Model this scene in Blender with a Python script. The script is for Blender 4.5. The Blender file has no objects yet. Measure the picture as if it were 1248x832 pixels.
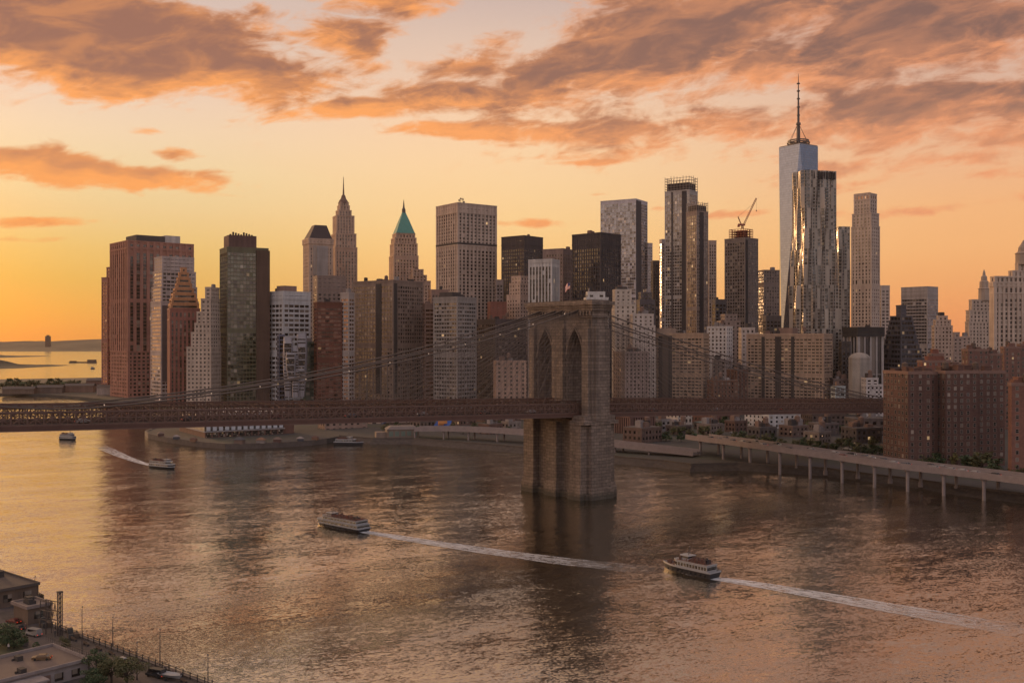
import bpy, math, random
from mathutils import Vector, Matrix
random.seed(11)
R = math.radians
scene = bpy.context.scene
COL = scene.collection
H = 66.4            # camera height over the river (m)
F = 1250.0          # focal length in photo pixels
CU, CV = 624.0, 416.0

# ------------------------------------------------------------------ camera
cam_d = bpy.data.cameras.new("camera")
cam_d.sensor_width = 36.0
cam_d.lens = 36.0 * F / 1248.0
cam_d.clip_start = 0.5
cam_d.clip_end = 40000
cam = bpy.data.objects.new("camera", cam_d)
cam.location = (0, 0, H)
cam.rotation_euler = (R(90), 0, 0)
COL.objects.link(cam)
scene.camera = cam

scene.view_settings.view_transform = 'Standard'
scene.view_settings.look = 'None'
scene.view_settings.exposure = 0.3
scene.view_settings.gamma = 1.0
scene.view_settings.use_curve_mapping = False
try:
    scene.cycles.max_bounces = 6
    scene.cycles.diffuse_bounces = 3
    scene.cycles.glossy_bounces = 4
    scene.cycles.transparent_max_bounces = 12
    scene.cycles.sample_clamp_indirect = 4.0
    scene.cycles.sample_clamp_direct = 12.0
    scene.cycles.caustics_reflective = False
    scene.cycles.use_denoising = True
except Exception:
    pass

SUN_AZ, SUN_EL = -39.0, 5.0     # degrees: left of the view axis, above the horizon


def lin(c):
    c = c / 255.0
    return c / 12.92 if c <= 0.04045 else ((c + 0.055) / 1.055) ** 2.4


def S(r, g, b):
    return (lin(r), lin(g), lin(b), 1.0)


# ------------------------------------------------------------------ node helper
class NT:
    def __init__(self, tree):
        self.t = tree
        self.n = tree.nodes
        self.l = tree.links

    def new(self, typ, **kw):
        nd = self.n.new(typ)
        for k, v in kw.items():
            setattr(nd, k, v)
        return nd

    def put(self, sock, v):
        if isinstance(v, bpy.types.NodeSocket):
            self.l.new(v, sock)
        elif v is not None:
            sock.default_value = v

    def m(self, op, a, b=None, c=None, clamp=False):
        nd = self.new('ShaderNodeMath', operation=op)
        nd.use_clamp = clamp
        for i, v in enumerate((a, b, c)):
            if v is not None:
                self.put(nd.inputs[i], v)
        return nd.outputs[0]

    def xyz(self, x=0.0, y=0.0, z=0.0):
        nd = self.new('ShaderNodeCombineXYZ')
        for i, v in enumerate((x, y, z)):
            self.put(nd.inputs[i], v)
        return nd.outputs[0]

    def sep(self, v):
        nd = self.new('ShaderNodeSeparateXYZ')
        self.put(nd.inputs[0], v)
        return nd.outputs

    def noise(self, vec, scale=1.0, detail=2.0, rough=0.5, dist=0.0, dim='3D'):
        nd = self.new('ShaderNodeTexNoise', noise_dimensions=dim)
        self.put(nd.inputs['Vector'], vec)
        nd.inputs['Scale'].default_value = scale
        nd.inputs['Detail'].default_value = detail
        nd.inputs['Roughness'].default_value = rough
        nd.inputs['Distortion'].default_value = dist
        return nd.outputs['Fac']

    def ramp(self, fac, stops, interp='LINEAR'):
        nd = self.new('ShaderNodeValToRGB')
        cr = nd.color_ramp
        cr.interpolation = interp
        while len(cr.elements) < len(stops):
            cr.elements.new(0.5)
        for e, (p, c) in zip(cr.elements, stops):
            e.position = p
            e.color = c
        self.put(nd.inputs[0], fac)
        return nd.outputs[0]

    def mix(self, fac, a, b, blend='MIX'):
        nd = self.new('ShaderNodeMix', data_type='RGBA', blend_type=blend)
        self.put(nd.inputs[0], fac)
        self.put(nd.inputs[6], a)
        self.put(nd.inputs[7], b)
        return nd.outputs[2]

    def step(self, x, a, b):
        nd = self.new('ShaderNodeMapRange', interpolation_type='SMOOTHSTEP')
        self.put(nd.inputs[0], x)
        nd.inputs[1].default_value = a
        nd.inputs[2].default_value = b
        return nd.outputs[0]


# ------------------------------------------------------------------ world: sunset sky with cloud banks
world = bpy.data.worlds.new("World")
scene.world = world
world.use_nodes = True
wt = NT(world.node_tree)
wt.n.clear()
tc = wt.new('ShaderNodeTexCoord')
dx, dy, dz = wt.sep(tc.outputs['Generated'])
AZ = wt.m('MULTIPLY', wt.m('ARCTAN2', dx, dy), F)       # azimuth, scaled (0 = west of the river, + = right)
EL = wt.m('MULTIPLY', wt.m('ARCSINE', dz), F)           # elevation, same scale


def sky_at(u, v):
    x, y, z = (u - CU) / F, 1.0, (CV - v) / F
    return math.atan2(x, y) * F, math.asin(z / math.sqrt(x * x + y * y + z * z)) * F


# clear-sky colour by elevation, at the left, middle and right of the sunset with an unseen fill sky away from it
fe = wt.m('DIVIDE', EL, 1000.0, clamp=True)
left = wt.ramp(fe, [(0.0054, (0.062, 0.146, 0.054, 1)), (0.0324, (0.065, 0.178, 0.062, 1)), (0.0684, (0.065, 0.209, 0.094, 1)), (0.1042, (0.174, 0.256, 0.144, 1)), (0.1488, (0.306, 0.321, 0.243, 1)), (0.1929, (0.412, 0.399, 0.314, 1)), (0.2366, (0.502, 0.422, 0.373, 1)), (0.2798, (0.51, 0.397, 0.397, 1)), (0.3222, (0.485, 0.371, 0.378, 1)), (0.3598, (0.418, 0.311, 0.352, 1)), (.62, (.85, .64, .50, 1)), (1, (.19, .19, .26, 1))])
mid = wt.ramp(fe, [(0.006, (0.756, 0.376, 0.116, 1)), (0.036, (0.69, 0.392, 0.143, 1)), (0.0759, (0.667, 0.406, 0.185, 1)), (0.1157, (0.691, 0.448, 0.225, 1)), (0.165, (0.715, 0.478, 0.281, 1)), (0.2139, (0.751, 0.488, 0.316, 1)), (0.2621, (0.753, 0.474, 0.341, 1)), (0.3095, (0.675, 0.429, 0.349, 1)), (0.356, (0.598, 0.399, 0.35, 1)), (0.3971, (0.494, 0.333, 0.326, 1)), (.62, (.34, .27, .26, 1)), (1, (.19, .19, .26, 1))])
right = wt.ramp(fe, [(0.0054, (0.748, 0.26, 0.099, 1)), (0.0327, (0.734, 0.289, 0.119, 1)), (0.069, (0.722, 0.327, 0.149, 1)), (0.1051, (0.736, 0.358, 0.177, 1)), (0.15, (0.742, 0.357, 0.19, 1)), (0.1946, (0.711, 0.353, 0.223, 1)), (0.2386, (0.663, 0.355, 0.257, 1)), (0.2821, (0.601, 0.349, 0.287, 1)), (0.3249, (0.54, 0.331, 0.292, 1)), (0.3627, (0.493, 0.313, 0.289, 1)), (.62, (.15, .125, .135, 1)), (1, (.19, .19, .26, 1))])
back = wt.ramp(fe, [(0, (.20, .17, .17, 1)), (.07, (.28, .23, .23, 1)), (.15, (1.0, .80, .78, 1)), (.3, (1.02, .87, .92, 1)), (.6, (.70, .67, .80, 1)), (1, (.50, .52, .66, 1))])  # unseen sky: low band dimmed for glass reflections, raised above as fill
c1 = wt.mix(wt.step(AZ, -600, 0), left, mid)
c2 = wt.mix(wt.step(AZ, 0, 560), c1, right)
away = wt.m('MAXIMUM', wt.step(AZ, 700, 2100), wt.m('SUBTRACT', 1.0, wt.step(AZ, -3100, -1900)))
backr = wt.ramp(fe, [(0, (.36, .32, .37, 1)), (.1, (.40, .36, .42, 1)), (.3, (.46, .43, .52, 1)), (.6, (.50, .50, .62, 1)), (1, (.46, .48, .62, 1))])  # unseen sky at the right rear, darkened for the mirrored glass
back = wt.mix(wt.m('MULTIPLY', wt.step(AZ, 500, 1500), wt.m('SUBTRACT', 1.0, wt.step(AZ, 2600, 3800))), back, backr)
gain = wt.m('MULTIPLY_ADD', wt.m('SUBTRACT', 1.0, wt.step(AZ, -1500, -720)), 1.5, 1.0)  # unseen far-left sky, brightened to warm the left-facing walls
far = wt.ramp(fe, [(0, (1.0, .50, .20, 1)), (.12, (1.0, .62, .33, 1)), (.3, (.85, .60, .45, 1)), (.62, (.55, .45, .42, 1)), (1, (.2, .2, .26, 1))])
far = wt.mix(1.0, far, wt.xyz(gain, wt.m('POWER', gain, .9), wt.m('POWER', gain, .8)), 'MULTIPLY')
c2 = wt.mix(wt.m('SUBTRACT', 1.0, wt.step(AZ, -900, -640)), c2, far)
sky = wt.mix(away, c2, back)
# cloud density as a group of (azimuth, elevation)
cg = bpy.data.node_groups.new("cloud_density", 'ShaderNodeTree')
cg.interface.new_socket("A", in_out='INPUT', socket_type='NodeSocketFloat')
cg.interface.new_socket("E", in_out='INPUT', socket_type='NodeSocketFloat')
cg.interface.new_socket("D", in_out='OUTPUT', socket_type='NodeSocketFloat')
cg.interface.new_socket("N", in_out='OUTPUT', socket_type='NodeSocketFloat')
ct = NT(cg)
gi = ct.new('NodeGroupInput')
go = ct.new('NodeGroupOutput')
A_, E_ = gi.outputs[0], gi.outputs[1]
# u, v centre, half width, half height, tilt (deg, + = rising to the right), strength
CLOUDS = [
    (60, 36, 215, 62, -4, 1.35), (215, 60, 160, 46, -10, 1.25), (290, 92, 95, 22, -8, .85), (60, 75, 160, 30, 0, .7),
    (95, 207, 170, 19, -4, 1.15), (205, 213, 75, 10, 0, .8), (20, 195, 80, 20, -8, .7), (212, 188, 34, 12, 0, .85), (182, 160, 34, 7, 0, .7),
    (55, 271, 75, 7, 3, .75), (40, 291, 70, 5, 2, .55), (48, 178, 26, 6, 0, .5),
    (320, 12, 34, 13, 0, .75), (430, 48, 62, 30, 6, .85), (385, 46, 26, 18, 0, .6), (470, 4, 95, 20, 4, .95), (455, 80, 40, 14, 0, .55),
    (435, 130, 66, 17, 0, 1.0), (530, 118, 115, 24, 0, .95), (560, 82, 90, 24, -2, .75), (565, 160, 115, 13, -2, 1.0), (640, 160, 80, 16, 0, .95), (600, 60, 50, 22, 20, .7),
    (660, 88, 85, 34, 18, .95), (790, 55, 150, 58, 10, 1.05), (700, 130, 100, 34, 6, .72), (760, 160, 120, 20, 4, .75),
    (690, 18, 80, 12, 14, .5), (880, 25, 240, 50, 4, .95), (1120, 32, 270, 66, 4, 1.05), (960, 85, 180, 34, 8, .8), (1010, 142, 320, 40, 3, .86), (1200, 145, 170, 46, 0, .88),
    (1150, 190, 190, 18, 4, .7), (860, 178, 130, 16, 3, .7), (1060, 222, 130, 11, 6, .6), (1170, 212, 100, 12, 0, .6),
    (1160, 252, 130, 9, 4, .75), (1090, 262, 90, 6, 2, .5), (722, 198, 56, 5, 2, .7), (655, 273, 72, 6, 0, .7), (705, 238, 45, 3, 2, .5), (800, 255, 30, 4, 0, .5), (895, 260, 60, 5, 3, .6), (455, 270, 30, 4, 0, .4),
]
acc = None
for (u, v, hw, hh, tilt, st) in CLOUDS:
    a0, e0 = sky_at(u, v)
    ca, sa = math.cos(R(tilt)), math.sin(R(tilt))
    da = ct.m('SUBTRACT', A_, a0)
    de = ct.m('SUBTRACT', E_, e0)
    p = ct.m('MULTIPLY_ADD', da, ca / hw, ct.m('MULTIPLY', de, sa / hw))
    q = ct.m('MULTIPLY_ADD', da, -sa / hh, ct.m('MULTIPLY', de, ca / hh))
    r2 = ct.m('MULTIPLY_ADD', p, p, ct.m('MULTIPLY', q, q))
    g = ct.m('MULTIPLY', ct.m('EXPONENT', ct.m('MULTIPLY', r2, -0.8)), st)
    acc = g if acc is None else ct.m('MAXIMUM', ct.m('MULTIPLY_ADD', g, 0.12, acc), g)
# unseen clouds above and behind the frame, shaped for water reflections and fill light
over = ct.m('MULTIPLY', ct.step(E_, 390, 560), 1.0)
acc = ct.m('MAXIMUM', acc, over)
rot = ct.m('MULTIPLY_ADD', A_, -.10, E_)
nbig = ct.noise(ct.xyz(ct.m('DIVIDE', A_, 120.0), ct.m('DIVIDE', rot, 46.0), 3.7), 1.0, 8.0, 0.60, 0.45)
nsm = ct.noise(ct.xyz(ct.m('DIVIDE', A_, 46.0), ct.m('DIVIDE', rot, 17.0), 9.1), 1.0, 6.0, 0.62, 0.6)
nn = ct.m('ADD', ct.m('MULTIPLY', ct.m('SUBTRACT', nbig, 0.5), 2.1), ct.m('MULTIPLY', ct.m('SUBTRACT', nsm, 0.5), .95))
dens = ct.m('ADD', ct.m('SUBTRACT', acc, 0.36), nn)
gate = ct.step(acc, 0.02, 0.28)
ct.l.new(ct.m('MULTIPLY', dens, gate), go.inputs[0])
ct.l.new(nsm, go.inputs[1])


def cloud(a, e):
    nd = wt.new('ShaderNodeGroup')
    nd.node_tree = cg
    wt.put(nd.inputs[0], a)
    wt.put(nd.inputs[1], e)
    return nd.outputs


d0, n0 = cloud(AZ, EL)
d1, n1 = cloud(wt.m('ADD', AZ, -14.0), wt.m('ADD', EL, -17.0))     # towards the sun: how much cloud is in the way
alpha = wt.step(d0, -0.04, 0.44)
thick = wt.step(d0, 0.02, 0.70)
# thin cloud and edges open towards the sun glow; thick cores stay mauve
shade = wt.step(wt.m('MULTIPLY_ADD', wt.m('SUBTRACT', n0, n1), 1.1, d1), -0.20, 0.58)
sunside = wt.m('SUBTRACT', 1.0, wt.step(AZ, -330, 520))
lit = wt.mix(sunside, S(240, 158, 110), S(255, 166, 92))
body = wt.mix(sunside, S(128, 96, 88), S(154, 106, 88))
high = wt.step(EL, 150, 300)
body = wt.mix(high, wt.mix(sunside, S(212, 150, 116), S(222, 146, 96)), body)
n2 = wt.noise(wt.xyz(wt.m('DIVIDE', AZ, 74.0), wt.m('DIVIDE', wt.m('MULTIPLY_ADD', AZ, -.14, EL), 25.0), 1.3), 1.0, 6.0, .6, .5)
tex = wt.m('MULTIPLY_ADD', wt.step(n2, .34, .62), .36, .64)
ccol = wt.mix(wt.m('MULTIPLY', tex, wt.m('MULTIPLY', shade, wt.m('MULTIPLY_ADD', thick, .5, .5))), lit, body)
ccol = wt.mix(wt.step(EL, 420, 620), ccol, wt.mix(sunside, S(66, 54, 56), (.95, .62, .38, 1)))  # cloud above the frame, dark right and bright left for the water to reflect
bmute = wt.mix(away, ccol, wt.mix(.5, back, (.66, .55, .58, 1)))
# below the horizon: dim ground colour
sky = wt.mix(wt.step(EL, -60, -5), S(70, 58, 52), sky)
bg = wt.new('ShaderNodeBackground')
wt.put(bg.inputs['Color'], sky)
bg.inputs['Strength'].default_value = 0.80
nis = wt.new('ShaderNodeTexSky', sky_type='NISHITA')
nis.sun_disc = False
nis.sun_elevation = R(SUN_EL)
nis.sun_rotation = R(SUN_AZ)
nis.air_density = 2.0
nis.dust_density = 0.7
bg2 = wt.new('ShaderNodeBackground')
wt.put(bg2.inputs['Color'], nis.outputs[0])
bg2.inputs['Strength'].default_value = 0.05
ad = wt.new('ShaderNodeAddShader')
wt.l.new(bg.outputs[0], ad.inputs[0])
wt.l.new(bg2.outputs[0], ad.inputs[1])
bgc = wt.new('ShaderNodeBackground')
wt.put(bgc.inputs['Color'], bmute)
bgc.inputs['Strength'].default_value = 0.82
mxs = wt.new('ShaderNodeMixShader')
wt.put(mxs.inputs[0], wt.m('MULTIPLY', wt.m('MULTIPLY', alpha, 0.95), wt.step(EL, -20, 10)))
wt.l.new(ad.outputs[0], mxs.inputs[1])
wt.l.new(bgc.outputs[0], mxs.inputs[2])
wo = wt.new('ShaderNodeOutputWorld')
wt.l.new(mxs.outputs[0], wo.inputs['Surface'])

# ------------------------------------------------------------------ sun, low on the left behind the city
sd = bpy.data.lights.new("sun", 'SUN')
sd.energy = 1.5
sd.angle = R(10.0)
sd.color = (1.0, 0.56, 0.26)
sun = bpy.data.objects.new("sun", sd)
sdir = Vector((math.sin(R(SUN_AZ)) * math.cos(R(SUN_EL)), math.cos(R(SUN_AZ)) * math.cos(R(SUN_EL)), math.sin(R(SUN_EL))))
sun.rotation_euler = sdir.to_track_quat('Z', 'Y').to_euler()
sun.location = (-300, 300, 500)
COL.objects.link(sun)

# ------------------------------------------------------------------ pixel helpers (photo pixel -> point at a real depth)
def X(u, d):
    return (u - CU) / F * d


def Z(v, d):
    return H - (v - CV) / F * d


def G(u, v, z=0.0):
    d = (H - z) * F / (v - CV)
    return Vector((X(u, d), d, z))


# ------------------------------------------------------------------ mesh builder
class MB:
    def __init__(self):
        self.v, self.f, self.m, self.uv = [], [], [], []

    def face(self, pts, m=0, uv=None):
        i = len(self.v)
        self.v += [tuple(p) for p in pts]
        self.f.append(tuple(range(i, i + len(pts))))
        self.m.append(m)
        self.uv.append(uv or [(p[0] + p[1], p[2]) for p in pts])

    def box(self, x0, x1, y0, y1, z0, z1, m=0, top=None, bottom=True):
        t = m if top is None else top
        a = [(x0, y0, z0), (x1, y0, z0), (x1, y1, z0), (x0, y1, z0), (x0, y0, z1), (x1, y0, z1), (x1, y1, z1), (x0, y1, z1)]
        i = len(self.v)
        self.v += a
        fs = [(0, 1, 5, 4), (1, 2, 6, 5), (2, 3, 7, 6), (3, 0, 4, 7), (4, 5, 6, 7)] + ([(3, 2, 1, 0)] if bottom else [])
        for k, q in enumerate(fs):
            self.f.append(tuple(i + j for j in q))
            self.m.append(t if k == 4 else m)
            self.uv.append([(a[j][0] + a[j][1], a[j][2]) for j in q])

    def prism(self, poly, z0, z1, m=0, top=None, scale=1.0, cx=0, cy=0):
        n = len(poly)
        i = len(self.v)
        self.v += [(p[0], p[1], z0) for p in poly]
        self.v += [(cx + (p[0] - cx) * scale, cy + (p[1] - cy) * scale, z1) for p in poly]
        for k in range(n):
            j = (k + 1) % n
            q = (i + k, i + j, i + n + j, i + n + k)
            self.f.append(q)
            self.m.append(m)
            self.uv.append([(self.v[t][0] + self.v[t][1], self.v[t][2]) for t in q])
        for q, mm in ((tuple(range(i + n, i + 2 * n)), m if top is None else top), (tuple(range(i + n - 1, i - 1, -1)), m)):
            self.f.append(q)
            self.m.append(mm)
            self.uv.append([(self.v[t][0] + self.v[t][1], self.v[t][2]) for t in q])

    def cyl(self, cx, cy, z0, z1, r0, r1=None, n=10, m=0):
        r1 = r0 if r1 is None else r1
        poly = [(cx + r0 * math.cos(2 * math.pi * k / n), cy + r0 * math.sin(2 * math.pi * k / n)) for k in range(n)]
        self.prism(poly, z0, z1, m, scale=max(r1 / r0, 1e-3), cx=cx, cy=cy)

    def bar(self, a, b, r, n=4, m=0, r1=None):
        a, b = Vector(a), Vector(b)
        d = b - a
        if d.length < 1e-6:
            return
        d.normalize()
        s = d.cross(Vector((0, 0, 1)))
        if s.length < 1e-3:
            s = Vector((1, 0, 0))
        s.normalize()
        t = s.cross(d)
        r1 = r if r1 is None else r1
        i = len(self.v)
        for c, rr in ((a, r), (b, r1)):
            for k in range(n):
                an = 2 * math.pi * (k + .5) / n
                self.v.append(tuple(c + s * (rr * math.cos(an)) + t * (rr * math.sin(an))))
        for k in range(n):
            j = (k + 1) % n
            self.f.append((i + k, i + j, i + n + j, i + n + k))
            self.m.append(m)
            self.uv.append([(0, 0)] * 4)
        self.f.append(tuple(range(i + n - 1, i - 1, -1)))
        self.f.append(tuple(range(i + n, i + 2 * n)))
        self.m += [m, m]
        self.uv += [[(0, 0)] * n, [(0, 0)] * n]

    def tube(self, pts, r, n=6, m=0):
        pts = [Vector(p) for p in pts]
        i = len(self.v)
        for k, p in enumerate(pts):
            d = (pts[min(k + 1, len(pts) - 1)] - pts[max(k - 1, 0)]).normalized()
            s = d.cross(Vector((0, 0, 1))).normalized()
            t = s.cross(d)
            for q in range(n):
                an = 2 * math.pi * q / n
                self.v.append(tuple(p + s * (r * math.cos(an)) + t * (r * math.sin(an))))
        for k in range(len(pts) - 1):
            for q in range(n):
                j = (q + 1) % n
                self.f.append((i + k * n + q, i + k * n + j, i + (k + 1) * n + j, i + (k + 1) * n + q))
                self.m.append(m)
                self.uv.append([(0, 0)] * 4)

    def build(self, name, mats, parent=None, smooth=False, loc=None):
        me = bpy.data.meshes.new(name)
        me.from_pydata(self.v, [], self.f)
        for mt in (mats if isinstance(mats, (list, tuple)) else [mats]):
            me.materials.append(mt)
        me.polygons.foreach_set('material_index', self.m)
        ul = me.uv_layers.new(name="UVMap")
        flat = [c for fu in self.uv for p in fu for c in p]
        ul.data.foreach_set('uv', flat)
        if smooth:
            me.polygons.foreach_set('use_smooth', [True] * len(me.polygons))
        me.update()
        o = bpy.data.objects.new(name, me)
        COL.objects.link(o)
        if parent is not None:
            o.parent = parent
        if loc is not None:
            o.location = loc
        return o


def tag(o, label=None, cat=None, group=None, kind=None):
    if label:
        o['label'] = label
    if cat:
        o['category'] = cat
    if group:
        o['group'] = group
    if kind:
        o['kind'] = kind
    return o


def thing(name, label, cat, loc=(0, 0, 0), rz=0.0, group=None):
    o = bpy.data.objects.new(name, None)
    o.empty_display_size = 1.0
    COL.objects.link(o)
    o.location = loc
    o.rotation_euler = (0, 0, rz)
    return tag(o, label, cat, group)


def copy_tree(o, parent=None):
    c = o.copy()
    COL.objects.link(c)
    if parent is not None:
        c.parent = parent
    for ch in list(o.children):
        copy_tree(ch, c)
    return c


# ------------------------------------------------------------------ materials
_mats = {}


def mat_new(name):
    m = bpy.data.materials.new(name)
    m.use_nodes = True
    t = NT(m.node_tree)
    b = t.n['Principled BSDF']
    return m, t, b


def plain(name, col, rough=0.7, metal=0.0, var=0.18, scale=0.35, spec=0.4):
    """a painted / weathered surface: base colour with blotchy and fine variation"""
    if name in _mats:
        return _mats[name]
    m, t, b = mat_new(name)
    oc = t.new('ShaderNodeTexCoord').outputs['Object']
    n1 = t.noise(oc, scale, 5, .6)
    n2 = t.noise(oc, scale * 9, 3, .6)
    k = t.m('ADD', t.m('MULTIPLY', t.m('SUBTRACT', n1, .5), var * 2.2), t.m('MULTIPLY_ADD', t.m('SUBTRACT', n2, .5), var * 1.4, 1.0))
    cc = t.mix(1.0, (*col, 1), t.xyz(k, k, k), 'MULTIPLY')
    t.put(b.inputs['Base Color'], cc)
    b.inputs['Roughness'].default_value = rough
    b.inputs['Metallic'].default_value = metal
    b.inputs['Specular IOR Level'].default_value = spec
    _mats[name] = m
    return m


def wallmat(col, rough=0.85):
    """facade stone, brick or concrete: weathering streaks and per-storey variation"""
    key = 'facade_%d_%d_%d' % tuple(int(c * 1000) for c in col)
    if key in _mats:
        return _mats[key]
    m, t, b = mat_new(key)
    oc = t.new('ShaderNodeTexCoord').outputs['Object']
    ox, oy, oz = t.sep(oc)
    n1 = t.noise(t.xyz(t.m('MULTIPLY', ox, .25), t.m('MULTIPLY', oy, .25), t.m('MULTIPLY', oz, .03)), 1.0, 4, .6)
    n2 = t.noise(oc, .9, 3, .65)
    wn = t.new('ShaderNodeTexWhiteNoise', noise_dimensions='1D')
    t.put(wn.inputs['W'], t.m('FLOOR', t.m('DIVIDE', oz, 3.7)))
    k = t.m('MULTIPLY_ADD', t.m('SUBTRACT', n1, .5), 1.05, 1.0)
    k = t.m('MULTIPLY_ADD', t.m('SUBTRACT', n2, .5), .5, k)
    k = t.m('MULTIPLY_ADD', t.m('SUBTRACT', wn.outputs[0], .5), .12, k)
    t.put(b.inputs['Base Color'], t.mix(1.0, (*col, 1), t.xyz(k, k, k), 'MULTIPLY'))
    b.inputs['Roughness'].default_value = rough
    b.inputs['Specular IOR Level'].default_value = .3
    _mats[key] = m
    return m


def glassmat(tint=(.02, .02, .022), lit=0.012, refl=1.7, blinds=.34, rough=.08, metal=0.0):
    """window glass: every pane its own blind, tint, tilt and (rarely) lamp, by cell of the UV map"""
    key = 'glass_%s_%s_%s_%s' % (tint, lit, refl, metal)
    if key in _mats:
        return _mats[key]
    m, t, b = mat_new('window_glass')
    uv = t.new('ShaderNodeTexCoord').outputs['UV']
    ux, uy, _ = t.sep(uv)
    oi = t.new('ShaderNodeObjectInfo').outputs['Random']
    cell = t.xyz(t.m('FLOOR', ux), t.m('FLOOR', uy), t.m('MULTIPLY', oi, 97.0))
    wn = t.new('ShaderNodeTexWhiteNoise', noise_dimensions='3D')
    t.put(wn.inputs['Vector'], cell)
    r1, r2, r3 = t.sep(wn.outputs['Color'])
    bl = t.m('MULTIPLY', t.m('GREATER_THAN', r1, 1 - blinds), r2)
    c = t.mix(t.m('MULTIPLY', bl, .8), (*tint, 1), (.28, .225, .18, 1))
    k = t.m('MULTIPLY_ADD', r3, 1.2, .4)
    c = t.mix(1.0, c, t.xyz(k, k, k), 'MULTIPLY')
    t.put(b.inputs['Base Color'], c)
    b.inputs['IOR'].default_value = refl
    b.inputs['Metallic'].default_value = metal
    t.put(b.inputs['Roughness'], t.m('MULTIPLY_ADD', r2, .12, rough))
    # panes are never quite in plane
    geo = t.new('ShaderNodeNewGeometry').outputs['Normal']
    tilt = t.new('ShaderNodeVectorMath', operation='MULTIPLY_ADD')
    t.put(tilt.inputs[0], t.xyz(t.m('SUBTRACT', r1, .5), t.m('SUBTRACT', r2, .5), t.m('SUBTRACT', r3, .5)))
    tilt.inputs[1].default_value = (.03, .03, .05)
    t.put(tilt.inputs[2], geo)
    nz = t.new('ShaderNodeVectorMath', operation='NORMALIZE')
    t.put(nz.inputs[0], tilt.outputs[0])
    t.put(b.inputs['Normal'], nz.outputs[0])
    if lit > 0:
        wn2 = t.new('ShaderNodeTexWhiteNoise', noise_dimensions='4D')
        t.put(wn2.inputs['Vector'], cell)
        wn2.inputs['W'].default_value = 4.2
        on = t.m('MULTIPLY', t.m('GREATER_THAN', wn2.outputs[0], 1 - lit), t.m('MULTIPLY_ADD', t.m('POWER', r2, 2.0), .5, .05))
        b.inputs['Emission Color'].default_value = (1.0, .62, .30, 1)
        t.put(b.inputs['Emission Strength'], on)
    _mats[key] = m
    return m


def emat(name, col, strength):
    if name in _mats:
        return _mats[name]
    m, t, b = mat_new(name)
    b.inputs['Base Color'].default_value = (*col, 1)
    b.inputs['Emission Color'].default_value = (*col, 1)
    b.inputs['Emission Strength'].default_value = strength
    _mats[name] = m
    return m


ROOF = plain('roof_tar', (.10, .085, .08), .9)
STEEL = plain('dark_steel', (.07, .06, .06), .5, .3)
CONC = plain('concrete', (.32, .28, .26), .85, var=.25)

# ------------------------------------------------------------------ river
def water_material():
    m, t, b = mat_new('river_water')
    p = t.new('ShaderNodeNewGeometry').outputs['Position']
    px, py, pz = t.sep(p)
    b.inputs['Base Color'].default_value = (.014, .014, .011, 1)
    b.inputs['IOR'].default_value = 1.5
    rx = t.m('MULTIPLY_ADD', px, .93, t.m('MULTIPLY', py, .36))
    ry = t.m('MULTIPLY_ADD', py, .93, t.m('MULTIPLY', px, -.36))
    # gusts and slicks: long streaks of rougher and smoother water
    g1 = t.noise(t.xyz(t.m('MULTIPLY', rx, .012), t.m('MULTIPLY', ry, .035), 0.0), 1.0, 4, .55, .6)
    gust = t.step(g1, .30, .70)

    def slopes(sx, sy, zz, detail, rough, dist, amp):
        nd = t.new('ShaderNodeTexNoise', noise_dimensions='3D')
        t.put(nd.inputs['Vector'], t.xyz(t.m('MULTIPLY', rx, sx), t.m('MULTIPLY', ry, sy), zz))
        nd.inputs['Scale'].default_value = 1.0
        nd.inputs['Detail'].default_value = detail
        nd.inputs['Roughness'].default_value = rough
        nd.inputs['Distortion'].default_value = dist
        r, g, _ = t.sep(nd.outputs['Color'])
        return t.m('MULTIPLY', t.m('SUBTRACT', r, .5), amp), t.m('MULTIPLY', t.m('SUBTRACT', g, .5), amp)
    a = slopes(.05, .13, 1.0, 3, .5, .5, .15)
    c = slopes(.48, .95, 5.0, 3, .6, .4, .31)
    e = slopes(1.7, 3.0, 9.0, 2, .6, .3, .50)
    lane = t.step(t.noise(t.xyz(t.m('MULTIPLY', t.m('MULTIPLY_ADD', px, .80, t.m('MULTIPLY', py, .60)), .006), t.m('MULTIPLY', t.m('MULTIPLY_ADD', py, .80, t.m('MULTIPLY', px, -.60)), .045), 7.0), 1.0, 4, .6, 1.2), .36, .62)
    gust = t.m('MULTIPLY_ADD', lane, .38, t.m('MULTIPLY_ADD', gust, .45, .12))
    ge = t.m('MULTIPLY_ADD', gust, .95, .18)
    sx = t.m('ADD', a[0], t.m('MULTIPLY_ADD', e[0], ge, t.m('MULTIPLY', c[0], t.m('MULTIPLY_ADD', gust, .6, .55))))
    sy = t.m('ADD', a[1], t.m('MULTIPLY_ADD', e[1], ge, t.m('MULTIPLY', c[1], t.m('MULTIPLY_ADD', gust, .6, .55))))
    nz = t.new('ShaderNodeVectorMath', operation='NORMALIZE')
    t.put(nz.inputs[0], t.xyz(sx, sy, 1.0))
    t.l.new(nz.outputs[0], b.inputs['Normal'])
    rgh = t.m('MULTIPLY_ADD', gust, .07, .08)
    t.put(b.inputs['Roughness'], rgh)
    gl = t.new('ShaderNodeBsdfAnisotropic')
    gl.inputs['Color'].default_value = (.83, .78, .69, 1)
    t.put(gl.inputs['Roughness'], rgh)
    t.l.new(nz.outputs[0], gl.inputs['Normal'])
    mx = t.new('ShaderNodeMixShader')
    mx.inputs[0].default_value = .62
    t.l.new(b.outputs[0], mx.inputs[1])
    t.l.new(gl.outputs[0], mx.inputs[2])
    t.l.new(mx.outputs[0], t.n['Material Output'].inputs['Surface'])
    return m


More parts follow.
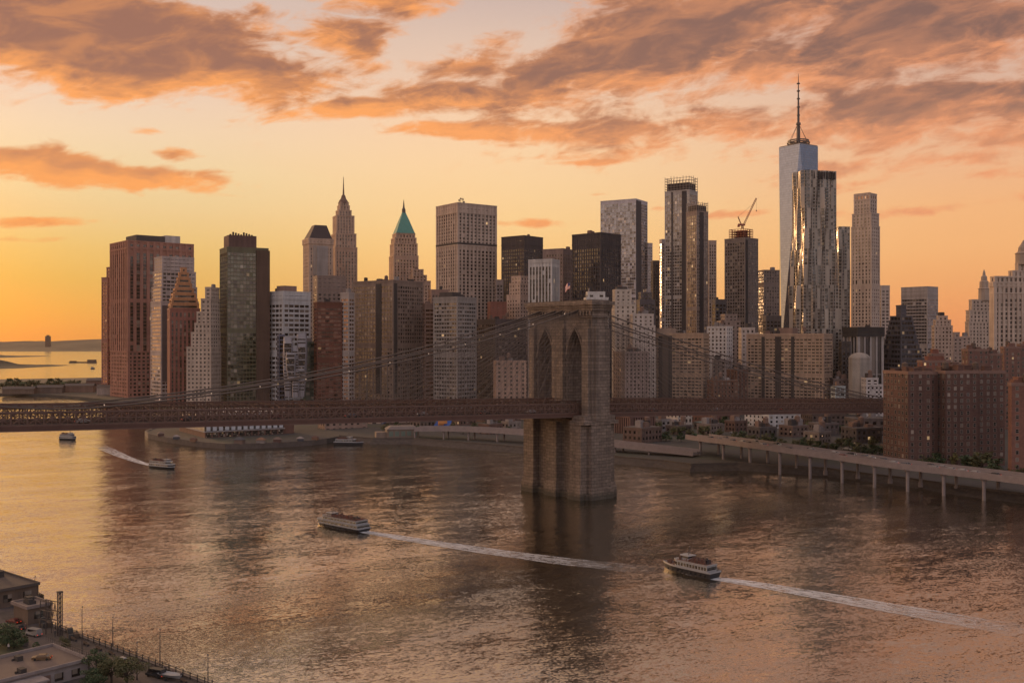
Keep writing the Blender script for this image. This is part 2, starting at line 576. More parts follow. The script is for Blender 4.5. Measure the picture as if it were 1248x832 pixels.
mb = MB()
mb.face([(-9500, -250, 0), (9500, -250, 0), (9500, 9600, 0), (-9500, 9600, 0)])
tag(mb.build('water', water_material()), kind='structure')

# ------------------------------------------------------------------ Manhattan ground: one sheet, with a rocky bank down to the water
SHORE = [(330, 150), (262, 300), G(1290, 622), G(1248, 614), G(1198, 608), G(1149, 601), G(1100, 593), G(1050, 587), G(1000, 580), G(900, 573.5), G(840, 575.5), G(800, 570), G(750, 565.5),
         G(690, 559), G(640, 553.5), G(590, 549), G(540, 545), G(500, 541.5), G(450, 541.5), G(420, 539), G(405, 537.5)]
PIER = [G(398, 540), G(380, 542.5), G(350, 544.5), G(310, 546.5), G(275, 547), G(240, 544), G(205, 539), G(181, 534), G(177, 530.5), G(186, 527), G(215, 523.5)]
TIP = [(-300, 930), (-420, 1100), (-505, 1185), (-560, 1232), (-640, 1265), (-760, 1275), (-1020, 1330), (-1150, 1500), (-900, 1700), (-735, 1800), (-640, 1900), (-560, 2400), (-300, 3400), (400, 4800), (2600, 5200), (3600, 3000), (3000, 150)]


def xy(p):
    return Vector((p[0], p[1], 0))


def bank(name, line, w, ztop, mat, seg=4.0, rough=.5, label=None):
    """sloping stone bank along a waterline; returns the inland edge"""
    line = [xy(p) for p in line]
    pts = []
    for a, b in zip(line[:-1], line[1:]):
        n = max(1, int((b - a).length / seg))
        pts += [a.lerp(b, k / n) for k in range(n)]
    pts.append(line[-1])
    mb = MB()
    rows = []
    prof = [(0.0, -1.2), (.25, .2), (.5, 1.1), (.75, 2.0), (1.0, ztop)]
    rnd = random.Random(5)
    for i, p in enumerate(pts):
        d = (pts[min(i + 1, len(pts) - 1)] - pts[max(i - 1, 0)]).normalized()
        nrm = Vector((d.y, -d.x, 0))            # inland side of a shoreline walked from right to left
        row = []
        for (s, z) in prof:
            j = 0 if s in (0.0, 1.0) else rough
            row.append(Vector((p.x, p.y, 0)) + nrm * (s * w + rnd.uniform(-j, j)) + Vector((0, 0, z + rnd.uniform(-j, j) * .6)))
        rows.append(row)
    for r0, r1 in zip(rows[:-1], rows[1:]):
        for k in range(len(prof) - 1):
            mb.face([r0[k], r1[k], r1[k + 1], r0[k + 1]])
    o = mb.build(name, mat)
    tag(o, kind='structure')
    return [r[-1] for r in rows]


ROCK = plain('shore_rock', (.065, .052, .045), .95, var=.6, scale=.5)


def ground_material():
    m, t, b = mat_new('city_ground')
    oc = t.new('ShaderNodeTexCoord').outputs['Object']
    n = t.noise(oc, .02, 5, .6)
    n2 = t.noise(oc, .35, 4, .6)
    c = t.ramp(n, [(.3, (.03, .027, .026, 1)), (.5, (.05, .045, .042, 1)), (.62, (.04, .042, .028, 1)), (.75, (.075, .065, .06, 1))])
    k = t.m('MULTIPLY_ADD', n2, .9, .55)
    t.put(b.inputs['Base Color'], t.mix(1.0, c, t.xyz(k, k, k), 'MULTIPLY'))
    b.inputs['Roughness'].default_value = .9
    return m


GROUND = ground_material()
inland = bank('shore_bank', SHORE, 6.0, 3.0, ROCK)
mb = MB()
poly = [(p.x, p.y) for p in inland] + [(p[0], p[1]) for p in PIER] + [(p[0], p[1]) for p in TIP]
mb.prism(poly, -1.5, 3.0, 0)
tag(mb.build('ground', GROUND), kind='structure')

# pale concrete quay edge round the pier head
mb = MB()
pp = [Vector((p[0], p[1], 0)) for p in PIER]
for a, b in zip(pp[:-1], pp[1:]):
    d = (b - a).normalized()
    n = Vector((d.y, -d.x, 0))
    q = [a - n * .35, b - n * .35, b + n * 1.2, a + n * 1.2]
    mb.prism([(v.x, v.y) for v in q], -1.0, 3.35)
tag(mb.build('quay_edge', plain('quay_stone', (.10, .08, .07), .9, var=.4)), kind='structure')


# ------------------------------------------------------------------ far shore and the harbour islands
def lumpy_land(name, x0, x1, y0, y1, nx, ny, hfun, mat):
    mb = MB()
    g = [[(x0 + (x1 - x0) * i / nx, y0 + (y1 - y0) * j / ny, hfun(i / nx, j / ny)) for i in range(nx + 1)] for j in range(ny + 1)]
    for j in range(ny):
        for i in range(nx):
            mb.face([g[j][i], g[j][i + 1], g[j + 1][i + 1], g[j + 1][i]])
    return tag(mb.build(name, mat), kind='structure')


LANDMAT = plain('far_woods', (.05, .05, .035), .95, var=.5, scale=.02)
rn = random.Random(3)
ph = [rn.uniform(0, 6.28) for _ in range(12)]


def hill_h(s, t):
    x = s * 60
    base = 34 + 14 * math.sin(x * .21 + ph[0]) + 9 * math.sin(x * .53 + ph[1]) + 5 * math.sin(x * 1.7 + ph[2])
    rise = math.sin(min(1, t * 1.05) * math.pi * .5) ** 1.2
    return -2 + (base + 34 * t + rn.uniform(-4, 4)) * rise


lumpy_land('hills', -8200, 900, 6750, 9300, 240, 12, hill_h, LANDMAT)


def isle(hmax):
    def f(s, t):
        e = min(1, 4.5 * s, 5 * (1 - s)) * min(1, 6 * t, 6 * (1 - t))
        return -2 + max(0, e) ** .6 * (hmax * (.75 + .25 * math.sin(s * 23 + ph[3])) + rn.uniform(-2.5, 2.5)) * (1.0 if s < .78 else .6)
    return f


lumpy_land('island', -2000, -1215, 2480, 2900, 70, 14, isle(18), LANDMAT)
lumpy_land('island', -3300, -2060, 4100, 4700, 90, 14, isle(20), LANDMAT)

# ------------------------------------------------------------------ haze: one closed box of even, thin air round the whole place
mb = MB()
mb.box(-9800, 9800, -400, 9900, -3.0, 640)
hz = mb.build('haze', None)
hz.data.materials.clear()
hm = bpy.data.materials.new('haze_air')
hm.use_nodes = True
ht = NT(hm.node_tree)
ht.n.clear()
pv = ht.new('ShaderNodeVolumePrincipled')
pv.inputs['Color'].default_value = (1.0, .80, .64, 1)
pv.inputs['Density'].default_value = 1.7e-5
pv.inputs['Anisotropy'].default_value = 0.2
ho = ht.new('ShaderNodeOutputMaterial')
ht.l.new(pv.outputs[0], ho.inputs['Volume'])
hz.data.materials.append(hm)
tag(hz, kind='stuff')

# ------------------------------------------------------------------ the suspension bridge
ALPHA = R(38)
AX = Vector((math.cos(ALPHA), math.sin(ALPHA), 0))
BC = Vector((24.5, 448.4, 0))      # centre of the stone tower
bridge = thing('suspension_bridge', 'old suspension bridge with stone double-arch tower standing in the river', 'bridge', BC, ALPHA)
# local axes: x along the bridge (towards Manhattan), y across it (+y = away from the camera)


def stone_material():
    m, t, b = mat_new('bridge_granite')
    oc = t.new('ShaderNodeTexCoord').outputs['Object']
    x, y, z = t.sep(oc)
    v = t.xyz(t.m('ADD', x, y), z, 0.0)
    br = t.new('ShaderNodeTexBrick')
    t.put(br.inputs['Vector'], v)
    br.inputs['Color1'].default_value = (.205, .152, .118, 1)
    br.inputs['Color2'].default_value = (.13, .098, .078, 1)
    br.inputs['Mortar'].default_value = (.062, .048, .039, 1)
    br.inputs['Scale'].default_value = 1.0
    br.inputs['Mortar Size'].default_value = .075
    br.inputs['Brick Width'].default_value = 2.8
    br.inputs['Row Height'].default_value = 1.35
    n = t.noise(t.xyz(t.m('MULTIPLY', x, .3), t.m('MULTIPLY', y, .3), t.m('MULTIPLY', z, .022)), 1.0, 5, .66)
    n2 = t.noise(oc, .8, 4, .65)
    k = t.m('MULTIPLY_ADD', t.m('SUBTRACT', n, .5), 1.7, 1.1)
    k = t.m('MULTIPLY_ADD', t.m('SUBTRACT', n2, .5), .7, k)
    c = t.mix(1.0, br.outputs['Color'], t.xyz(k, k, k), 'MULTIPLY')
    # tide mark: wet weedy stone near the water
    wet = t.m('SUBTRACT', 1.0, t.step(t.m('MULTIPLY_ADD', n2, 1.6, z), 1.8, 5.0))
    c = t.mix(t.m('MULTIPLY', wet, .75), c, (.035, .035, .025, 1))
    t.put(b.inputs['Base Color'], c)
    b.inputs['Roughness'].default_value = .9
    bp = t.new('ShaderNodeBump')
    bp.inputs['Distance'].default_value = .25
    t.put(bp.inputs['Height'], t.m('ADD', t.m('MULTIPLY', br.outputs['Fac'], -.6), n2))
    t.l.new(bp.outputs[0], b.inputs['Normal'])
    return m


STONE = stone_material()
PALE = STONE


def deck_u(t):          # underside of the deck
    return 34.2 + (-.026 * t if t < 0 else -.035 * t)


# --- tower: base shaft, upper piers with two pointed arches, cornice
tw = MB()
HT, HX = 19.0, 6.6                      # half width across, half thickness of the shaft
tw.box(-HX, HX, -HT, HT, -3, 33.2)
for y in (-HT + 3.4, 0, HT - 3.4):     # three buttresses on both broad faces
    for s in (-1, 1):
        x0, x1 = sorted((s * (HX - .02), s * (HX + 3.1)))
        tw.box(x0, x1, y - 3.4, y + 3.4, -3, 32.0)
        tw.box(x0 - (.9 if s < 0 else 0), x1 + (.9 if s > 0 else 0), y - 4.0, y + 4.0, -3, 4.6)
        tw.box(x0 - (.45 if s < 0 else 0), x1 + (.45 if s > 0 else 0), y - 3.7, y + 3.7, 4.6, 6.4)
for s in (-1, 1):                       # buttresses on the narrow ends
    y0, y1 = sorted((s * (HT - .02), s * (HT + 2.2)))
    tw.box(-5.6, 5.6, y0, y1, -3, 32.0)
    tw.box(-6.4, 6.4, y0 - (.9 if s < 0 else 0), y1 + (.9 if s > 0 else 0), -3, 4.8)
tw.box(-HX - 1.4, HX + 1.4, -HT - 1.2, HT + 1.2, -3, 2.4)
shaft = tw.build('tower_shaft', STONE, bridge)
tw = MB()
tw.box(-HX - 3.3, HX + 3.3, -HT - 2.4, -HT + 7.1, 31.6, 33.0)
tw.box(-HX - 3.3, HX + 3.3, HT - 7.1, HT + 2.4, 31.6, 33.0)
tw.box(-HX - 2.2, HX + 2.2, -HT - 1.4, -HT + 6.6, 33.0, 35.2)
tw.box(-HX - 2.2, HX + 2.2, HT - 6.6, HT + 1.4, 33.0, 35.2)
tw.build('stone_ledge', PALE, bridge)

HY, TX = 20.6, 4.6                      # upper part
PW, AH = 5.6, 5.2                       # outer pier width, arch half width
YC = HY - PW - AH                       # arch centres at +-YC
ZS, ZT = 58.5, 76.6
RAD = (13.2 ** 2 + AH * AH) / (2 * AH)
up = MB()
piers = [(-HY, -YC - AH), (-YC + AH, YC - AH), (YC + AH, HY)]
for (a, b) in piers:
    up.box(-TX, TX, a, b, 33.0, ZT)
for c in (-YC, YC):
    N = 14
    ys = [c - AH + 2 * AH * k / N for k in range(N + 1)]
    zs = [ZS + math.sqrt(max(0, RAD ** 2 - (abs(y - c) + RAD - AH) ** 2)) for y in ys]
    for k in range(N):
        y0, y1, z0, z1 = ys[k], ys[k + 1], zs[k], zs[k + 1]
        up.face([(-TX, y1, z1), (-TX, y0, z0), (-TX, y0, ZT), (-TX, y1, ZT)])
        up.face([(TX, y0, z0), (TX, y1, z1), (TX, y1, ZT), (TX, y0, ZT)])
        up.face([(-TX, y0, z0), (-TX, y1, z1), (TX, y1, z1), (TX, y0, z0)])
    # stepped moulding round the arch
    for s in (-1, 1):
        for k in range(N):
            y0, y1, z0, z1 = ys[k], ys[k + 1], zs[k], zs[k + 1]
            xx = s * (TX + .45)
            o0 = Vector((0, (y0 - c) * .16, 1.0))
            o1 = Vector((0, (y1 - c) * .16, 1.0))
            p0, p1 = Vector((xx, y0, z0)), Vector((xx, y1, z1))
            up.face([p0, p1, p1 + o1, p0 + o0])
            q0, q1 = Vector((s * TX, y0, z0 + 1.0)) + Vector((0, (y0 - c) * .16, 0)), Vector((s * TX, y1, z1 + 1.0)) + Vector((0, (y1 - c) * .16, 0))
            up.face([p0 + o0, p1 + o1, q1, q0])
            up.face([p0, p1, (s * TX, y1, z1), (s * TX, y0, z0)])
# slim buttresses up the piers, outside and at the ends
for (a, b) in piers:
    for s in (-1, 1):
        x0, x1 = sorted((s * (TX - .02), s * (TX + 1.7)))
        up.box(x0, x1, a + .9, b - .9, 33.0, 72.0)
        x0, x1 = sorted((s * (TX - .02), s * (TX + .6)))
        up.box(x0, x1, a + 1.2, b - 1.2, 72.0, 75.5)
for s in (-1, 1):
    y0, y1 = sorted((s * (HY - .02), s * (HY + 1.0)))
    up.box(-3.4, 3.4, y0, y1, 33.0, 73.0)
up.box(-TX + .01, TX - .01, -HY + .01, HY - .01, ZT - .02, 80.0)
up.build('arched_pier', STONE, bridge)
co = MB()
for (z0, z1, o) in ((76.4, 77.3, .55), (79.3, 80.6, .7), (80.6, 81.8, 1.3), (81.8, 83.3, 2.0)):
    co.box(-TX - o, TX + o, -HY - o, HY + o, z0, z1)
co.box(-TX - .6, TX + .6, -HY - .6, HY + .6, 83.3, 83.9)
for k in range(22):
    y = -HY - .6 + (2 * HY + 1.2) * (k + .5) / 22
    for s in (-1, 1):
        x0, x1 = sorted((s * (TX + .55), s * (TX + 1.2)))
        co.box(x0, x1, y - .45, y + .45, 77.4, 79.2)
co.build('cornice', STONE, bridge)
# flag on the tower top
fm = MB()
fm.bar((0, -1.5, 83.8), (0, -1.5, 92.5), .14, 6, r1=.08)
pole = fm.build('flagpole', STEEL, bridge)


def flag_material():
    m, t, b = mat_new('striped_flag')
    uv = t.new('ShaderNodeTexCoord').outputs['UV']
    ux, uy, _ = t.sep(uv)
    st = t.m('GREATER_THAN', t.m('FRACT', t.m('MULTIPLY_ADD', uy, 6.5, .0)), .5)
    c = t.mix(st, (.45, .05, .05, 1), (.75, .68, .64, 1))
    can = t.m('MULTIPLY', t.m('LESS_THAN', ux, .4), t.m('GREATER_THAN', uy, .46))
    t.put(b.inputs['Base Color'], t.mix(can, c, (.03, .04, .12, 1)))
    b.inputs['Roughness'].default_value = .8
    return m


fl = MB()
NX = 14
for i in range(NX):
    def fp(k, top):
        s = k / NX
        return (.35 * math.sin(s * 9) * s, -1.5 + 3.8 * s * .95, (92.2 if top else 89.4) - 1.6 * s * s)
    a, b = i / NX, (i + 1) / NX
    fl.face([fp(i, 0), fp(i + 1, 0), fp(i + 1, 1), fp(i, 1)], 0, [(a, 0), (b, 0), (b, 1), (a, 1)])
fl.build('flag', flag_material(), pole, smooth=True)

# --- deck, trusses and railings
PAINT2 = plain('truss_paint', (.13, .076, .06), .7, var=.3, scale=.2)
RUST = plain('bridge_paint', (.095, .048, .036), .75, var=.3, scale=.2)
ROAD = plain('bridge_road', (.042, .036, .034), .85, var=.2)
T0, T1, PAN = -330.0, 282.0, 4.5
NP = int((T1 - T0) / PAN)
ts = [T0 + (T1 - T0) * k / NP for k in range(NP + 1)]
dk = MB()
for a, b in zip(ts[:-1], ts[1:]):
    za, zb = deck_u(a), deck_u(b)
    for (y0, y1) in ((-13.2, -2.6), (2.6, 13.2)):
        dk.face([(a, y0, za + 1.7), (b, y0, zb + 1.7), (b, y1, zb + 1.7), (a, y1, za + 1.7)], 1)
        dk.face([(a, y1, za + 1.2), (b, y1, zb + 1.2), (b, y0, zb + 1.2), (a, y0, za + 1.2)], 0)
    for y, s in ((-13.3, -1), (13.3, 1)):
        y0, y1 = y - .15, y + .15
        dk.face([(a, y, za + .1), (b, y, zb + .1), (b, y, zb + 1.5), (a, y, za + 1.5)], 0)
        dk.face([(a, y + s * .12, za - .05), (b, y + s * .12, zb - .05), (b, y + s * .12, zb + .3), (a, y + s * .12, za + .3)], 3)
    # promenade boards above the middle of the roadway
    dk.face([(a, -2.3, za + 6.2), (b, -2.3, zb + 6.2), (b, 2.3, zb + 6.2), (a, 2.3, za + 6.2)], 2)
    dk.face([(a, 2.3, za + 5.9), (b, 2.3, zb + 5.9), (b, -2.3, zb + 5.9), (a, -2.3, za + 5.9)], 0)
dk.build('deck', [RUST, ROAD, plain('promenade_boards', (.20, .15, .11), .9, var=.3), PAINT2], bridge)
fb = MB()
for a in ts:
    z = deck_u(a)
    fb.box(a - .3, a + .3, -13.2, 13.2, z, z + 1.15)
fb.build('floor_beams', RUST, bridge)


def truss(y, h, r, name='stiffening_truss'):
    tb = MB()
    for k, a in enumerate(ts):
        z = deck_u(a)
        tb.bar((a, y, z + 1.6), (a, y, z + h), r * .8)
        if k < NP:
            b = ts[k + 1]
            zb = deck_u(b)
            mid = (a + b) / 2
            zm = deck_u(mid)
            tb.bar((mid, y, zm + 1.6), (mid, y, zm + h), r * .55)
            tb.bar((a, y, z + h), (b, y, zb + h), r)
            tb.bar((a, y, z + 1.7), (b, y, zb + 1.7), r)
            tb.bar((a, y, z + 1.7 + (h - 1.7) * .5), (b, y, zb + 1.7 + (h - 1.7) * .5), r * .6)
            tb.bar((a, y, z + 1.7), (b, y, zb + h), r * .5)
            tb.bar((a, y, z + h), (b, y, zb + 1.7), r * .5)
    return tb.build(name, PAINT2 if abs(y) > 10 else RUST, bridge)


for y, h in ((-13.0, 5.6), (-6.5, 6.6), (-2.7, 7.4), (2.7, 7.4), (6.5, 6.6), (13.0, 5.6)):
    truss(y, h, .34 if abs(y) > 10 else .2)
tb = MB()
for a in ts[::2]:                       # overhead bracing between the trusses
    z = deck_u(a)
    tb.bar((a, -13, z + 5.6), (a, -6.5, z + 6.6), .16)
    tb.bar((a, 13, z + 5.6), (a, 6.5, z + 6.6), .16)
    tb.bar((a, -6.5, z + 6.6), (a, 6.5, z + 6.6), .16)
tb.build('overhead_bracing', RUST, bridge)
rl = MB()
for y in (-13.6, 13.6, -2.4, 2.4):
    zo = 1.7 if abs(y) > 5 else 6.2
    for a, b in zip(ts[:-1], ts[1:]):
        rl.bar((a, y, deck_u(a) + zo + 1.15), (b, y, deck_u(b) + zo + 1.15), .07)
        rl.bar((a, y, deck_u(a) + zo), (a, y, deck_u(a) + zo + 1.15), .06)
rl.build('railing', PAINT2, bridge)

# --- main cables with suspender ropes and diagonal stays
CABLE = plain('cable_wrap', (.11, .085, .072), .6, .1)
ZTOP = 81.2


def cable_z(t):
    if t < 0:
        if t > -205:
            return 45.2 + (ZTOP - 45.2) * ((t + 243) / 243.0) ** 2
        z0 = 45.2 + (ZTOP - 45.2) * (38 / 243.0) ** 2
        s = -205 - t
        return z0 - .011 * s + .0030 * s * s
    L = 275.0
    s = min(1, t / L)
    return ZTOP + (deck_u(L) + 3.0 - ZTOP) * s - 9.5 * 4 * s * (1 - s) * .5


for y in (-12.6, -2.4, 2.4, 12.6):
    cb = MB()
    pts = [(-328 + k * 4, y, cable_z(-328 + k * 4)) for k in range(82)] + [(-1.5, y, ZTOP), (1.5, y, ZTOP)] + [(4 + k * 4, y, cable_z(4 + k * 4)) for k in range(68)]
    cb.tube(pts, .28, 6)
    c = cb.build('main_cable', CABLE, bridge, smooth=True)
    sp = MB()
    zo = 5.6 if abs(y) > 5 else 7.4
    t = T0 + 3
    while t < 262:
        if abs(t) > 12 and cable_z(t) > deck_u(t) + zo + .3:
            sp.bar((t, y, deck_u(t) + zo), (t, y, cable_z(t)), .055, 3)
        t += 3.0
    tag(sp.build('suspender_rope', CABLE, c), kind='stuff')
    st = MB()
    for k in range(1, 21):
        for s in (-1, 1):
            tt = s * (8 + k * 5.6)
            st.bar((s * 1.5, y, ZTOP - .6), (tt, y, deck_u(tt) + zo), .065, 3)
    st.build('stay_cable', CABLE, c)
# small lamps along the promenade cables
for t in range(-200, 0, 17):
    lm = MB()
    lm.box(-.12, .12, -.12, .12, 0, .24)
    lm.bar((0, 0, -.3), (0, 0, 0), .03)
    lm.build('cable_lamp', emat('cable_lamp_glow', (1.0, .80, .6), .22), bridge, loc=(t, -12.6, cable_z(t) + .5))
ab = MB()
ab.box(268, 300, -15, 15, 0, deck_u(282) - .05)
ab.box(266, 302, -16, 16, 0, 4)
ab.build('anchorage', STONE, bridge)

# ------------------------------------------------------------------ building kit
WALLS = dict(
    red=(.20, .098, .072), brown=(.165, .105, .082), tan=(.26, .185, .14), stone=(.32, .255, .21), pale=(.46, .40, .36), white=(.44, .41, .39),
    dark=(.05, .042, .040), grey=(.22, .19, .18), black=(.028, .025, .025), brick=(.165, .072, .05), cream=(.42, .35, .29), slate=(.10, .095, .10), silver=(.40, .37, .36))


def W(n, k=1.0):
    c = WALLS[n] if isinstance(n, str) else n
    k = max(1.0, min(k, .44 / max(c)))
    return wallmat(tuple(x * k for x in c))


def lattice(mw, mg, x0, x1, y0, y1, z0, z1, bay, floor, pf, sf, dp, ds, corner=1.0, base_z=0.0):
    """four facades: glass core behind real piers and spandrels"""
    Hh = z1 - z0
    nf = max(1, round(Hh / floor))
    fh = Hh / nf
    f0 = round((z0 - base_z) / floor)
    sides = [((x0, y0), (1, 0), (0, -1), x1 - x0), ((x1, y0), (0, 1), (1, 0), y1 - y0), ((x1, y1), (-1, 0), (0, 1), x1 - x0), ((x0, y1), (0, -1), (-1, 0), y1 - y0)]
    for si, (o, d, n, L) in enumerate(sides):
        nb = max(1, round(L / bay))
        bw = L / nb

        def P(s, z, off):
            return (o[0] + d[0] * s + n[0] * off, o[1] + d[1] * s + n[1] * off, z)
        c = si * 137
        mg.face([P(0, z0, 0), P(L, z0, 0), P(L, z1, 0), P(0, z1, 0)], 0, [(c, f0), (c + nb, f0), (c + nb, f0 + nf), (c, f0 + nf)])
        if pf > 0:
            w = bw * pf
            for k in range(1, nb):
                a, b = k * bw - w / 2, k * bw + w / 2
                mw.face([P(a, z0, dp), P(b, z0, dp), P(b, z1, dp), P(a, z1, dp)])
                mw.face([P(a, z0, 0), P(a, z0, dp), P(a, z1, dp), P(a, z1, 0)])
                mw.face([P(b, z0, dp), P(b, z0, 0), P(b, z1, 0), P(b, z1, dp)])
        if sf > 0:
            h = fh * sf
            for k in range(nf + 1):
                za, zb = max(z0, z0 + k * fh - h * .5), min(z1, z0 + k * fh + h * .5)
                mw.face([P(0, za, ds), P(L, za, ds), P(L, zb, ds), P(0, zb, ds)])
                mw.face([P(0, zb, ds), P(L, zb, ds), P(L, zb, 0), P(0, zb, 0)])
                mw.face([P(0, za, 0), P(L, za, 0), P(L, za, ds), P(0, za, ds)])
        rnd = random.Random(si * 31 + nf * 7 + nb)
        off = min(dp, ds) * .4 + .02
        blank = {round(nf * .47), nf - 1} if nf > 22 else set()
        for k in blank:
            za, zb = z0 + (k + sf * .5) * fh, z0 + (k + 1 - sf * .5) * fh
            mw.face([P(0, za, off), P(L, za, off), P(L, zb, off), P(0, zb, off)])
        if pf > 0 and sf > 0 and nb > 3:
            for i in range(nb):
                for k in range(nf):
                    if k not in blank and rnd.random() < .035:
                        za, zb = z0 + (k + sf * .5) * fh, min(z1, z0 + (k + 1 - sf * .5) * fh)
                        a, c_ = (i + pf * .5) * bw, (i + 1 - pf * .5) * bw
                        if zb > za and c_ > a:
                            mw.face([P(a, za, off), P(c_, za, off), P(c_, zb, off), P(a, zb, off)])
    mx = max(dp, ds) + .06
    cw = corner
    for cx, sx in ((x0, 1), (x1, -1)):
        for cy, sy in ((y0, 1), (y1, -1)):
            ax, bx = sorted((cx - sx * mx, cx + sx * cw))
            ay, by = sorted((cy - sy * mx, cy + sy * cw))
            mw.box(ax, bx, ay, by, z0, z1)


class Bld:
    pass


LOG = []


def solve(uL, uC, uR, d, asp, wmin=None):
    """footprint from the pixel columns of its left, near and right edges: the turn whose sides come closest to the asked ratio"""
    kL, kC, kR = (uL - CU) / F, (uC - CU) / F, (uR - CU) / F
    cx, cy = kC * d, d
    best = None
    for i in range(20, 881):
        th = R(i / 10.0)
        dr = math.cos(th) - kR * math.sin(th)
        dl = math.sin(th) + kL * math.cos(th)
        if dr < .03 or dl < .03:
            continue
        w = (kR * cy - cx) / dr
        l = (cx - kL * cy) / dl
        if w < .5 or l < .5:
            continue
        e = abs(math.log(l / w / asp))
        if best is None or e < best[0]:
            best = (e, th, w, l)
    return best[1], best[2], best[3], Vector((cx, cy, 0))


def B(name, label, px, d, asp=1.0, wall='tan', glass=None, bay=4.5, floor=3.9, pf=.45, sf=.45, dp=.5, ds=.3, corner=1.2,
      tiers=None, cat='skyscraper', base=3.0, roof=ROOF, clutter=3, group=None, pent=None):
    uL, uC, uR, vt = px
    th, w, l, c = solve(uL, uC, uR, d, asp)
    b = Bld()
    b.th, b.w, b.l, b.d = th, w, l, d
    b.z = lambda v: Z(v, d)
    LOG.append((name, round(math.degrees(th)), round(w), round(l), round(b.z(vt))))
    b.root = thing(name, label, cat, (c.x, c.y, 0), th, group)
    wk = 1.0 if d < 900 else (1.35 if d < 1000 else 1.6)  # farther walls get a lighter colour in place of haze
    gm = glass or glassmat()
    if tiers is None:
        tiers = [(0, 1, 0, 1, vt)]
    z0 = base - 2.5
    rnd = random.Random(name + label)
    prev = z0
    for ti, t in enumerate(tiers):
        x0, x1, y0, y1 = t[0] * w, t[1] * w, t[2] * l, t[3] * l
        z1 = b.z(t[4])
        opt = t[5] if len(t) > 5 else {}
        zb = b.z(opt['from']) if 'from' in opt else (z0 if opt.get('g') else prev)
        g = lambda k, v: opt.get(k, v)
        mw, mg = MB(), MB()
        DP, DS = g('dp', dp), g('ds', ds)
        lattice(mw, mg, x0, x1, y0, y1, zb, z1, g('bay', bay), g('floor', floor), g('pf', pf), g('sf', sf), DP, DS, g('corner', corner), z0)
        o = max(DP, DS) + .2
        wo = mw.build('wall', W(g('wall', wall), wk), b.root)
        mg.build('glazing', g('glass', gm), wo)
        mr = MB()
        mr.box(x0 - o, x1 + o, y0 - o, y1 + o, z1, z1 + g('cap', 1.3), 0, 1)
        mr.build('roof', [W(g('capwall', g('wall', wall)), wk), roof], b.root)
        prev = z1
        if opt.get('keep'):
            prev = zb
    b.top = prev
    b.last = (x0, x1, y0, y1)
    if pent:
        for (a0, a1, e0, e1, v, *mm) in pent:
            q = MB()
            q.box(a0 * w, a1 * w, e0 * l, e1 * l, prev + 1.3, b.z(v))
            for k in range(int((a1 - a0) * w / 2.2)):
                q.box(a0 * w + k * 2.2, a0 * w + k * 2.2 + .5, e0 * l - .15, e0 * l, prev + 1.5, b.z(v) - .4)
            q.build('penthouse', W(mm[0] if mm else 'brown', wk), b.root)
    for k in range(clutter):
        sx, sy, sz = rnd.uniform(2, 5), rnd.uniform(2, 5), rnd.uniform(1.5, 4)
        px_, py_ = rnd.uniform(x0 + 1, max(x0 + 1.1, x1 - 6)), rnd.uniform(y0 + 1, max(y0 + 1.1, y1 - 6))
        q = MB()
        q.box(px_, px_ + sx, py_, py_ + sy, prev + 1.3, prev + 1.3 + sz)
        q.box(px_ + .3, px_ + sx - .3, py_ + .3, py_ + sy - .3, prev + 1.3 + sz, prev + 1.7 + sz)
        q.build('roof_unit', W(rnd.choice(['brown', 'grey', 'dark'])), b.root)
    if clutter >= 3 and d < 1150:
        px_, py_ = x0 + (x1 - x0) * rnd.uniform(.25, .75), y0 + (y1 - y0) * rnd.uniform(.2, .6)
        q = MB()
        zt = prev + 1.3
        for ax, ay in ((-1, -1), (1, -1), (1, 1), (-1, 1)):
            q.bar((px_ + ax * 1.1, py_ + ay * 1.1, zt), (px_ + ax * 1.1, py_ + ay * 1.1, zt + 2.4), .13)
        q.cyl(px_, py_, zt + 2.3, zt + 5.6, 1.9, 1.8, 12)
        q.cyl(px_, py_, zt + 5.6, zt + 6.8, 2.0, .15, 12)
        q.build('water_tank', W('brown'), b.root)
    return b


def spire(b, parts, mat, cx=None, cy=None, name='spire', n=8):
    """stack of tapering rings (half width, photo row) on the middle of the last tier"""
    x0, x1, y0, y1 = b.last
    cx = (x0 + x1) / 2 if cx is None else cx
    cy = (y0 + y1) / 2 if cy is None else cy
    q = MB()
    z = [b.z(v) for _, v in parts]
    for k in range(len(parts) - 1):
        q.cyl(cx, cy, z[k], z[k + 1], parts[k][0], parts[k + 1][0], n)
    return q.build(name, mat, b.root)

# ------------------------------------------------------------------ glass kinds
G_WARM = glassmat((.030, .022, .020), .006, 1.8)
G_DARK = glassmat((.012, .011, .012), .010, 1.6, .12)
G_LIT = glassmat((.018, .015, .014), .03, 1.6, .2)
G_GREEN = glassmat((.030, .032, .016), .004, 2.0, .06, .06)
G_BLUE = glassmat((.10, .10, .11), .004, 2.6, .10, .06, .55)
G_GOLD = glassmat((.16, .075, .04), .008, 2.4, .1, .08, .6)
G_RED = glassmat((.075, .026, .016), .008, 2.0, .1, .08, .4)
COPPER = plain('green_copper', (.085, .235, .19), .7, .0, var=.25)


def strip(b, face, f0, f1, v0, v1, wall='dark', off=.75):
    """vertical strip proud of a facade, dark ones standing in for recesses: on the left ('l') or right ('r') face, between fractions from the near corner"""
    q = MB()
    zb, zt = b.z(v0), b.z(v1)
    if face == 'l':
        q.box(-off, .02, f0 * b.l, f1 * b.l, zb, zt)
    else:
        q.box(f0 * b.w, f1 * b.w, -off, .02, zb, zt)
    q.build('dark_strip', W(wall), b.root)


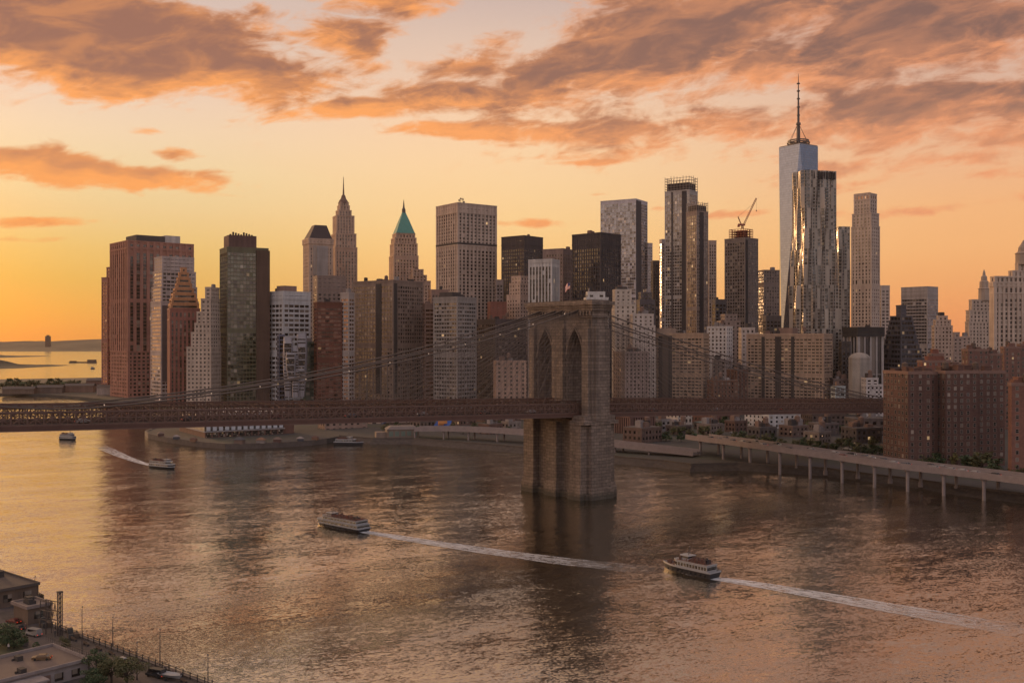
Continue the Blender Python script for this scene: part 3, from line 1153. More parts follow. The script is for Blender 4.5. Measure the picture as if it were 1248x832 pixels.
# --- left cluster -------------------------------------------------------------------------
b = B('office_tower', 'massive reddish office tower with vertical stone ribs near the left end of the skyline', (135, 156, 235, 294), 1150, .75, 'red', G_WARM, 7.5, 4.0, .46, .10, .9, .25, 2.2,
      [(0, 1, 0, 1, 429, dict(bay=5.0, pf=.42, sf=.42, dp=.5)), (0, 1, 0, 1, 303), (0, 1, 0, 1, 294, dict(sf=.7, floor=12, pf=.5))], clutter=2,
      pent=[(.18, .62, .2, .8, 284, 'dark'), (.62, .86, .2, .6, 282.5, 'pale')])
b = B('office_tower', 'thin dark slab tower tucked behind the left side of the reddish ribbed tower', (124.5, 131, 143, 339), 1225, .6, 'red', G_GOLD, 4.5, 4.0, .35, .45, .3, .5, 1.0,
      [(0, 1, 0, 1, 339), (.5, 1, 0, 1, 326)], clutter=0)
b = B('stepped_tower', 'grey glass tower with shoulders stepping in toward its flat top, beside the reddish tower', (184, 196.5, 241.5, 313), 1080, .8, (.25, .20, .18), G_BLUE, 4.5, 4.0, .18, .42, .2, .4, 1.0,
      [(0, 1, 0, 1, 368), (.02, .97, .04, .96, 350), (.05, .95, .08, .94, 331), (.07, .92, .14, .9, 313, dict(sf=.85))], clutter=1)
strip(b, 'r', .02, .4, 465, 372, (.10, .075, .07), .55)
b = B('brick_tower', 'narrow dark red tower topped by a stepped pyramid tinted like reflected sunset', (204.6, 207.5, 243, 377), 1025, .8, (.17, .072, .055), G_WARM, 4.2, 4.0, .52, .12, .6, .3, 1.2,
      [(0, 1, 0, 1, 390), (0, 1, 0, 1, 377, dict(sf=.6, floor=8))] +
      [(.5 - h, .5 + h, .5 - h, .5 + h, v, dict(wall=(.42, .20, .10), glass=G_DARK, pf=0, sf=.62, ds=.9, floor=4.2, cap=.5)) for h, v in
       ((.46, 370), (.42, 364), (.37, 357.5), (.30, 351), (.24, 345), (.19, 338), (.14, 331.5), (.07, 325))], clutter=0)  # orange crown walls stand in for sunset reflected in glass
b = B('stepped_tower', 'pale stone setback tower climbing in steps, leaning on the dark green glass tower', (228, 257, 269, 351), 985, 1.3, (.30, .235, .19), G_WARM, 4.2, 3.9, .5, .5, .35, .25, 1.2,
      [(0, 1, 0, 1, 424), (.02, .98, .02, .82, 406), (.04, .97, .03, .68, 395), (.06, .96, .04, .60, 381), (.08, .95, .05, .43, 365), (.12, .93, .05, .27, 351)], clutter=1)
b = B('glass_tower', 'tall dark olive glass tower with a brown boxy top floor', (268, 277, 327, 302), 1000, .8, (.085, .078, .05), G_GREEN, 3.2, 3.9, .10, .22, .10, .16, .6,
      None, clutter=0, pent=[(.06, .74, .15, .8, 285.5, (.075, .044, .038))])
q = MB()
q.box(.70 * b.w, b.w + 1.2, -1.6, .5 * b.l, 0.5, b.z(303.5))
for k in range(62):
    z = 4 + k * 3.0
    if z < b.z(305):
        q.box(.70 * b.w + .4, b.w + .8, -1.75, -1.6, z, z + 1.3)
q.build('dark_face_box', W((.10, .062, .046)), b.root)  # added box, its brown standing in for the tower's darker right face
q = MB()
for k in range(9):
    x = (.10 + .065 * k) * b.w
    q.box(x, x + 1.5, .2 * b.l, .2 * b.l + 2, b.z(285.5), b.z(285.5) + (1.2 + (k * 7 % 4) * .7))
q.build('roof_mast', W('dark'), b.root)
b = B('office_building', 'white gridded office block with wide windows, right of the dark olive glass tower', (327, 345, 377.5, 356), 1010, .8, (.42, .40, .39), G_WARM, 7.0, 4.6, .16, .44, .35, .5, 1.4,
      [(0, 1, 0, 1, 364), (0, 1, 0, 1, 356, dict(sf=.95))], clutter=2, pent=[(.15, .62, .2, .7, 347.5, 'brown')])
# little sculpted silver building
d = 935.0
root = thing('sculpted_building', 'small silver building of tilted curved volumes in front of the white gridded block', 'building', (X(360, d), d, 0), R(8))
SILV = plain('silver_panels', (.25, .24, .265), .4, .35, var=.2, scale=.15)
rs = random.Random(4)
for (u0, u1, v0, v1, dy, lean) in ((346, 356, 484, 411, 6, -1.2), (355, 364, 484, 423, 0, 1.0), (360, 371, 484, 406, 5, 1.6), (350, 361, 462, 430, -3, -.8), (362, 372, 452, 421, -2, .8), (348, 358, 440, 416, -1, -1.5)):
    q = MB()
    xa, xb, za, zb = X(u0, d) - X(360, d), X(u1, d) - X(360, d), Z(v0, d), Z(v1, d)
    n = 8
    for k in range(n):
        f0, f1 = k / n, (k + 1) / n
        def ring(f):
            w = (xb - xa) * (.5 - .06 * math.cos(f * 4))
            cx = (xa + xb) / 2 + lean * math.sin(f * 2.6)
            zz = za + (zb - za) * f
            return [(cx + w * math.copysign(abs(math.cos(a)) ** .42, math.cos(a)), dy + 5 + w * .9 * math.copysign(abs(math.sin(a)) ** .42, math.sin(a)), zz + .22 * w * math.cos(a) * f * (1 if lean > 0 else -1)) for a in [2 * math.pi * i / 14 for i in range(14)]]
        a, c = ring(f0), ring(f1)
        for i in range(14):
            j = (i + 1) % 14
            q.face([a[i], a[j], c[j], c[i]])
        if k == n - 1:
            q.face(c)
    q.build('curved_volume', SILV, root, smooth=False)
    for k in range(2, 18):
        q = MB()
        zz = za + (zb - za) * k / 19
        w = (xb - xa) * (.5 - .06 * math.cos(k / 19 * 4))
        cx = (xa + xb) / 2 + lean * math.sin(k / 19 * 2.6)
        if (k + int(u0)) % 5:
            q.box(cx - w * .8, cx + w * .75, dy + 5 - w * .9 - .12, dy + 5 - w * .9 + .3, zz, zz + 1.1)
            q.build('window_band', G_DARK, root)
b = B('office_building', 'narrow slate blue block beside the small silver building', (338, 340, 347, 409), 955, 1, (.10, .10, .13), G_DARK, 5, 3.9, .3, .3, .2, .2, .6, clutter=0)
b = B('office_building', 'low green glass block right of the small silver building', (370, 372, 384, 418), 960, 1, (.05, .075, .06), glassmat((.02, .05, .04), .004, 1.8), 4, 3.9, .2, .3, .2, .2, .6, clutter=1)

# --- Pine / Wall Street group ---------------------------------------------------------------
b = B('stone_tower', 'broad stone tower with a dark sloping hipped roof, behind the slender spired skyscraper', (370, 377, 405, 292), 1190, .9, 'tan', G_WARM, 4.2, 4.0, .5, .35, .5, .3, 1.6,
      [(0, 1, 0, 1, 297), (-.03, 1.03, -.03, 1.03, 291.5, dict(sf=.9))], clutter=0)
q = MB()
q.prism([(0, 0), (b.w, 0), (b.w, b.l), (0, b.l)], b.z(291.5) + 1.3, b.z(273), 0, scale=.52, cx=b.w * .62, cy=b.l * .5)
q.build('hipped_roof', plain('slate_roof', (.05, .036, .036), .7), b.root)
strip(b, 'r', .16, .30, 335, 299, (.30, .24, .2), .9)
q = MB()
q.box(.32 * b.w, .80 * b.w, -.8, 0, b.z(345), b.z(299))
for k in range(16):
    q.box(.33 * b.w, .79 * b.w, -1.0, -.8, b.z(344) + k * 2.6, b.z(344) + k * 2.6 + 1.3)
q.build('portal_front', W((.30, .26, .24)), b.root)
b = B('spired_skyscraper', 'slender art deco skyscraper tapering to a crown with a needle spire', (403.5, 409, 434.8, 285), 1255, .9, (.25, .17, .125), G_WARM, 3.6, 3.9, .55, .3, .6, .25, 1.6,
      [(0, 1, 0, 1, 302), (.03, .96, .04, .96, 285), (.08, .88, .08, .9, 263, dict(pf=.6)), (.2, .77, .2, .78, 256), (.26, .70, .26, .72, 250), (.30, .66, .3, .68, 246)], clutter=0)
spire(b, [(6.6, 246), (5.6, 243), (3.4, 240), (2.4, 236.5), (1.2, 235), (.7, 226), (.25, 213)], W('brown'))
b = B('office_block', 'plain grey brown block below the stone tower with the hipped roof', (382, 387, 421.5, 337), 1040, .8, (.13, .095, .08), G_DARK, 5, 4, .5, .5, .2, .3, 1.0, [(0, 1, 0, 1, 352), (0, 1, 0, 1, 337, dict(sf=.9))], clutter=0)
b = B('glass_tower', 'dark wine red glass block with fine horizontal bands', (383, 386.5, 416.5, 369.5), 945, .8, (.095, .038, .026), G_RED, 4, 3.6, .06, .42, .15, .3, .8, clutter=2)
b = B('office_tower', 'narrow grey tower with glass tinted like a gold reflection, right of the wine red block', (415.5, 425, 431.5, 358), 950, 1.1, (.24, .20, .18), G_GOLD, 3.5, 3.8, .2, .5, .2, .3, .8, clutter=1)  # gold tint of the glass stands in for a reflection
b = B('office_slab', 'wide brown office tower with dark vertical slots and a flat top', (430.5, 479, 515.5, 342.5), 985, 1.15, (.155, .112, .09), glassmat((.04, .03, .025), .003, 1.6, .3), 3.6, 3.8, .34, .40, .25, .35, 1.4, clutter=5)
strip(b, 'l', .28, .41, 480, 345, 'dark')
strip(b, 'r', .02, .12, 480, 345, 'dark')
strip(b, 'l', .0, .02, 480, 345, 'tan')
b = B('pyramid_tower', 'stone skyscraper crowned by a steep green copper pyramid roof with spire', (474.6, 480, 509.5, 300), 1320, .9, (.27, .18, .13), G_WARM, 3.8, 3.9, .52, .35, .5, .25, 1.5,
      [(0, 1, 0, 1, 312), (.03, .97, .03, .97, 297), (.07, .93, .07, .93, 290), (.12, .89, .12, .89, 284.5)], clutter=0)
x0, x1, y0, y1 = b.last
q = MB()
hw = (x1 - x0) / 2
cx, cy = (x0 + x1) / 2, (y0 + y1) / 2
for (h0, va), (h1, vb) in zip([(1.0, 283.3), (.74, 275), (.50, 267), (.30, 261)], [(.74, 275), (.50, 267), (.30, 261), (.16, 256.5)]):
    a = [(cx + sx * hw * h0, cy + sy * hw * h0, b.z(va)) for sx, sy in ((-1, -1), (1, -1), (1, 1), (-1, 1))]
    c = [(cx + sx * hw * h1, cy + sy * hw * h1, b.z(vb)) for sx, sy in ((-1, -1), (1, -1), (1, 1), (-1, 1))]
    for i in range(4):
        j = (i + 1) % 4
        q.face([a[i], a[j], c[j], c[i]])
q.build('pyramid_roof', COPPER, b.root)
spire(b, [(2.6, 258), (2.4, 253), (1.3, 251), (.9, 247), (.25, 241)], STEEL)
b = B('stone_building', 'stepped stone block attached to the right of the green roofed skyscraper', (499, 503, 524.5, 330), 1285, .9, (.25, .175, .135), G_WARM, 4, 4, .5, .4, .4, .25, 1.2,
      [(0, 1, 0, 1, 343), (0, .78, 0, .9, 336), (.05, .6, .05, .8, 329)], clutter=1)
b = B('office_tower', 'tall flat topped stone tower with vertical piers and a small antenna on its roof', (532.6, 558, 604.3, 247), 1150, .85, (.27, .205, .165), glassmat((.035, .028, .026), .003, 1.6, .25), 5.2, 3.9, .42, .34, .9, .35, 1.8,
      [(0, 1, 0, 1, 299), (0, 1, 0, 1, 296.5, dict(wall='dark', glass=G_DARK, pf=.0, sf=.9, ds=.1)), (0, 1, 0, 1, 259), (0, 1, 0, 1, 248, dict(sf=.95, floor=12, ds=.5))], clutter=1)
q = MB()
for k, (dx_, h) in enumerate(((0, 5.5), (2.2, 7.5), (5, 7.0), (6.5, 4))):
    q.bar((b.w * .2 + dx_, b.l * .3, b.z(247)), (b.w * .2 + dx_, b.l * .3, b.z(247) + h + 1), .35, 5)
    q.box(b.w * .2 + dx_ - .9, b.w * .2 + dx_ + .9, b.l * .3 - .6, b.l * .3 + .6, b.z(247) + h - 1.2, b.z(247) + h)
q.build('antenna', STEEL, b.root)
b = B('office_tower', 'mid height grey tower with one dark side and one light banded side', (528.8, 557.3, 580, 363), 960, 1.1, (.19, .168, .155), glassmat((.03, .028, .028), .006, 1.7, .3), 3.4, 3.7, .16, .46, .2, .4, 1.0, clutter=2,
      pent=[(.05, .5, .25, .8, 355.5, 'dark')])
b = B('office_building', 'low brown building with lit bands between the wide brown tower and the grey tower', (515.5, 518, 530, 371), 1000, 1, (.14, .09, .07), G_GOLD, 5, 3.9, .1, .5, .2, .4, .8, clutter=1)
b = B('office_building', 'dim brown block peeking out above the grey tower', (522, 526, 546, 354), 1110, 1, 'brown', G_DARK, 4, 4, .4, .4, .2, .3, .8, clutter=1)

# --- behind and beside the bridge tower -----------------------------------------------------
b = B('office_tower', 'near black slab tower with a blank cap, standing alone behind the bridge tower', (611.5, 639, 661.3, 288), 1130, 1, (.042, .034, .034), glassmat((.02, .017, .018), .03, 1.6, .15), 3.2, 3.9, .42, .4, .3, .2, 1.2,
      [(0, 1, 0, 1, 298), (0, 1, 0, 1, 288, dict(sf=.97, floor=11))], clutter=1)
b = B('office_tower', 'shorter tower with thin white vertical fins just above the bridge tower', (645, 672.3, 681, 317), 985, 1.4, (.46, .43, .41), G_DARK, 3.2, 3.9, .36, .04, .6, .2, .9,
      [(0, 1, 0, 1, 319.5), (0, 1, 0, 1, 317, dict(sf=.95, floor=4))], clutter=1)
b = B('office_tower', 'plain taupe tower rising behind the white finned tower', (662, 686, 699, 304), 1060, 1, (.13, .095, .085), glassmat((.05, .038, .034), .003, 1.5, .3), 3.4, 3.9, .5, .4, .2, .25, 1, clutter=1)
b = B('office_tower', 'black office tower with narrow ribs and a blank top band, directly behind the bridge tower', (698, 732, 756, 284.5), 1010, 1.1, (.036, .031, .033), glassmat((.016, .014, .016), .008, 1.7, .15), 2.9, 3.8, .36, .3, .5, .2, 1,
      [(0, 1, 0, 1, 297), (0, 1, 0, 1, 284.5, dict(sf=.97, floor=12))], clutter=2)
b = B('glass_tower', 'tall pale mirrored glass slab with a sharp dark edge near its right corner', (732, 775, 789, 243), 1500, 1.3, (.26, .24, .25), G_BLUE, 3.2, 4.2, .08, .16, .08, .12, .5, clutter=0)
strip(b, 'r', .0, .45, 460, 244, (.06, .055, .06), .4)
b = B('glass_tower', 'narrow lower shoulder tower touching the pale mirrored slab', (786, 789.5, 795, 297), 1515, 1, (.27, .22, .2), G_BLUE, 3.6, 4.2, .1, .3, .1, .2, .5, clutter=0)
b = B('apartment_building', 'cream masonry block with steps in its top, right behind the bridge tower', (746, 750, 776, 352), 935, .9, 'cream', G_WARM, 4.6, 3.6, .62, .55, .3, .25, 1.6,
      [(0, 1, 0, 1, 402), (0, .95, .05, 1, 372), (.02, .75, .1, .9, 354)], clutter=2, pent=[(.1, .6, .2, .7, 349, 'dark')])
b = B('apartment_building', 'lower pale masonry block with cornices joined to the cream stepped block', (768, 772, 799, 384), 915, .9, (.36, .30, .26), G_WARM, 4.2, 3.6, .6, .5, .3, .25, 1.4,
      [(0, 1, 0, 1, 424), (0, .97, 0, 1, 398), (0, .9, .05, .9, 384)], clutter=3)
b = B('apartment_building', 'taupe block with small windows between the bridge tower and the brown slab apartments', (748, 762, 790, 430), 890, .9, (.27, .20, .17), G_LIT, 3.6, 3.2, .6, .5, .25, .2, 1.2, clutter=4)
b = B('apartment_building', 'white walled rooftop storey showing above the top of the bridge tower', (712, 715, 741, 357), 880, .7, (.56, .52, .48), G_DARK, 9, 5, .75, .6, .3, .25, 1.4,
      [(0, 1, 0, 1, 364), (.08, .86, .1, .8, 357)], clutter=2)
b = B('office_building', 'dark glass building dotted with lit windows left of the bridge tower', (581, 604, 641, 390), 1000, 1, (.055, .042, .042), G_LIT, 3.4, 3.5, .3, .4, .2, .25, 1, clutter=3)
b = B('brick_building', 'rust red topped block left of the bridge tower', (594.5, 598, 617, 369), 1045, 1, (.14, .058, .042), G_WARM, 5, 4, .6, .6, .3, .25, 1.4, [(0, 1, 0, 1, 381), (0, 1, 0, 1, 369, dict(sf=.96, floor=10))], clutter=0)
b = B('stone_building', 'hazy tan masonry block under the near black slab tower', (618, 634, 650, 338), 1060, 1, (.28, .20, .16), G_WARM, 4, 3.8, .55, .5, .3, .2, 1.2, [(0, 1, 0, 1, 360), (.1, .9, .1, .9, 346), (.25, .9, .2, .9, 337)], clutter=1)
b = B('apartment_building', 'plain tan block with pairs of windows beside the left pier of the bridge tower', (601.5, 605, 641, 441), 905, .7, (.25, .165, .125), G_WARM, 5.0, 3.6, .66, .5, .25, .2, 1.6, clutter=3)
b = B('office_building', 'narrow grey building glimpsed between the tall ribbed tower and the dark lit building', (603, 605, 613, 342), 1130, 1, (.16, .125, .11), G_LIT, 4, 4, .4, .4, .2, .2, .8, clutter=0)

# --- construction towers ----------------------------------------------------------------------
TW = glassmat((.075, .07, .075), .02, 2.4, .12, .07, .45)
b = B('glass_tower', 'tallest of the twin unfinished glass towers, scaffold frame around its open top', (810.5, 840, 850, 232), 1300, 1.4, (.24, .215, .20), TW, 3.4, 4.0, .12, .2, .25, .15, .9,
      [(0, 1, 0, 1, 232)], clutter=0, roof=ROOF)
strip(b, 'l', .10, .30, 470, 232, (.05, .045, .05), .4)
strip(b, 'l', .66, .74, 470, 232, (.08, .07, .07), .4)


def open_frame(b, x0, x1, y0, y1, v0, v1, nx, ny, nz, mat, r=.3, name='steel_frame', crooked=.0):
    q = MB()
    z0, z1 = b.z(v0), b.z(v1)
    rnd = random.Random(nx * 7 + nz)
    for i in range(nx + 1):
        for j in range(ny + 1):
            if 0 < i < nx and 0 < j < ny:
                continue
            x, y = x0 + (x1 - x0) * i / nx, y0 + (y1 - y0) * j / ny
            q.bar((x, y, z0), (x, y, z1 + rnd.uniform(0, crooked)), r)
    for k in range(nz + 1):
        z = z0 + (z1 - z0) * k / nz
        for (a, c) in (((x0, y0), (x1, y0)), ((x1, y0), (x1, y1)), ((x1, y1), (x0, y1)), ((x0, y1), (x0, y0))):
            q.bar((*a, z), (*c, z), r * .9)
    return q.build(name, mat, b.root)


open_frame(b, 0, b.w, 0, b.l, 232, 215.5, 4, 8, 5, plain('scaffold', (.20, .16, .14), .7), .32, 'scaffold', 3)
q = MB()
q.box(2, b.w - 2, 2, b.l - 2, b.z(232), b.z(222))
q.build('core_wall', W('dark'), b.root)
b = B('glass_tower', 'lower right of the twin unfinished towers, bronze glass with an open frame on top', (836.6, 849, 862.7, 258), 1250, 1, (.17, .13, .11), glassmat((.06, .05, .05), .03, 2.3, .15, .08, .4), 3.2, 4.0, .22, .25, .3, .15, .9, [(0, 1, 0, 1, 258)], clutter=0)
open_frame(b, 0, b.w, 0, b.l, 258, 247, 6, 6, 4, plain('scaffold', (.20, .16, .14), .7), .3, 'scaffold', 2)
q = MB()
q.box(1.5, b.w - 1.5, 1.5, b.l - 1.5, b.z(258), b.z(250))
q.build('core_wall', W('dark'), b.root)
strip(b, 'r', .25, .6, 470, 258, (.045, .04, .042), .5)
b = B('glass_tower', 'short glass wing on the left flank of the tallest unfinished tower', (804, 806.5, 813, 292.5), 1320, 1, (.22, .19, .18), TW, 3.4, 4, .12, .25, .2, .15, .8, clutter=0)
b = B('office_tower', 'slim beige tower behind the right flank of the unfinished towers', (861, 864, 872.8, 294), 1345, 1, (.33, .25, .2), G_WARM, 3.4, 4, .4, .3, .3, .2, .8, clutter=0)
b = B('office_tower', 'slim dark tower left of the unfinished glass towers', (793.5, 796, 805, 318.5), 1380, 1, 'dark', G_DARK, 3.4, 4, .4, .3, .3, .2, .8, clutter=0)
b = B('office_building', 'dark low block at the foot of the pale mirrored slab', (776, 780, 798, 352), 1200, 1, (.07, .06, .062), G_DARK, 4, 4, .3, .4, .2, .2, .8, [(0, 1, 0, 1, 366), (.1, .8, .1, .9, 357)], clutter=1)
b = B('unfinished_tower', 'dark tower under construction with rust red steel on top', (883.6, 908, 923.5, 290.5), 1200, 1.1, (.10, .082, .075), glassmat((.022, .02, .022), .02, 1.8, .2), 3.4, 3.9, .3, .34, .35, .2, 1, clutter=0)
strip(b, 'r', .02, .2, 470, 292, (.03, .028, .03), .6)
REDST = plain('red_steel', (.22, .06, .035), .7)
open_frame(b, .1 * b.w, .8 * b.w, .12 * b.l, .85 * b.l, 289.8, 278, 5, 5, 4, REDST, .35)
q = MB()
for k in range(3):
    zz = b.z(289.8) + (b.z(278) - b.z(289.8)) * (k + 1) / 4
    q.box(.12 * b.w, .78 * b.w, .14 * b.l, .83 * b.l, zz - .3, zz)
q.box(.3 * b.w, .6 * b.w, .3 * b.l, .6 * b.l, b.z(290), b.z(279))
q.build('floor_slab', REDST, b.root)
# tower crane on it
cr = thing('tower_crane', 'red luffing crane with raised jib on the unfinished dark tower', 'crane', tuple(Matrix.Rotation(b.th, 4, 'Z') @ Vector((b.w * .35, b.l * .35, 0)) + b.root.location))
cd = cr.location.y
cz = lambda v: Z(v, cd)
cu = lambda u: X(u, cd) - cr.location.x
mu = 908.0
CM = plain('crane_paint', (.26, .07, .045), .6)


def lattice_bar(a, c, wd, r, n, mat, name, parent):
    q = MB()
    a, c = Vector(a), Vector(c)
    d = (c - a).normalized()
    s = d.cross(Vector((0, 1, 0))).normalized() * wd
    t = Vector((0, wd, 0))
    cs = [s + t, s - t, -s - t, -s + t]
    for o in cs:
        q.bar(a + o, c + o * .7, r)
    for k in range(n):
        p0, p1 = a.lerp(c, k / n), a.lerp(c, (k + 1) / n)
        for i in range(4):
            q.bar(p0 + cs[i], p1 + cs[(i + 1) % 4], r * .7)
    return q.build(name, mat, parent)


base_v = 279.0
lattice_bar((0, 0, cz(base_v)), (0, 0, cz(275)), 1.1, .3, 4, CM, 'mast', cr)
q = MB()
q.box(-5.2, 3.0, -1.4, 1.4, cz(275), cz(275) + 2.2)
q.box(-5.6, -3.4, -1.6, 1.6, cz(275) - 1.6, cz(275) + 1)
q.build('machinery_deck', CM, cr)
pj = cu(922.6) - cu(906.8)
lattice_bar((1.2, 0, cz(274.5)), (pj + 1.2, 0, cz(241.5)), .8, .24, 14, CM, 'jib', cr)
lattice_bar((-1, 0, cz(275)), (-5.2, 0, cz(264)), .5, .22, 4, CM, 'a_frame', cr)
q = MB()
q.bar((-5.2, 0, cz(264)), (pj * .8 + 1.2, 0, cz(248)), .12)
q.bar((pj + 1.2, 0, cz(241.5)), (pj + 1.2, 0, cz(256)), .1)
q.box(pj + .7, pj + 1.7, -.4, .4, cz(257.5), cz(256))
q.build('hoist_rope', STEEL, cr)
b = B('office_tower', 'grey brown block right of the unfinished dark tower', (923.5, 931, 949.8, 330), 1260, .9, (.135, .105, .092), glassmat((.035, .028, .026), .01, 1.6, .3), 3.6, 3.9, .45, .35, .3, .2, 1, [(0, 1, 0, 1, 345), (0, 1, 0, 1, 330)], clutter=1)
b = B('office_building', 'dark low building between the unfinished towers', (868, 872, 885, 366), 1170, 1, (.05, .045, .048), G_DARK, 4, 4, .3, .4, .2, .2, .8, clutter=1)
b = B('office_building', 'low brown building at the foot of the unfinished dark tower', (874, 880, 902, 385), 1060, 1, (.15, .115, .10), G_DARK, 4.4, 4, .55, .5, .3, .2, 1, [(0, 1, 0, 1, 392), (.2, .85, .1, .9, 384)], clutter=1)
b = B('office_building', 'dark glassy block below the grey brown block', (930, 934, 952, 386), 1090, 1, (.07, .058, .055), G_LIT, 4, 3.8, .3, .4, .2, .2, .8, clutter=1)

# --- the tallest tower: square base turning into a square top through eight triangles -----------
d = 1785.0
root = thing('glass_skyscraper', 'tallest skyscraper, tapering mirrored glass prism with ringed mast', 'skyscraper', (X(973, d), d, 0))
zt, zb_ = Z(179.5, d), 3.0
rt, rb = 32.8, 42.5
e = R(-11.5)
topc = [Vector((rt * math.sin(e + k * math.pi / 2), -rt * math.cos(e + k * math.pi / 2), zt)) for k in range(4)]
botc = [Vector((rb * math.sin(e + math.pi / 4 + k * math.pi / 2), -rb * math.cos(e + math.pi / 4 + k * math.pi / 2), 57.0)) for k in range(4)]


def mirror_glass():
    m, t, b = mat_new('mirror_glass')
    oc = t.new('ShaderNodeTexCoord').outputs['Object']
    x, y, z = t.sep(oc)
    ln = t.m('LESS_THAN', t.m('FRACT', t.m('DIVIDE', z, 4.1)), .16)
    wn = t.new('ShaderNodeTexWhiteNoise', noise_dimensions='3D')
    t.put(wn.inputs['Vector'], t.xyz(t.m('FLOOR', t.m('DIVIDE', x, 3)), t.m('FLOOR', t.m('DIVIDE', y, 3)), t.m('FLOOR', t.m('DIVIDE', z, 4.1))))
    k = t.m('MULTIPLY_ADD', wn.outputs[0], .22, .88)
    c = t.mix(ln, t.mix(1.0, (.15, .17, .225, 1), t.xyz(k, k, k), 'MULTIPLY'), (.11, .12, .15, 1))
    t.put(b.inputs['Base Color'], c)
    b.inputs['Metallic'].default_value = .92
    b.inputs['Roughness'].default_value = .07
    return m


MIR = mirror_glass()
q = MB()
for k in range(4):
    q.face([botc[k - 1], botc[k], topc[k]])
    q.face([botc[k], topc[(k + 1) % 4], topc[k]])
q.face(topc)
q.build('glass_prism', MIR, root)
q = MB()
q.prism([(v.x, v.y) for v in botc], 0.5, 57.0)
q.build('podium', W('silver'), root)
q = MB()
q.prism([(v.x * .98, v.y * .98) for v in topc], zt, zt + 1.6)
q.build('roof_parapet', W('grey'), root)
for (r0, va, vb) in ((15.5, 177.5, 175.3), (19.5, 175.0, 173.6), (18.0, 172.6, 171.2)):
    q = MB()
    n = 28
    za, zc = Z(va, d), Z(vb, d)
    for k in range(n):
        a0, a1 = 2 * math.pi * k / n, 2 * math.pi * (k + 1) / n
        for rr in (r0, r0 - 1.6):
            q.face([(rr * math.cos(a0), rr * math.sin(a0), za), (rr * math.cos(a1), rr * math.sin(a1), za), (rr * math.cos(a1), rr * math.sin(a1), zc), (rr * math.cos(a0), rr * math.sin(a0), zc)])
        for zz in (za, zc):
            q.face([(r0 * math.cos(a0), r0 * math.sin(a0), zz), (r0 * math.cos(a1), r0 * math.sin(a1), zz), ((r0 - 1.6) * math.cos(a1), (r0 - 1.6) * math.sin(a1), zz), ((r0 - 1.6) * math.cos(a0), (r0 - 1.6) * math.sin(a0), zz)])
        if k % 2 == 0:
            q.bar((r0 * .98 * math.cos(a0), r0 * .98 * math.sin(a0), zt + .5), (r0 * .98 * math.cos(a0), r0 * .98 * math.sin(a0), zc), .28)
    q.build('antenna_ring', STEEL, root)
q = MB()
prev = None
for (r0, v) in ((3.6, 178), (3.2, 158), (2.3, 150), (2.0, 140), (1.7, 130), (1.4, 120), (1.1, 110), (.7, 99), (.3, 90)):
    if prev:
        q.cyl(0, 0, Z(prev[1], d), Z(v, d), prev[0], r0, 8)
    prev = (r0, v)
for v in (150.5, 140.5, 130.5, 120.5, 111, 102):
    q.cyl(0, 0, Z(v + .7, d), Z(v - .5, d), 2.9, 2.9, 10)
q.cyl(0, 0, Z(152.5, d), Z(150, d), 4.2, 4.2, 10)
q.build('mast', STEEL, root)
q = MB()
for k in range(6):
    a0 = k * math.pi / 3 + .2
    q.bar((17 * math.cos(a0), 17 * math.sin(a0), Z(173, d)), (1.5 * math.cos(a0), 1.5 * math.sin(a0), Z(152, d)), .32)
q.build('guy_cable', STEEL, root)

# --- rippling steel apartment tower ----------------------------------------------------------
RIP = plain('rippled_steel', (.27, .235, .205), .38, .6, var=.12, scale=.05)


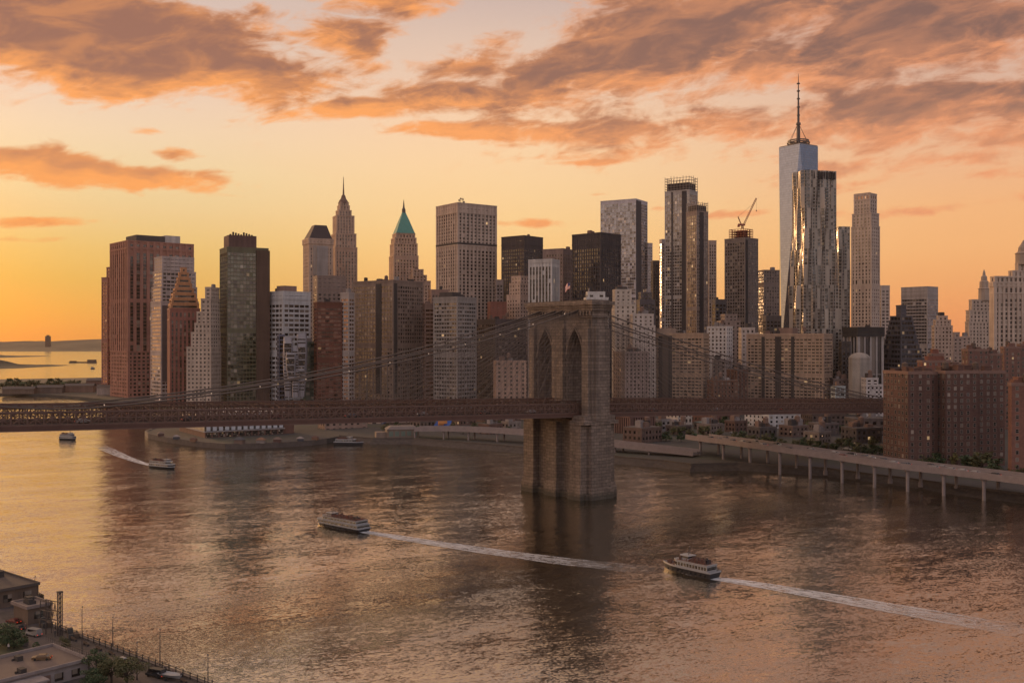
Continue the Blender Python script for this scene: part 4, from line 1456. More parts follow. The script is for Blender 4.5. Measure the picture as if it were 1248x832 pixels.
def rippled(b_px, d, asp, name, label, tiers, amp=2.1):
    uL, uC, uR, vt = b_px
    th, w, l, c = solve(uL, uC, uR, d, asp)
    LOG.append((name, round(math.degrees(th)), round(w), round(l), round(Z(vt, d))))
    root = thing(name, label, 'skyscraper', (c.x, c.y, 0), th)
    ft, bay = 3.25, 2.9
    for (a0, a1, e0, e1, vb, vt_) in tiers:
        x0, x1, y0, y1 = a0 * w, a1 * w, e0 * l, e1 * l
        z0, z1 = (0.5 if vb is None else Z(vb, d)), Z(vt_, d)
        mw, mg = MB(), MB()
        nf = round((z1 - z0) / ft)
        fh = (z1 - z0) / nf
        sides = [((x0, y0), (1, 0), (0, -1), x1 - x0), ((x1, y0), (0, 1), (1, 0), y1 - y0), ((x1, y1), (-1, 0), (0, 1), x1 - x0), ((x0, y1), (0, -1), (-1, 0), y1 - y0)]
        for si, (o, dd, n, L) in enumerate(sides):
            nb = max(2, round(L / bay))
            bw = L / nb

            def P(s, z, off=0.0):
                fall = min(1, s / 3.0, (L - s) / 3.0)
                r = amp * fall * (.7 * math.sin(s * .42 + 2.6 * math.sin(z * .019 + si) + si) + .55 * math.sin(s * .85 - z * .021 + 1.3) + .35 * math.sin(z * .05 + s * .2))
                return (o[0] + dd[0] * s + n[0] * (off + max(-.7, r)), o[1] + dd[1] * s + n[1] * (off + max(-.7, r)), z)
            for i in range(nb):
                for k in range(nf):
                    s0, s1, za, zb = i * bw, (i + 1) * bw, z0 + k * fh, z0 + (k + 1) * fh
                    wa, wb, wc, we = s0 + bw * (.16 + .1 * math.sin(i * 2.3)), s1 - bw * .16, za + fh * .16, zb - fh * .10
                    if (i * 5 + (k // 6) * 3 + si) % 4 == 0:
                        mw.face([P(s0, za), P(s1, za), P(s1, zb), P(s0, zb)])
                        continue
                    mw.face([P(s0, za), P(s1, za), P(wb, wc), P(wa, wc)])
                    mw.face([P(s1, za), P(s1, zb), P(wb, we), P(wb, wc)])
                    mw.face([P(s1, zb), P(s0, zb), P(wa, we), P(wb, we)])
                    mw.face([P(s0, zb), P(s0, za), P(wa, wc), P(wa, we)])
                    mg.face([P(wa, wc, -.15), P(wb, wc, -.15), P(wb, we, -.15), P(wa, we, -.15)], 0, [(i + si * 90 + .1, k + .1), (i + si * 90 + .9, k + .1), (i + si * 90 + .9, k + .9), (i + si * 90 + .1, k + .9)])
        wo = mw.build('wall', RIP, root)
        tag(mg.build('glazing', glassmat((.02, .017, .016), .008, 1.7, .25), wo), kind='stuff')
        q = MB()
        q.box(x0 + .8, x1 - .8, y0 + .8, y1 - .8, z1 - 2.0, z1 - .5)
        q.build('roof', ROOF, root)
    return root, w, l


rroot, rw, rl_ = rippled((962, 979, 1022, 206.5), 985, .7, 'rippled_tower', 'wavy steel clad apartment skyscraper in front of the tallest tower',
        [(0, 1, 0, 1, None, 347), (.03, .97, .03, .97, 347, 303), (.06, .965, .06, .95, 303, 206.5)])
q = MB()
for k in range(9):
    x = rw * (.30 + .65 * k / 9)
    q.box(x, x + 1.6, .055 * rl_ - 1.2, .055 * rl_ - .2, Z(217, 985), Z(208, 985))
q.build('top_louvre', W('dark'), rroot)
rippled((1019, 1022, 1036, 276), 1015, 1.2, 'rippled_wing', 'lower wavy steel wing behind the right of the wavy apartment skyscraper', [(0, 1, 0, 1, None, 276)], 1.0)
b = B('stone_tower', 'tall pale limestone tower with notched crown, right of the wavy skyscraper', (1038, 1062, 1071.8, 260), 1105, 1.3, (.37, .29, .24), G_WARM, 4.0, 3.7, .55, .42, .4, .3, 1.6,
      [(0, 1, 0, 1, 347), (0, 1, 0, 1, 340, dict(sf=.2, floor=7)), (0, 1, 0, 1, 276), (.03, .97, .03, .97, 260), (.08, .86, .1, .9, 243), (.08, .86, .1, .9, 236, dict(sf=.5, floor=9, pf=.4, glass=G_GOLD))], clutter=0)
q = MB()
for k in range(7):
    q.box(b.w * .1, b.w * .1 + 2.4, b.l * (.12 + .115 * k), b.l * (.12 + .115 * k) + 2.4, b.z(236) + 1.3, b.z(233.8))
q.build('crenel', W((.37, .29, .24)), b.root)
b = B('office_tower', 'light slim tower on the right of the limestone tower', (1070.5, 1074, 1084, 349), 1210, 1, (.36, .29, .25), G_WARM, 4, 4, .3, .4, .25, .3, 1, clutter=0)
b = B('office_building', 'black topped low block with white vertical fins below the limestone tower', (1029.5, 1046, 1075, 400), 950, .9, (.24, .21, .195), G_DARK, 6.2, 30, .22, .02, 1.1, .2, 1.2,
      [(0, 1, 0, 1, 410), (-.01, 1.01, -.01, 1.01, 400, dict(wall='black', sf=.97, floor=12, pf=0, ds=1.4))], clutter=1)
b = B('office_building', 'dark slim block in front of the black topped low block', (1022.5, 1026, 1036.5, 417.5), 920, 1, 'dark', G_DARK, 4, 4, .4, .4, .2, .2, 1, clutter=0)
d = 895.0
root = thing('windowless_building', 'cream windowless round topped block below the limestone tower', 'building', (X(1047.5, d), d, 0), R(12))
hw = 12.5 * d / F
oct_ = [(hw * 1.06 * math.cos(R(22.5 + 45 * k)), hw * .9 * math.sin(R(22.5 + 45 * k))) for k in range(8)]
CRM = W((.26, .225, .195))
q = MB()
q.prism(oct_, .5, Z(437, d))
q.build('wall', CRM, root)
q = MB()
za = Z(437, d)
for k, (s0, s1, z0, z1) in enumerate(((1.03, 1.03, 0, .8), (1.0, .9, .8, 2.4), (.9, .7, 2.4, 3.9), (.7, .4, 3.9, 5.0), (.4, .05, 5.0, 5.6))):
    q.prism([(x * s0, y * s0) for x, y in oct_], za + z0, za + z1, scale=s1 / s0)
q.build('roof', CRM, root)
b = B('office_tower', 'boxy grey glass office block with fine bands, alone at the far right of the towers', (1098.7, 1130.3, 1142.8, 350), 1300, 1.4, (.19, .165, .155), G_BLUE, 4, 4.2, .06, .34, .1, .3, 1, [(0, 1, 0, 1, 359.5), (0, 1, 0, 1, 350, dict(sf=.97, floor=11))], clutter=0)
steps = []
for k in range(11):
    f = k / 10
    ins = .46 * (f ** .8) * .62
    steps.append((ins, 1 - ins, ins, 1 - ins, 449 - (449 - 385) * (k + 1) / 11, dict(cap=.6)))
b = B('ziggurat_tower', 'dark stepped pyramid tower with a square cap', (1069, 1098, 1128, 385), 960, 1, (.060, .055, .062), G_DARK, 4, 3.6, .12, .42, .3, .45, .9, steps + [(.42, .6, .42, .6, 372.5, dict(sf=.9))], clutter=0)
b = B('stone_building', 'tan masonry tower with a stepped top between the banded glass office and the spired tower', (1136, 1139, 1160.5, 392), 1010, .9, (.30, .225, .18), G_WARM, 3.8, 3.6, .58, .5, .3, .25, 1.4,
      [(0, 1, 0, 1, 398), (.08, .92, .08, .92, 391), (.25, .75, .2, .8, 386)], clutter=1)
b = B('stone_building', 'small tan gabled block left of the spired tower', (1160, 1162, 1172.5, 408), 1060, 1, (.24, .18, .15), G_WARM, 3.8, 3.6, .58, .5, .3, .25, 1.2, [(0, 1, 0, 1, 412), (.15, .7, .1, .9, 406)], clutter=0)
b = B('stone_building', 'second small tan block hugging the foot of the spired tower', (1171, 1173, 1183, 411), 1090, 1, (.26, .19, .155), G_WARM, 3.8, 3.6, .58, .5, .3, .25, 1.2, clutter=1)
b = B('spired_tower', 'stone civic tower with a wedding cake top and small spire, at the far right', (1176.7, 1181, 1209.5, 378), 1160, .9, (.33, .255, .205), G_WARM, 4, 4, .55, .45, .4, .25, 1.6,
      [(0, 1, 0, 1, 393), (.03, .97, .03, .97, 379), (.15, .96, .12, .9, 366)], clutter=0)
spire(b, [(6.2, 366), (6.0, 352), (6.6, 351.5), (5.0, 350.5), (4.8, 343), (3.4, 341.5), (3.2, 337), (1.7, 335), (1.4, 332), (.3, 328)], W((.33, .255, .205)), cx=b.w * .72, cy=b.l * .5, n=10)
b = B('civic_building', 'huge stone civic building with tall window bays and a domed crest at its right', (1207.5, 1212, 1263, 345), 945, .9, (.33, .255, .205), G_WARM, 4.4, 4.0, .48, .30, .9, .4, 2.0,
      [(0, 1, 0, 1, 358), (0, 1, 0, 1, 349, dict(floor=9, sf=.4)), (-.02, 1.02, -.02, 1.02, 345, dict(sf=.95, floor=5)), (.02, .98, .05, .95, 338), (.45, 1, .1, .9, 331, dict(pf=.6)), (.6, .92, .2, .8, 322), ], clutter=0)
spire(b, [(7.5, 322), (7.5, 309), (8.2, 308.5), (5.5, 306), (5.0, 301), (3.0, 297), (1.0, 292)], W((.33, .255, .205)), n=12)

# --- slab apartments behind the right half of the bridge ---------------------------------------
GA = glassmat((.022, .019, .018), .012, 1.6, .3)
b = B('apartment_slab', 'tan banded apartment slab just right of the bridge tower', (783, 856.5, 863.5, 407.5), 905, 3.2, (.24, .165, .115), GA, 3.6, 2.85, .22, .48, .2, .45, 1.2, clutter=4, pent=[(.2, .8, .52, .78, 399.5, 'tan')])
strip(b, 'l', .50, .56, 490, 409, (.05, .04, .036))
strip(b, 'l', .66, .72, 490, 409, (.05, .04, .036))
strip(b, 'l', .56, .66, 490, 409, (.11, .08, .062), .5)
b = B('apartment_slab', 'wider tan banded apartment slab farther right of the bridge tower', (910.5, 1003.5, 1014, 408), 900, 3.2, (.235, .165, .12), GA, 3.6, 2.85, .25, .46, .2, .45, 1.2, clutter=5, pent=[(.2, .8, .42, .6, 399, 'brown')])
for (a0, a1) in ((.76, .80), (.54, .62), (.37, .41)):
    strip(b, 'l', a0, a1, 490, 410, (.05, .04, .036))
b = B('apartment_building', 'white apartment block with rows of square windows between the two tan slabs', (862, 885.5, 892.5, 399), 980, 1.8, (.50, .45, .42), G_WARM, 4.4, 3.6, .52, .5, .25, .2, 1.4, clutter=3)
b = B('apartment_building', 'beige stepped block squeezed left of the wider tan slab', (900.5, 904, 924, 401), 1000, .9, (.42, .34, .29), G_WARM, 4.0, 3.6, .55, .5, .25, .2, 1.2, [(0, 1, 0, 1, 407), (0, .8, .1, .9, 400.5)], clutter=2)
b = B('apartment_building', 'plain low block in front of the white apartment block', (868, 884, 891, 440), 935, 1.5, (.22, .18, .165), G_DARK, 5, 3.6, .6, .6, .2, .2, 1.2, clutter=2)
b = B('brick_building', 'dark brick walk up row between the two tan slabs', (886, 898, 911, 452), 890, 1.2, (.13, .07, .052), G_LIT, 3.4, 3.4, .58, .5, .2, .2, 1, clutter=5)
b = B('brick_building', 'lower rust brick row under the white apartment block', (862, 870, 899, 465), 880, .8, (.15, .078, .055), G_LIT, 3.2, 3.4, .58, .5, .2, .2, 1, clutter=5)
b = B('apartment_building', 'pale boxy low building beneath the round topped windowless block', (1050, 1056, 1076, 462), 870, 1, (.45, .40, .38), G_DARK, 4, 3.6, .5, .5, .2, .2, 1, [(0, 1, 0, 1, 470), (0, .7, 0, 1, 462)], clutter=4)
b = B('office_building', 'small grey green glass building beside the wider tan slab', (1013, 1018, 1030, 472), 860, 1, (.30, .32, .31), G_BLUE, 4, 3.8, .2, .35, .2, .2, .8, clutter=1)
b = B('brick_building', 'dim brown low block behind the wavy skyscraper base', (1012, 1016, 1042, 463), 905, 1, (.12, .09, .08), G_LIT, 4, 3.6, .5, .5, .2, .2, 1, clutter=3)

# ------------------------------------------------------------------ brick housing blocks with individual windows
BRICK = (.11, .055, .042)
WIN_DARK = glassmat((.02, .018, .018), .018, 1.6, .35)
FRAME = plain('window_frame', (.26, .21, .18), .7, var=.1)


def brick_material(col):
    key = 'brick_%d' % int(col[0] * 1000)
    if key in _mats:
        return _mats[key]
    m, t, b = mat_new(key)
    oc = t.new('ShaderNodeTexCoord').outputs['Object']
    x, y, z = t.sep(oc)
    br = t.new('ShaderNodeTexBrick')
    t.put(br.inputs['Vector'], t.xyz(t.m('ADD', x, y), z, 0.0))
    br.inputs['Color1'].default_value = (col[0] * 1.15, col[1] * 1.15, col[2] * 1.1, 1)
    br.inputs['Color2'].default_value = (col[0] * .75, col[1] * .75, col[2] * .8, 1)
    br.inputs['Mortar'].default_value = (col[0] * .9, col[1] * 1.1, col[2] * 1.2, 1)
    br.inputs['Scale'].default_value = 1.0
    br.inputs['Brick Width'].default_value = .9
    br.inputs['Row Height'].default_value = .3
    br.inputs['Mortar Size'].default_value = .02
    n = t.noise(t.xyz(t.m('MULTIPLY', x, .2), t.m('MULTIPLY', y, .2), t.m('MULTIPLY', z, .04)), 1.0, 5, .6)
    k = t.m('MULTIPLY_ADD', t.m('SUBTRACT', n, .5), 1.0, 1.0)
    t.put(b.inputs['Base Color'], t.mix(1.0, br.outputs['Color'], t.xyz(k, k, k), 'MULTIPLY'))
    b.inputs['Roughness'].default_value = .9
    _mats[key] = m
    return m


def window_mesh(ww, wh, seed):
    """frame, sill and two panes, facing -y, bottom centre at the origin"""
    q = MB()
    f = .12
    q.box(-ww / 2 - f, ww / 2 + f, -.10, .02, -f - .08, -f + .06, 0)
    q.box(-ww / 2 - f, -ww / 2, -.06, .02, -f + .06, wh + f, 0)
    q.box(ww / 2, ww / 2 + f, -.06, .02, -f + .06, wh + f, 0)
    q.box(-ww / 2, ww / 2, -.06, .02, wh, wh + f, 0)
    q.box(-ww / 2, ww / 2, -.05, .02, wh * .48, wh * .54, 0)
    q.face([(-ww / 2, -.03, -.06), (ww / 2, -.03, -.06), (ww / 2, -.03, wh), (-ww / 2, -.03, wh)], 1, [(seed, seed), (seed + .9, seed), (seed + .9, seed + .9), (seed, seed + .9)])
    return q


_wm = {}


def windows_on(root, slots, ww, wh, cap=100):
    """slots: (x, y, z, turn) on walls; the hundred largest in view become parts, the others one sheet of windows"""
    key = (ww, wh)
    if key not in _wm:
        _wm[key] = []
        for s in range(7):
            o = window_mesh(ww, wh, s * 3 + 1).build('window', [FRAME, WIN_DARK])
            _wm[key].append(o.data)
            bpy.data.objects.remove(o)
    mw = root.matrix_basis if False else (Matrix.Translation(root.location) @ Matrix.Rotation(root.rotation_euler[2], 4, 'Z'))
    camp = Vector((0, 0, H))

    def size(s):
        p = mw @ Vector(s[:3])
        n = Matrix.Rotation(root.rotation_euler[2] + s[3], 3, 'Z') @ Vector((0, -1, 0))
        v = camp - p
        uu = CU + p.x / p.y * F
        if uu > 1250 or uu < -2:
            return -1
        return v.normalized().dot(n) / v.length_squared
    slots = sorted(slots, key=size, reverse=True)
    for i, s in enumerate(slots[:cap]):
        o = bpy.data.objects.new('window', _wm[key][(i * 5 + int(s[2])) % 7])
        COL.objects.link(o)
        o.parent = root
        o.location = s[:3]
        o.rotation_euler = (0, 0, s[3])
    rest = slots[cap:]
    if rest:
        q = MB()
        for i, s in enumerate(rest):
            rot = Matrix.Rotation(s[3], 3, 'Z')
            src = window_mesh(ww, wh, (i * 7) % 61)
            base = len(q.v)
            q.v += [tuple(rot @ Vector(p) + Vector(s[:3])) for p in src.v]
            q.f += [tuple(base + k for k in f) for f in src.f]
            q.m += src.m
            q.uv += src.uv
        tag(q.build('window', [FRAME, WIN_DARK], root), kind='stuff')


def block_slots(x0, x1, y0, y1, z0, floors, fh, pitch, ww, rnd, skip=.06):
    out = []
    n = int((x1 - x0 - 1.6) / pitch)
    for i in range(n):
        x = x0 + (x1 - x0) * (i + .5) / n
        for k in range(floors):
            if rnd.random() > skip:
                out.append((x, y0, z0 + k * fh + 1.0, 0.0))
    n = int((y1 - y0 - 1.6) / pitch)
    for i in range(n):
        y = y0 + (y1 - y0) * (i + .5) / n
        for k in range(floors):
            if rnd.random() > skip:
                out.append((x0, y, z0 + k * fh + 1.0, -math.pi / 2))
    return out


def brick_block(name, label, px, d, asp, wings, vt, floors, col=BRICK, group=None, cat='apartment block'):
    th, w, l, c = solve(px[0], px[1], px[2], d, asp)
    LOG.append((name, round(math.degrees(th)), round(w), round(l), round(Z(vt, d))))
    root = thing(name, label, cat, (c.x, c.y, 0), th, group)
    rnd = random.Random(len(label))
    zt = Z(vt, d)
    fh = (zt - 4.0) / floors
    slots = []
    bm_ = brick_material(col)
    for (a0, a1, e0, e1, dz) in wings:
        x0, x1, y0, y1 = a0 * w, a1 * w, e0 * l, e1 * l
        q = MB()
        q.box(x0, x1, y0, y1, .5, zt + dz, 0, 1)
        q.build('wall', [bm_, ROOF], root)
        q = MB()
        for (p0, p1, r0, r1) in ((x0 - .25, x1 + .25, y0 - .25, y0 + .3), (x0 - .25, x1 + .25, y1 - .3, y1 + .25), (x0 - .25, x0 + .3, y0 + .3, y1 - .3), (x1 - .3, x1 + .25, y0 + .3, y1 - .3)):
            q.box(p0, p1, r0, r1, zt + dz - .5, zt + dz + 1.1)
        q.build('parapet', plain('coping', (.20, .12, .095), .9), root)
        slots += [s for s in block_slots(x0, x1, y0, y1, 4.0, floors, fh, 3.1, 1.3, rnd)
                  if not any((b0 * w + .01 < s[0] + (-.3 if s[3] else 0) < b1 * w - .01) and (f0 * l + .01 < s[1] + (0 if s[3] else -.3) < f1 * l - .01) for (b0, b1, f0, f1, _) in wings)]
        if (x1 - x0) > 9:
            px_, py_ = (x0 + x1) / 2 + rnd.uniform(-2, 2), (y0 + y1) / 2 + rnd.uniform(-2, 2)
            q = MB()
            zz = zt + dz
            for ax, ay in ((-1, -1), (1, -1), (1, 1), (-1, 1)):
                q.bar((px_ + ax, py_ + ay, zz), (px_ + ax, py_ + ay, zz + 1.8), .12)
            q.cyl(px_, py_, zz + 1.7, zz + 4.6, 1.6, 1.5, 12)
            q.cyl(px_, py_, zz + 4.6, zz + 5.6, 1.7, .12, 12)
            q.build('water_tank', plain('tank_wood', (.10, .07, .055), .9), root)
            q = MB()
            q.bar((px_ + 4, py_, zz), (px_ + 4, py_, zz + 5.5), .06)
            q.bar((px_ + 3.2, py_, zz + 4.8), (px_ + 4.8, py_, zz + 4.8), .05)
            q.build('antenna', STEEL, root)
        for k in range(3):
            sx, sy, sz = rnd.uniform(2.5, 5), rnd.uniform(2.5, 5), rnd.uniform(1.6, 3.6)
            px_, py_ = rnd.uniform(x0 + 1, max(x0 + 1.1, x1 - 6)), rnd.uniform(y0 + 1, max(y0 + 1.1, y1 - 6))
            q = MB()
            q.box(px_, px_ + sx, py_, py_ + sy, zt + dz, zt + dz + sz)
            q.box(px_ - .15, px_ + sx + .15, py_ - .15, py_ + sy + .15, zt + dz + sz, zt + dz + sz + .3)
            q.build('roof_unit', bm_, root)
    windows_on(root, slots, 1.3, 1.55)
    return root, w, l, zt


brick_block('brick_block', 'big dark brick housing block of several wings at the riverside, right of the bridge deck', (1076.5, 1107, 1229, 455), 512, .42,
            [(0, .235, 0, 1, 0), (.235, .34, .18, .9, -.4), (.34, .66, -.10, .85, .3), (.66, 1.0, .12, 1, 0)], 455, 15)
brick_block('brick_block', 'brick housing block cut off at the right edge, nearest brick block', (1228.5, 1233, 1300, 469), 470, .5, [(0, .4, 0, 1, 0), (.4, 1, -.1, .9, 0)], 469, 13, (.19, .085, .06))
brick_block('brick_building', 'red brick building with a stepped roof hut peeping over the big brick housing block', (1118, 1124, 1158, 441), 640, .7, [(0, 1, 0, 1, 0), (.35, .8, .2, .8, 4.2)], 441, 16, (.20, .075, .05), cat='apartment block')
brick_block('brick_building', 'brown brick block above the right part of the big brick housing block', (1172, 1180, 1222, 427), 690, .7, [(0, .6, 0, 1, 0), (.6, 1, .1, 1, -3.0)], 427, 18, (.15, .075, .058), cat='apartment block')
brick_block('brick_building', 'tall brown brick block at the right edge beneath the huge civic building', (1219, 1224, 1270, 424), 740, .6, [(0, .45, 0, 1, 0), (.45, 1, .2, 1, 2)], 424, 19, (.17, .085, .064), cat='apartment block')
brick_block('brick_building', 'low brick block in the gap between the ziggurat and the big brick housing block', (1127, 1133, 1176, 446), 735, .6, [(0, 1, 0, 1, 0)], 446, 14, (.16, .09, .07), cat='apartment block')

# ------------------------------------------------------------------ buildings under and around the deck
b = B('white_building', 'white gabled building with square windows seen under the right part of the bridge', (908, 937, 975, 508), 745, .9, 'white', G_DARK, 4.6, 3.4, .6, .5, .2, .15, 1.2, [(0, 1, 0, 1, 506.5), (0, .45, 0, .6, 504)], clutter=2, cat='building')
b = B('cream_building', 'cream building with tall windows under the bridge just right of the tower', (808, 826, 843, 503), 765, .9, 'cream', G_DARK, 4, 4.2, .55, .4, .2, .15, 1.2, clutter=2, cat='building')
b = B('low_building', 'grey fronted shed between the cream building and the ribbed brown sheds', (796, 806, 817, 513), 725, .9, 'grey', G_DARK, 4, 3.6, .5, .5, .2, .15, 1, clutter=2, cat='building')
b = B('low_building', 'long brown ribbed shed behind the right foot of the bridge tower', (747, 768, 798, 509), 700, .8, (.15, .085, .07), G_DARK, 2.2, 20, .5, .04, .35, .1, 1, clutter=3, cat='building')
b = B('low_building', 'dark red brick low building between the cream and the white building', (842, 868, 893, 502), 790, .8, (.13, .065, .05), G_LIT, 3.6, 3.4, .55, .5, .2, .15, 1, clutter=4, cat='building')
b = B('low_building', 'dark low building right of the white gabled building', (976, 990, 1030, 506), 770, .8, (.10, .07, .06), G_LIT, 3.6, 3.6, .5, .5, .2, .15, 1, clutter=3, cat='building')
b = B('low_building', 'wide dim warehouse left of the big brick housing block', (1030, 1042, 1080, 512), 690, .7, (.115, .088, .078), G_LIT, 5, 4, .5, .5, .2, .15, 1, clutter=3, cat='building')
b = B('low_building', 'small teal roofed pavilion near the white gabled building', (846, 858, 874, 517), 735, .9, 'dark', G_DARK, 4, 3.4, .5, .5, .2, .15, 1, clutter=0, roof=plain('teal_roof', (.10, .17, .16), .7), cat='building')
b = B('low_building', 'brown block by the shore seen left of the bridge tower, under the deck', (575, 592, 634, 509), 800, .7, (.12, .072, .058), G_LIT, 3.2, 3.4, .5, .5, .2, .15, 1, clutter=4, cat='building')
b = B('low_building', 'brown shed with bright awnings under the deck, left of the tower', (548, 560, 580, 513), 775, .8, (.14, .085, .065), G_LIT, 3.2, 3.6, .5, .5, .2, .15, 1, clutter=3, cat='building')
b = B('low_building', 'sand coloured low hall at the head of the cove', (446, 452, 498, 509), 790, .5, (.40, .29, .22), G_WARM, 6, 5, .6, .5, .2, .15, 1, clutter=2, cat='building')
b = B('low_building', 'long low tan hall right of the glass fronted pier building', (388, 396, 447, 514), 740, .4, (.30, .20, .155), G_WARM, 5, 5, .55, .5, .2, .15, 1, clutter=3, cat='building')
# blue hull and canvas canopies at the cove
d = 735.0
t_ = thing('beached_canopy', 'blue and orange canvas canopy tilted by the highway, left of the tower', 'canopy', (X(537, d), d, 3.0), R(20))
q = MB()
hh = 7.5
q.face([(-5, 0, .4), (5, 0, .4), (8, 4, hh), (1, 4, hh)])
q.face([(-5, .25, .4), (1, 4.25, hh), (8, 4.25, hh), (5, .25, .4)])
q.build('blue_panel', plain('blue_canvas', (.05, .11, .32), .7), t_)
t_.scale = (1.35, 1.35, 1.3)
q = MB()
q.box(-1.2, 1.8, .4, .8, 2.6, 5.2)
q.prism([(-1.2, -.35), (2.0, -.35), (4.0, 1.2), (1.0, 1.2)], 3.4, 6.0)
q.build('orange_panel', plain('orange_canvas', (.62, .25, .08), .7), t_)
q = MB()
for sx in (-4.5, 4.5, 7.4):
    q.bar((sx, 4.4, 0), (sx, 4.4, hh if sx > 0 else 3), .15)
q.build('post', STEEL, t_)
# curved roofed pavilion at the cove
t_ = thing('arched_pavilion', 'low arched pavilion with blue edged roof on the cove quay', 'building', (X(495, 760), 760, 3.0), R(6))
q = MB()
n = 14
for (w0, h0, y0, y1) in ((36, 5.5, 0, 16),):
    for k in range(n):
        f0, f1 = -1 + 2 * k / n, -1 + 2 * (k + 1) / n
        za, zb = 1.8 + h0 * math.cos(f0 * 1.35), 1.8 + h0 * math.cos(f1 * 1.35)
        q.face([(f0 * w0 / 2, y0, za), (f1 * w0 / 2, y0, zb), (f1 * w0 / 2, y1, zb), (f0 * w0 / 2, y1, za)], 0)
        q.face([(f0 * w0 / 2, y0, za - .8), (f1 * w0 / 2, y0, zb - .8), (f1 * w0 / 2, y0, zb), (f0 * w0 / 2, y0, za)], 1)
q.build('arched_roof', [plain('canvas_roof', (.16, .12, .115), .8), plain('blue_trim', (.05, .075, .14), .6)], t_)
q = MB()
for k in range(9):
    x = -16 + 4 * k
    q.box(x - .25, x + .25, 1, 1.5, 0, 1.8 + 5.0 * math.cos(x / 18 * 1.35))
q.box(-17, 17, 3, 14, 0, 2.2)
q.build('arcade', plain('pavilion_wall', (.22, .155, .125), .85), t_)

# ------------------------------------------------------------------ glass fronted pier building
c = G(250, 533.5, 3.0)
far_l = G(205, 529.5, 3.0)
pier_root = thing('pier_building', 'long pier building with pale upper glass panels above a red brick storey', 'building', (c.x, c.y, 3.0), R(33))
PWD = 54.0
PLD = 62.0
q = MB()
q.box(0, PWD, 0, PLD, 0, 3.6)
q.build('brick_storey', brick_material((.125, .062, .048)), pier_root)
q = MB()
q.box(-.6, PWD + .6, -.6, PLD + .6, 3.6, 4.2)
q.box(-.8, PWD + .8, -.8, PLD + .8, 14.3, 15.2)
q.build('roof', [plain('pier_roof', (.30, .27, .26), .8)], pier_root)
q = MB()
q.box(.6, PWD - .6, .6, PLD - .6, 4.2, 14.3)
q.build('glass_hall', glassmat((.05, .05, .055), .0, 2.0), pier_root)
PAN_ = plain('frosted_panel', (.46, .46, .48), .4, var=.15)
n = 13
for k in range(n):
    x = PWD * (k + .5) / n
    q = MB()
    q.box(x - PWD / n * .31, x + PWD / n * .31, -.5, -.1, 4.5, 13.9)
    q.build('facade_panel', PAN_, pier_root)
FIN = plain('gold_fin', (.46, .36, .24), .6)
for k in range(20):
    y = PLD * (k + .5) / 20
    q = MB()
    q.box(-.6, 0, y - .8, y + .8, 4.4, 14.2)
    q.build('facade_panel', FIN, pier_root)
for k in range(12):
    x = PWD * (k + .5) / 12
    q = MB()
    q.box(x - 1.7, x + 1.7, -.12, .1, .3, 3.1)
    q.build('shopfront', glassmat((.03, .025, .022), .04, 1.6), pier_root)
q = MB()
q.box(PWD + .8, PWD + 8, 2, 26, 0, 16)
q.box(PWD + .5, PWD + 8.3, 1.7, 26.3, 16, 17)
q.build('stair_tower', wallmat((.15, .078, .06)), pier_root)
# clutter on the quay: stalls, containers, gangway huts
rq = random.Random(8)
STALL = [plain('stall_%d' % i, c_, .8) for i, c_ in enumerate([(.16, .11, .09), (.24, .20, .18), (.11, .06, .05), (.07, .07, .08), (.20, .11, .07)])]
for i, (u, v, lab) in enumerate(((196, 531.5, 'pale market tent at the tip of the pier'), (215, 535, 'rust red kiosk on the pier, near its left tip'), (236, 538, 'grey kiosk on the quay below the pier building corner'),
                                 (292, 540.5, 'orange awning stall on the quay before the pier building'), (318, 540, 'pale awning stall on the quay before the pier building'), (338, 539, 'dark kiosk at the right end of the pier building'),
                                 (366, 537.5, 'white tent right of the pier building stair tower'), (384, 536, 'dark shed with a wheel shape behind it, near the cove'))):
    p = G(u, v, 3.0)
    s = rq.uniform(.6, .95)
    k = thing('kiosk', lab, 'kiosk', p, rq.uniform(-.4, .4), 'kiosks and tents on the pier')
    q = MB()
    q.box(-3 * s, 3 * s, -2 * s, 2 * s, 0, 2.6 * s)
    q.build('counter_hut', STALL[(i + 2) % 5], k)
    q = MB()
    q.prism([(-3.6 * s, -2.6 * s), (3.6 * s, -2.6 * s), (3.6 * s, 2.6 * s), (-3.6 * s, 2.6 * s)], 2.6 * s, 4.4 * s, scale=.3)
    q.build('awning', STALL[i % 5], k)

# seawall with a capping stone and rail along the shore edge
mb = MB()
for a, b_ in zip(inland[:-1], inland[1:]):
    d = (b_ - a)
    d.z = 0
    if d.length < .5:
        continue
    d.normalize()
    n = Vector((d.y, -d.x, 0))
    q = [a - n * .1, b_ - n * .1, b_ + n * .8, a + n * .8]
    mb.prism([(v.x, v.y) for v in q], 1.4, 3.75)
tag(mb.build('seawall', plain('seawall_stone', (.085, .068, .058), .9, var=.4), None), kind='structure')
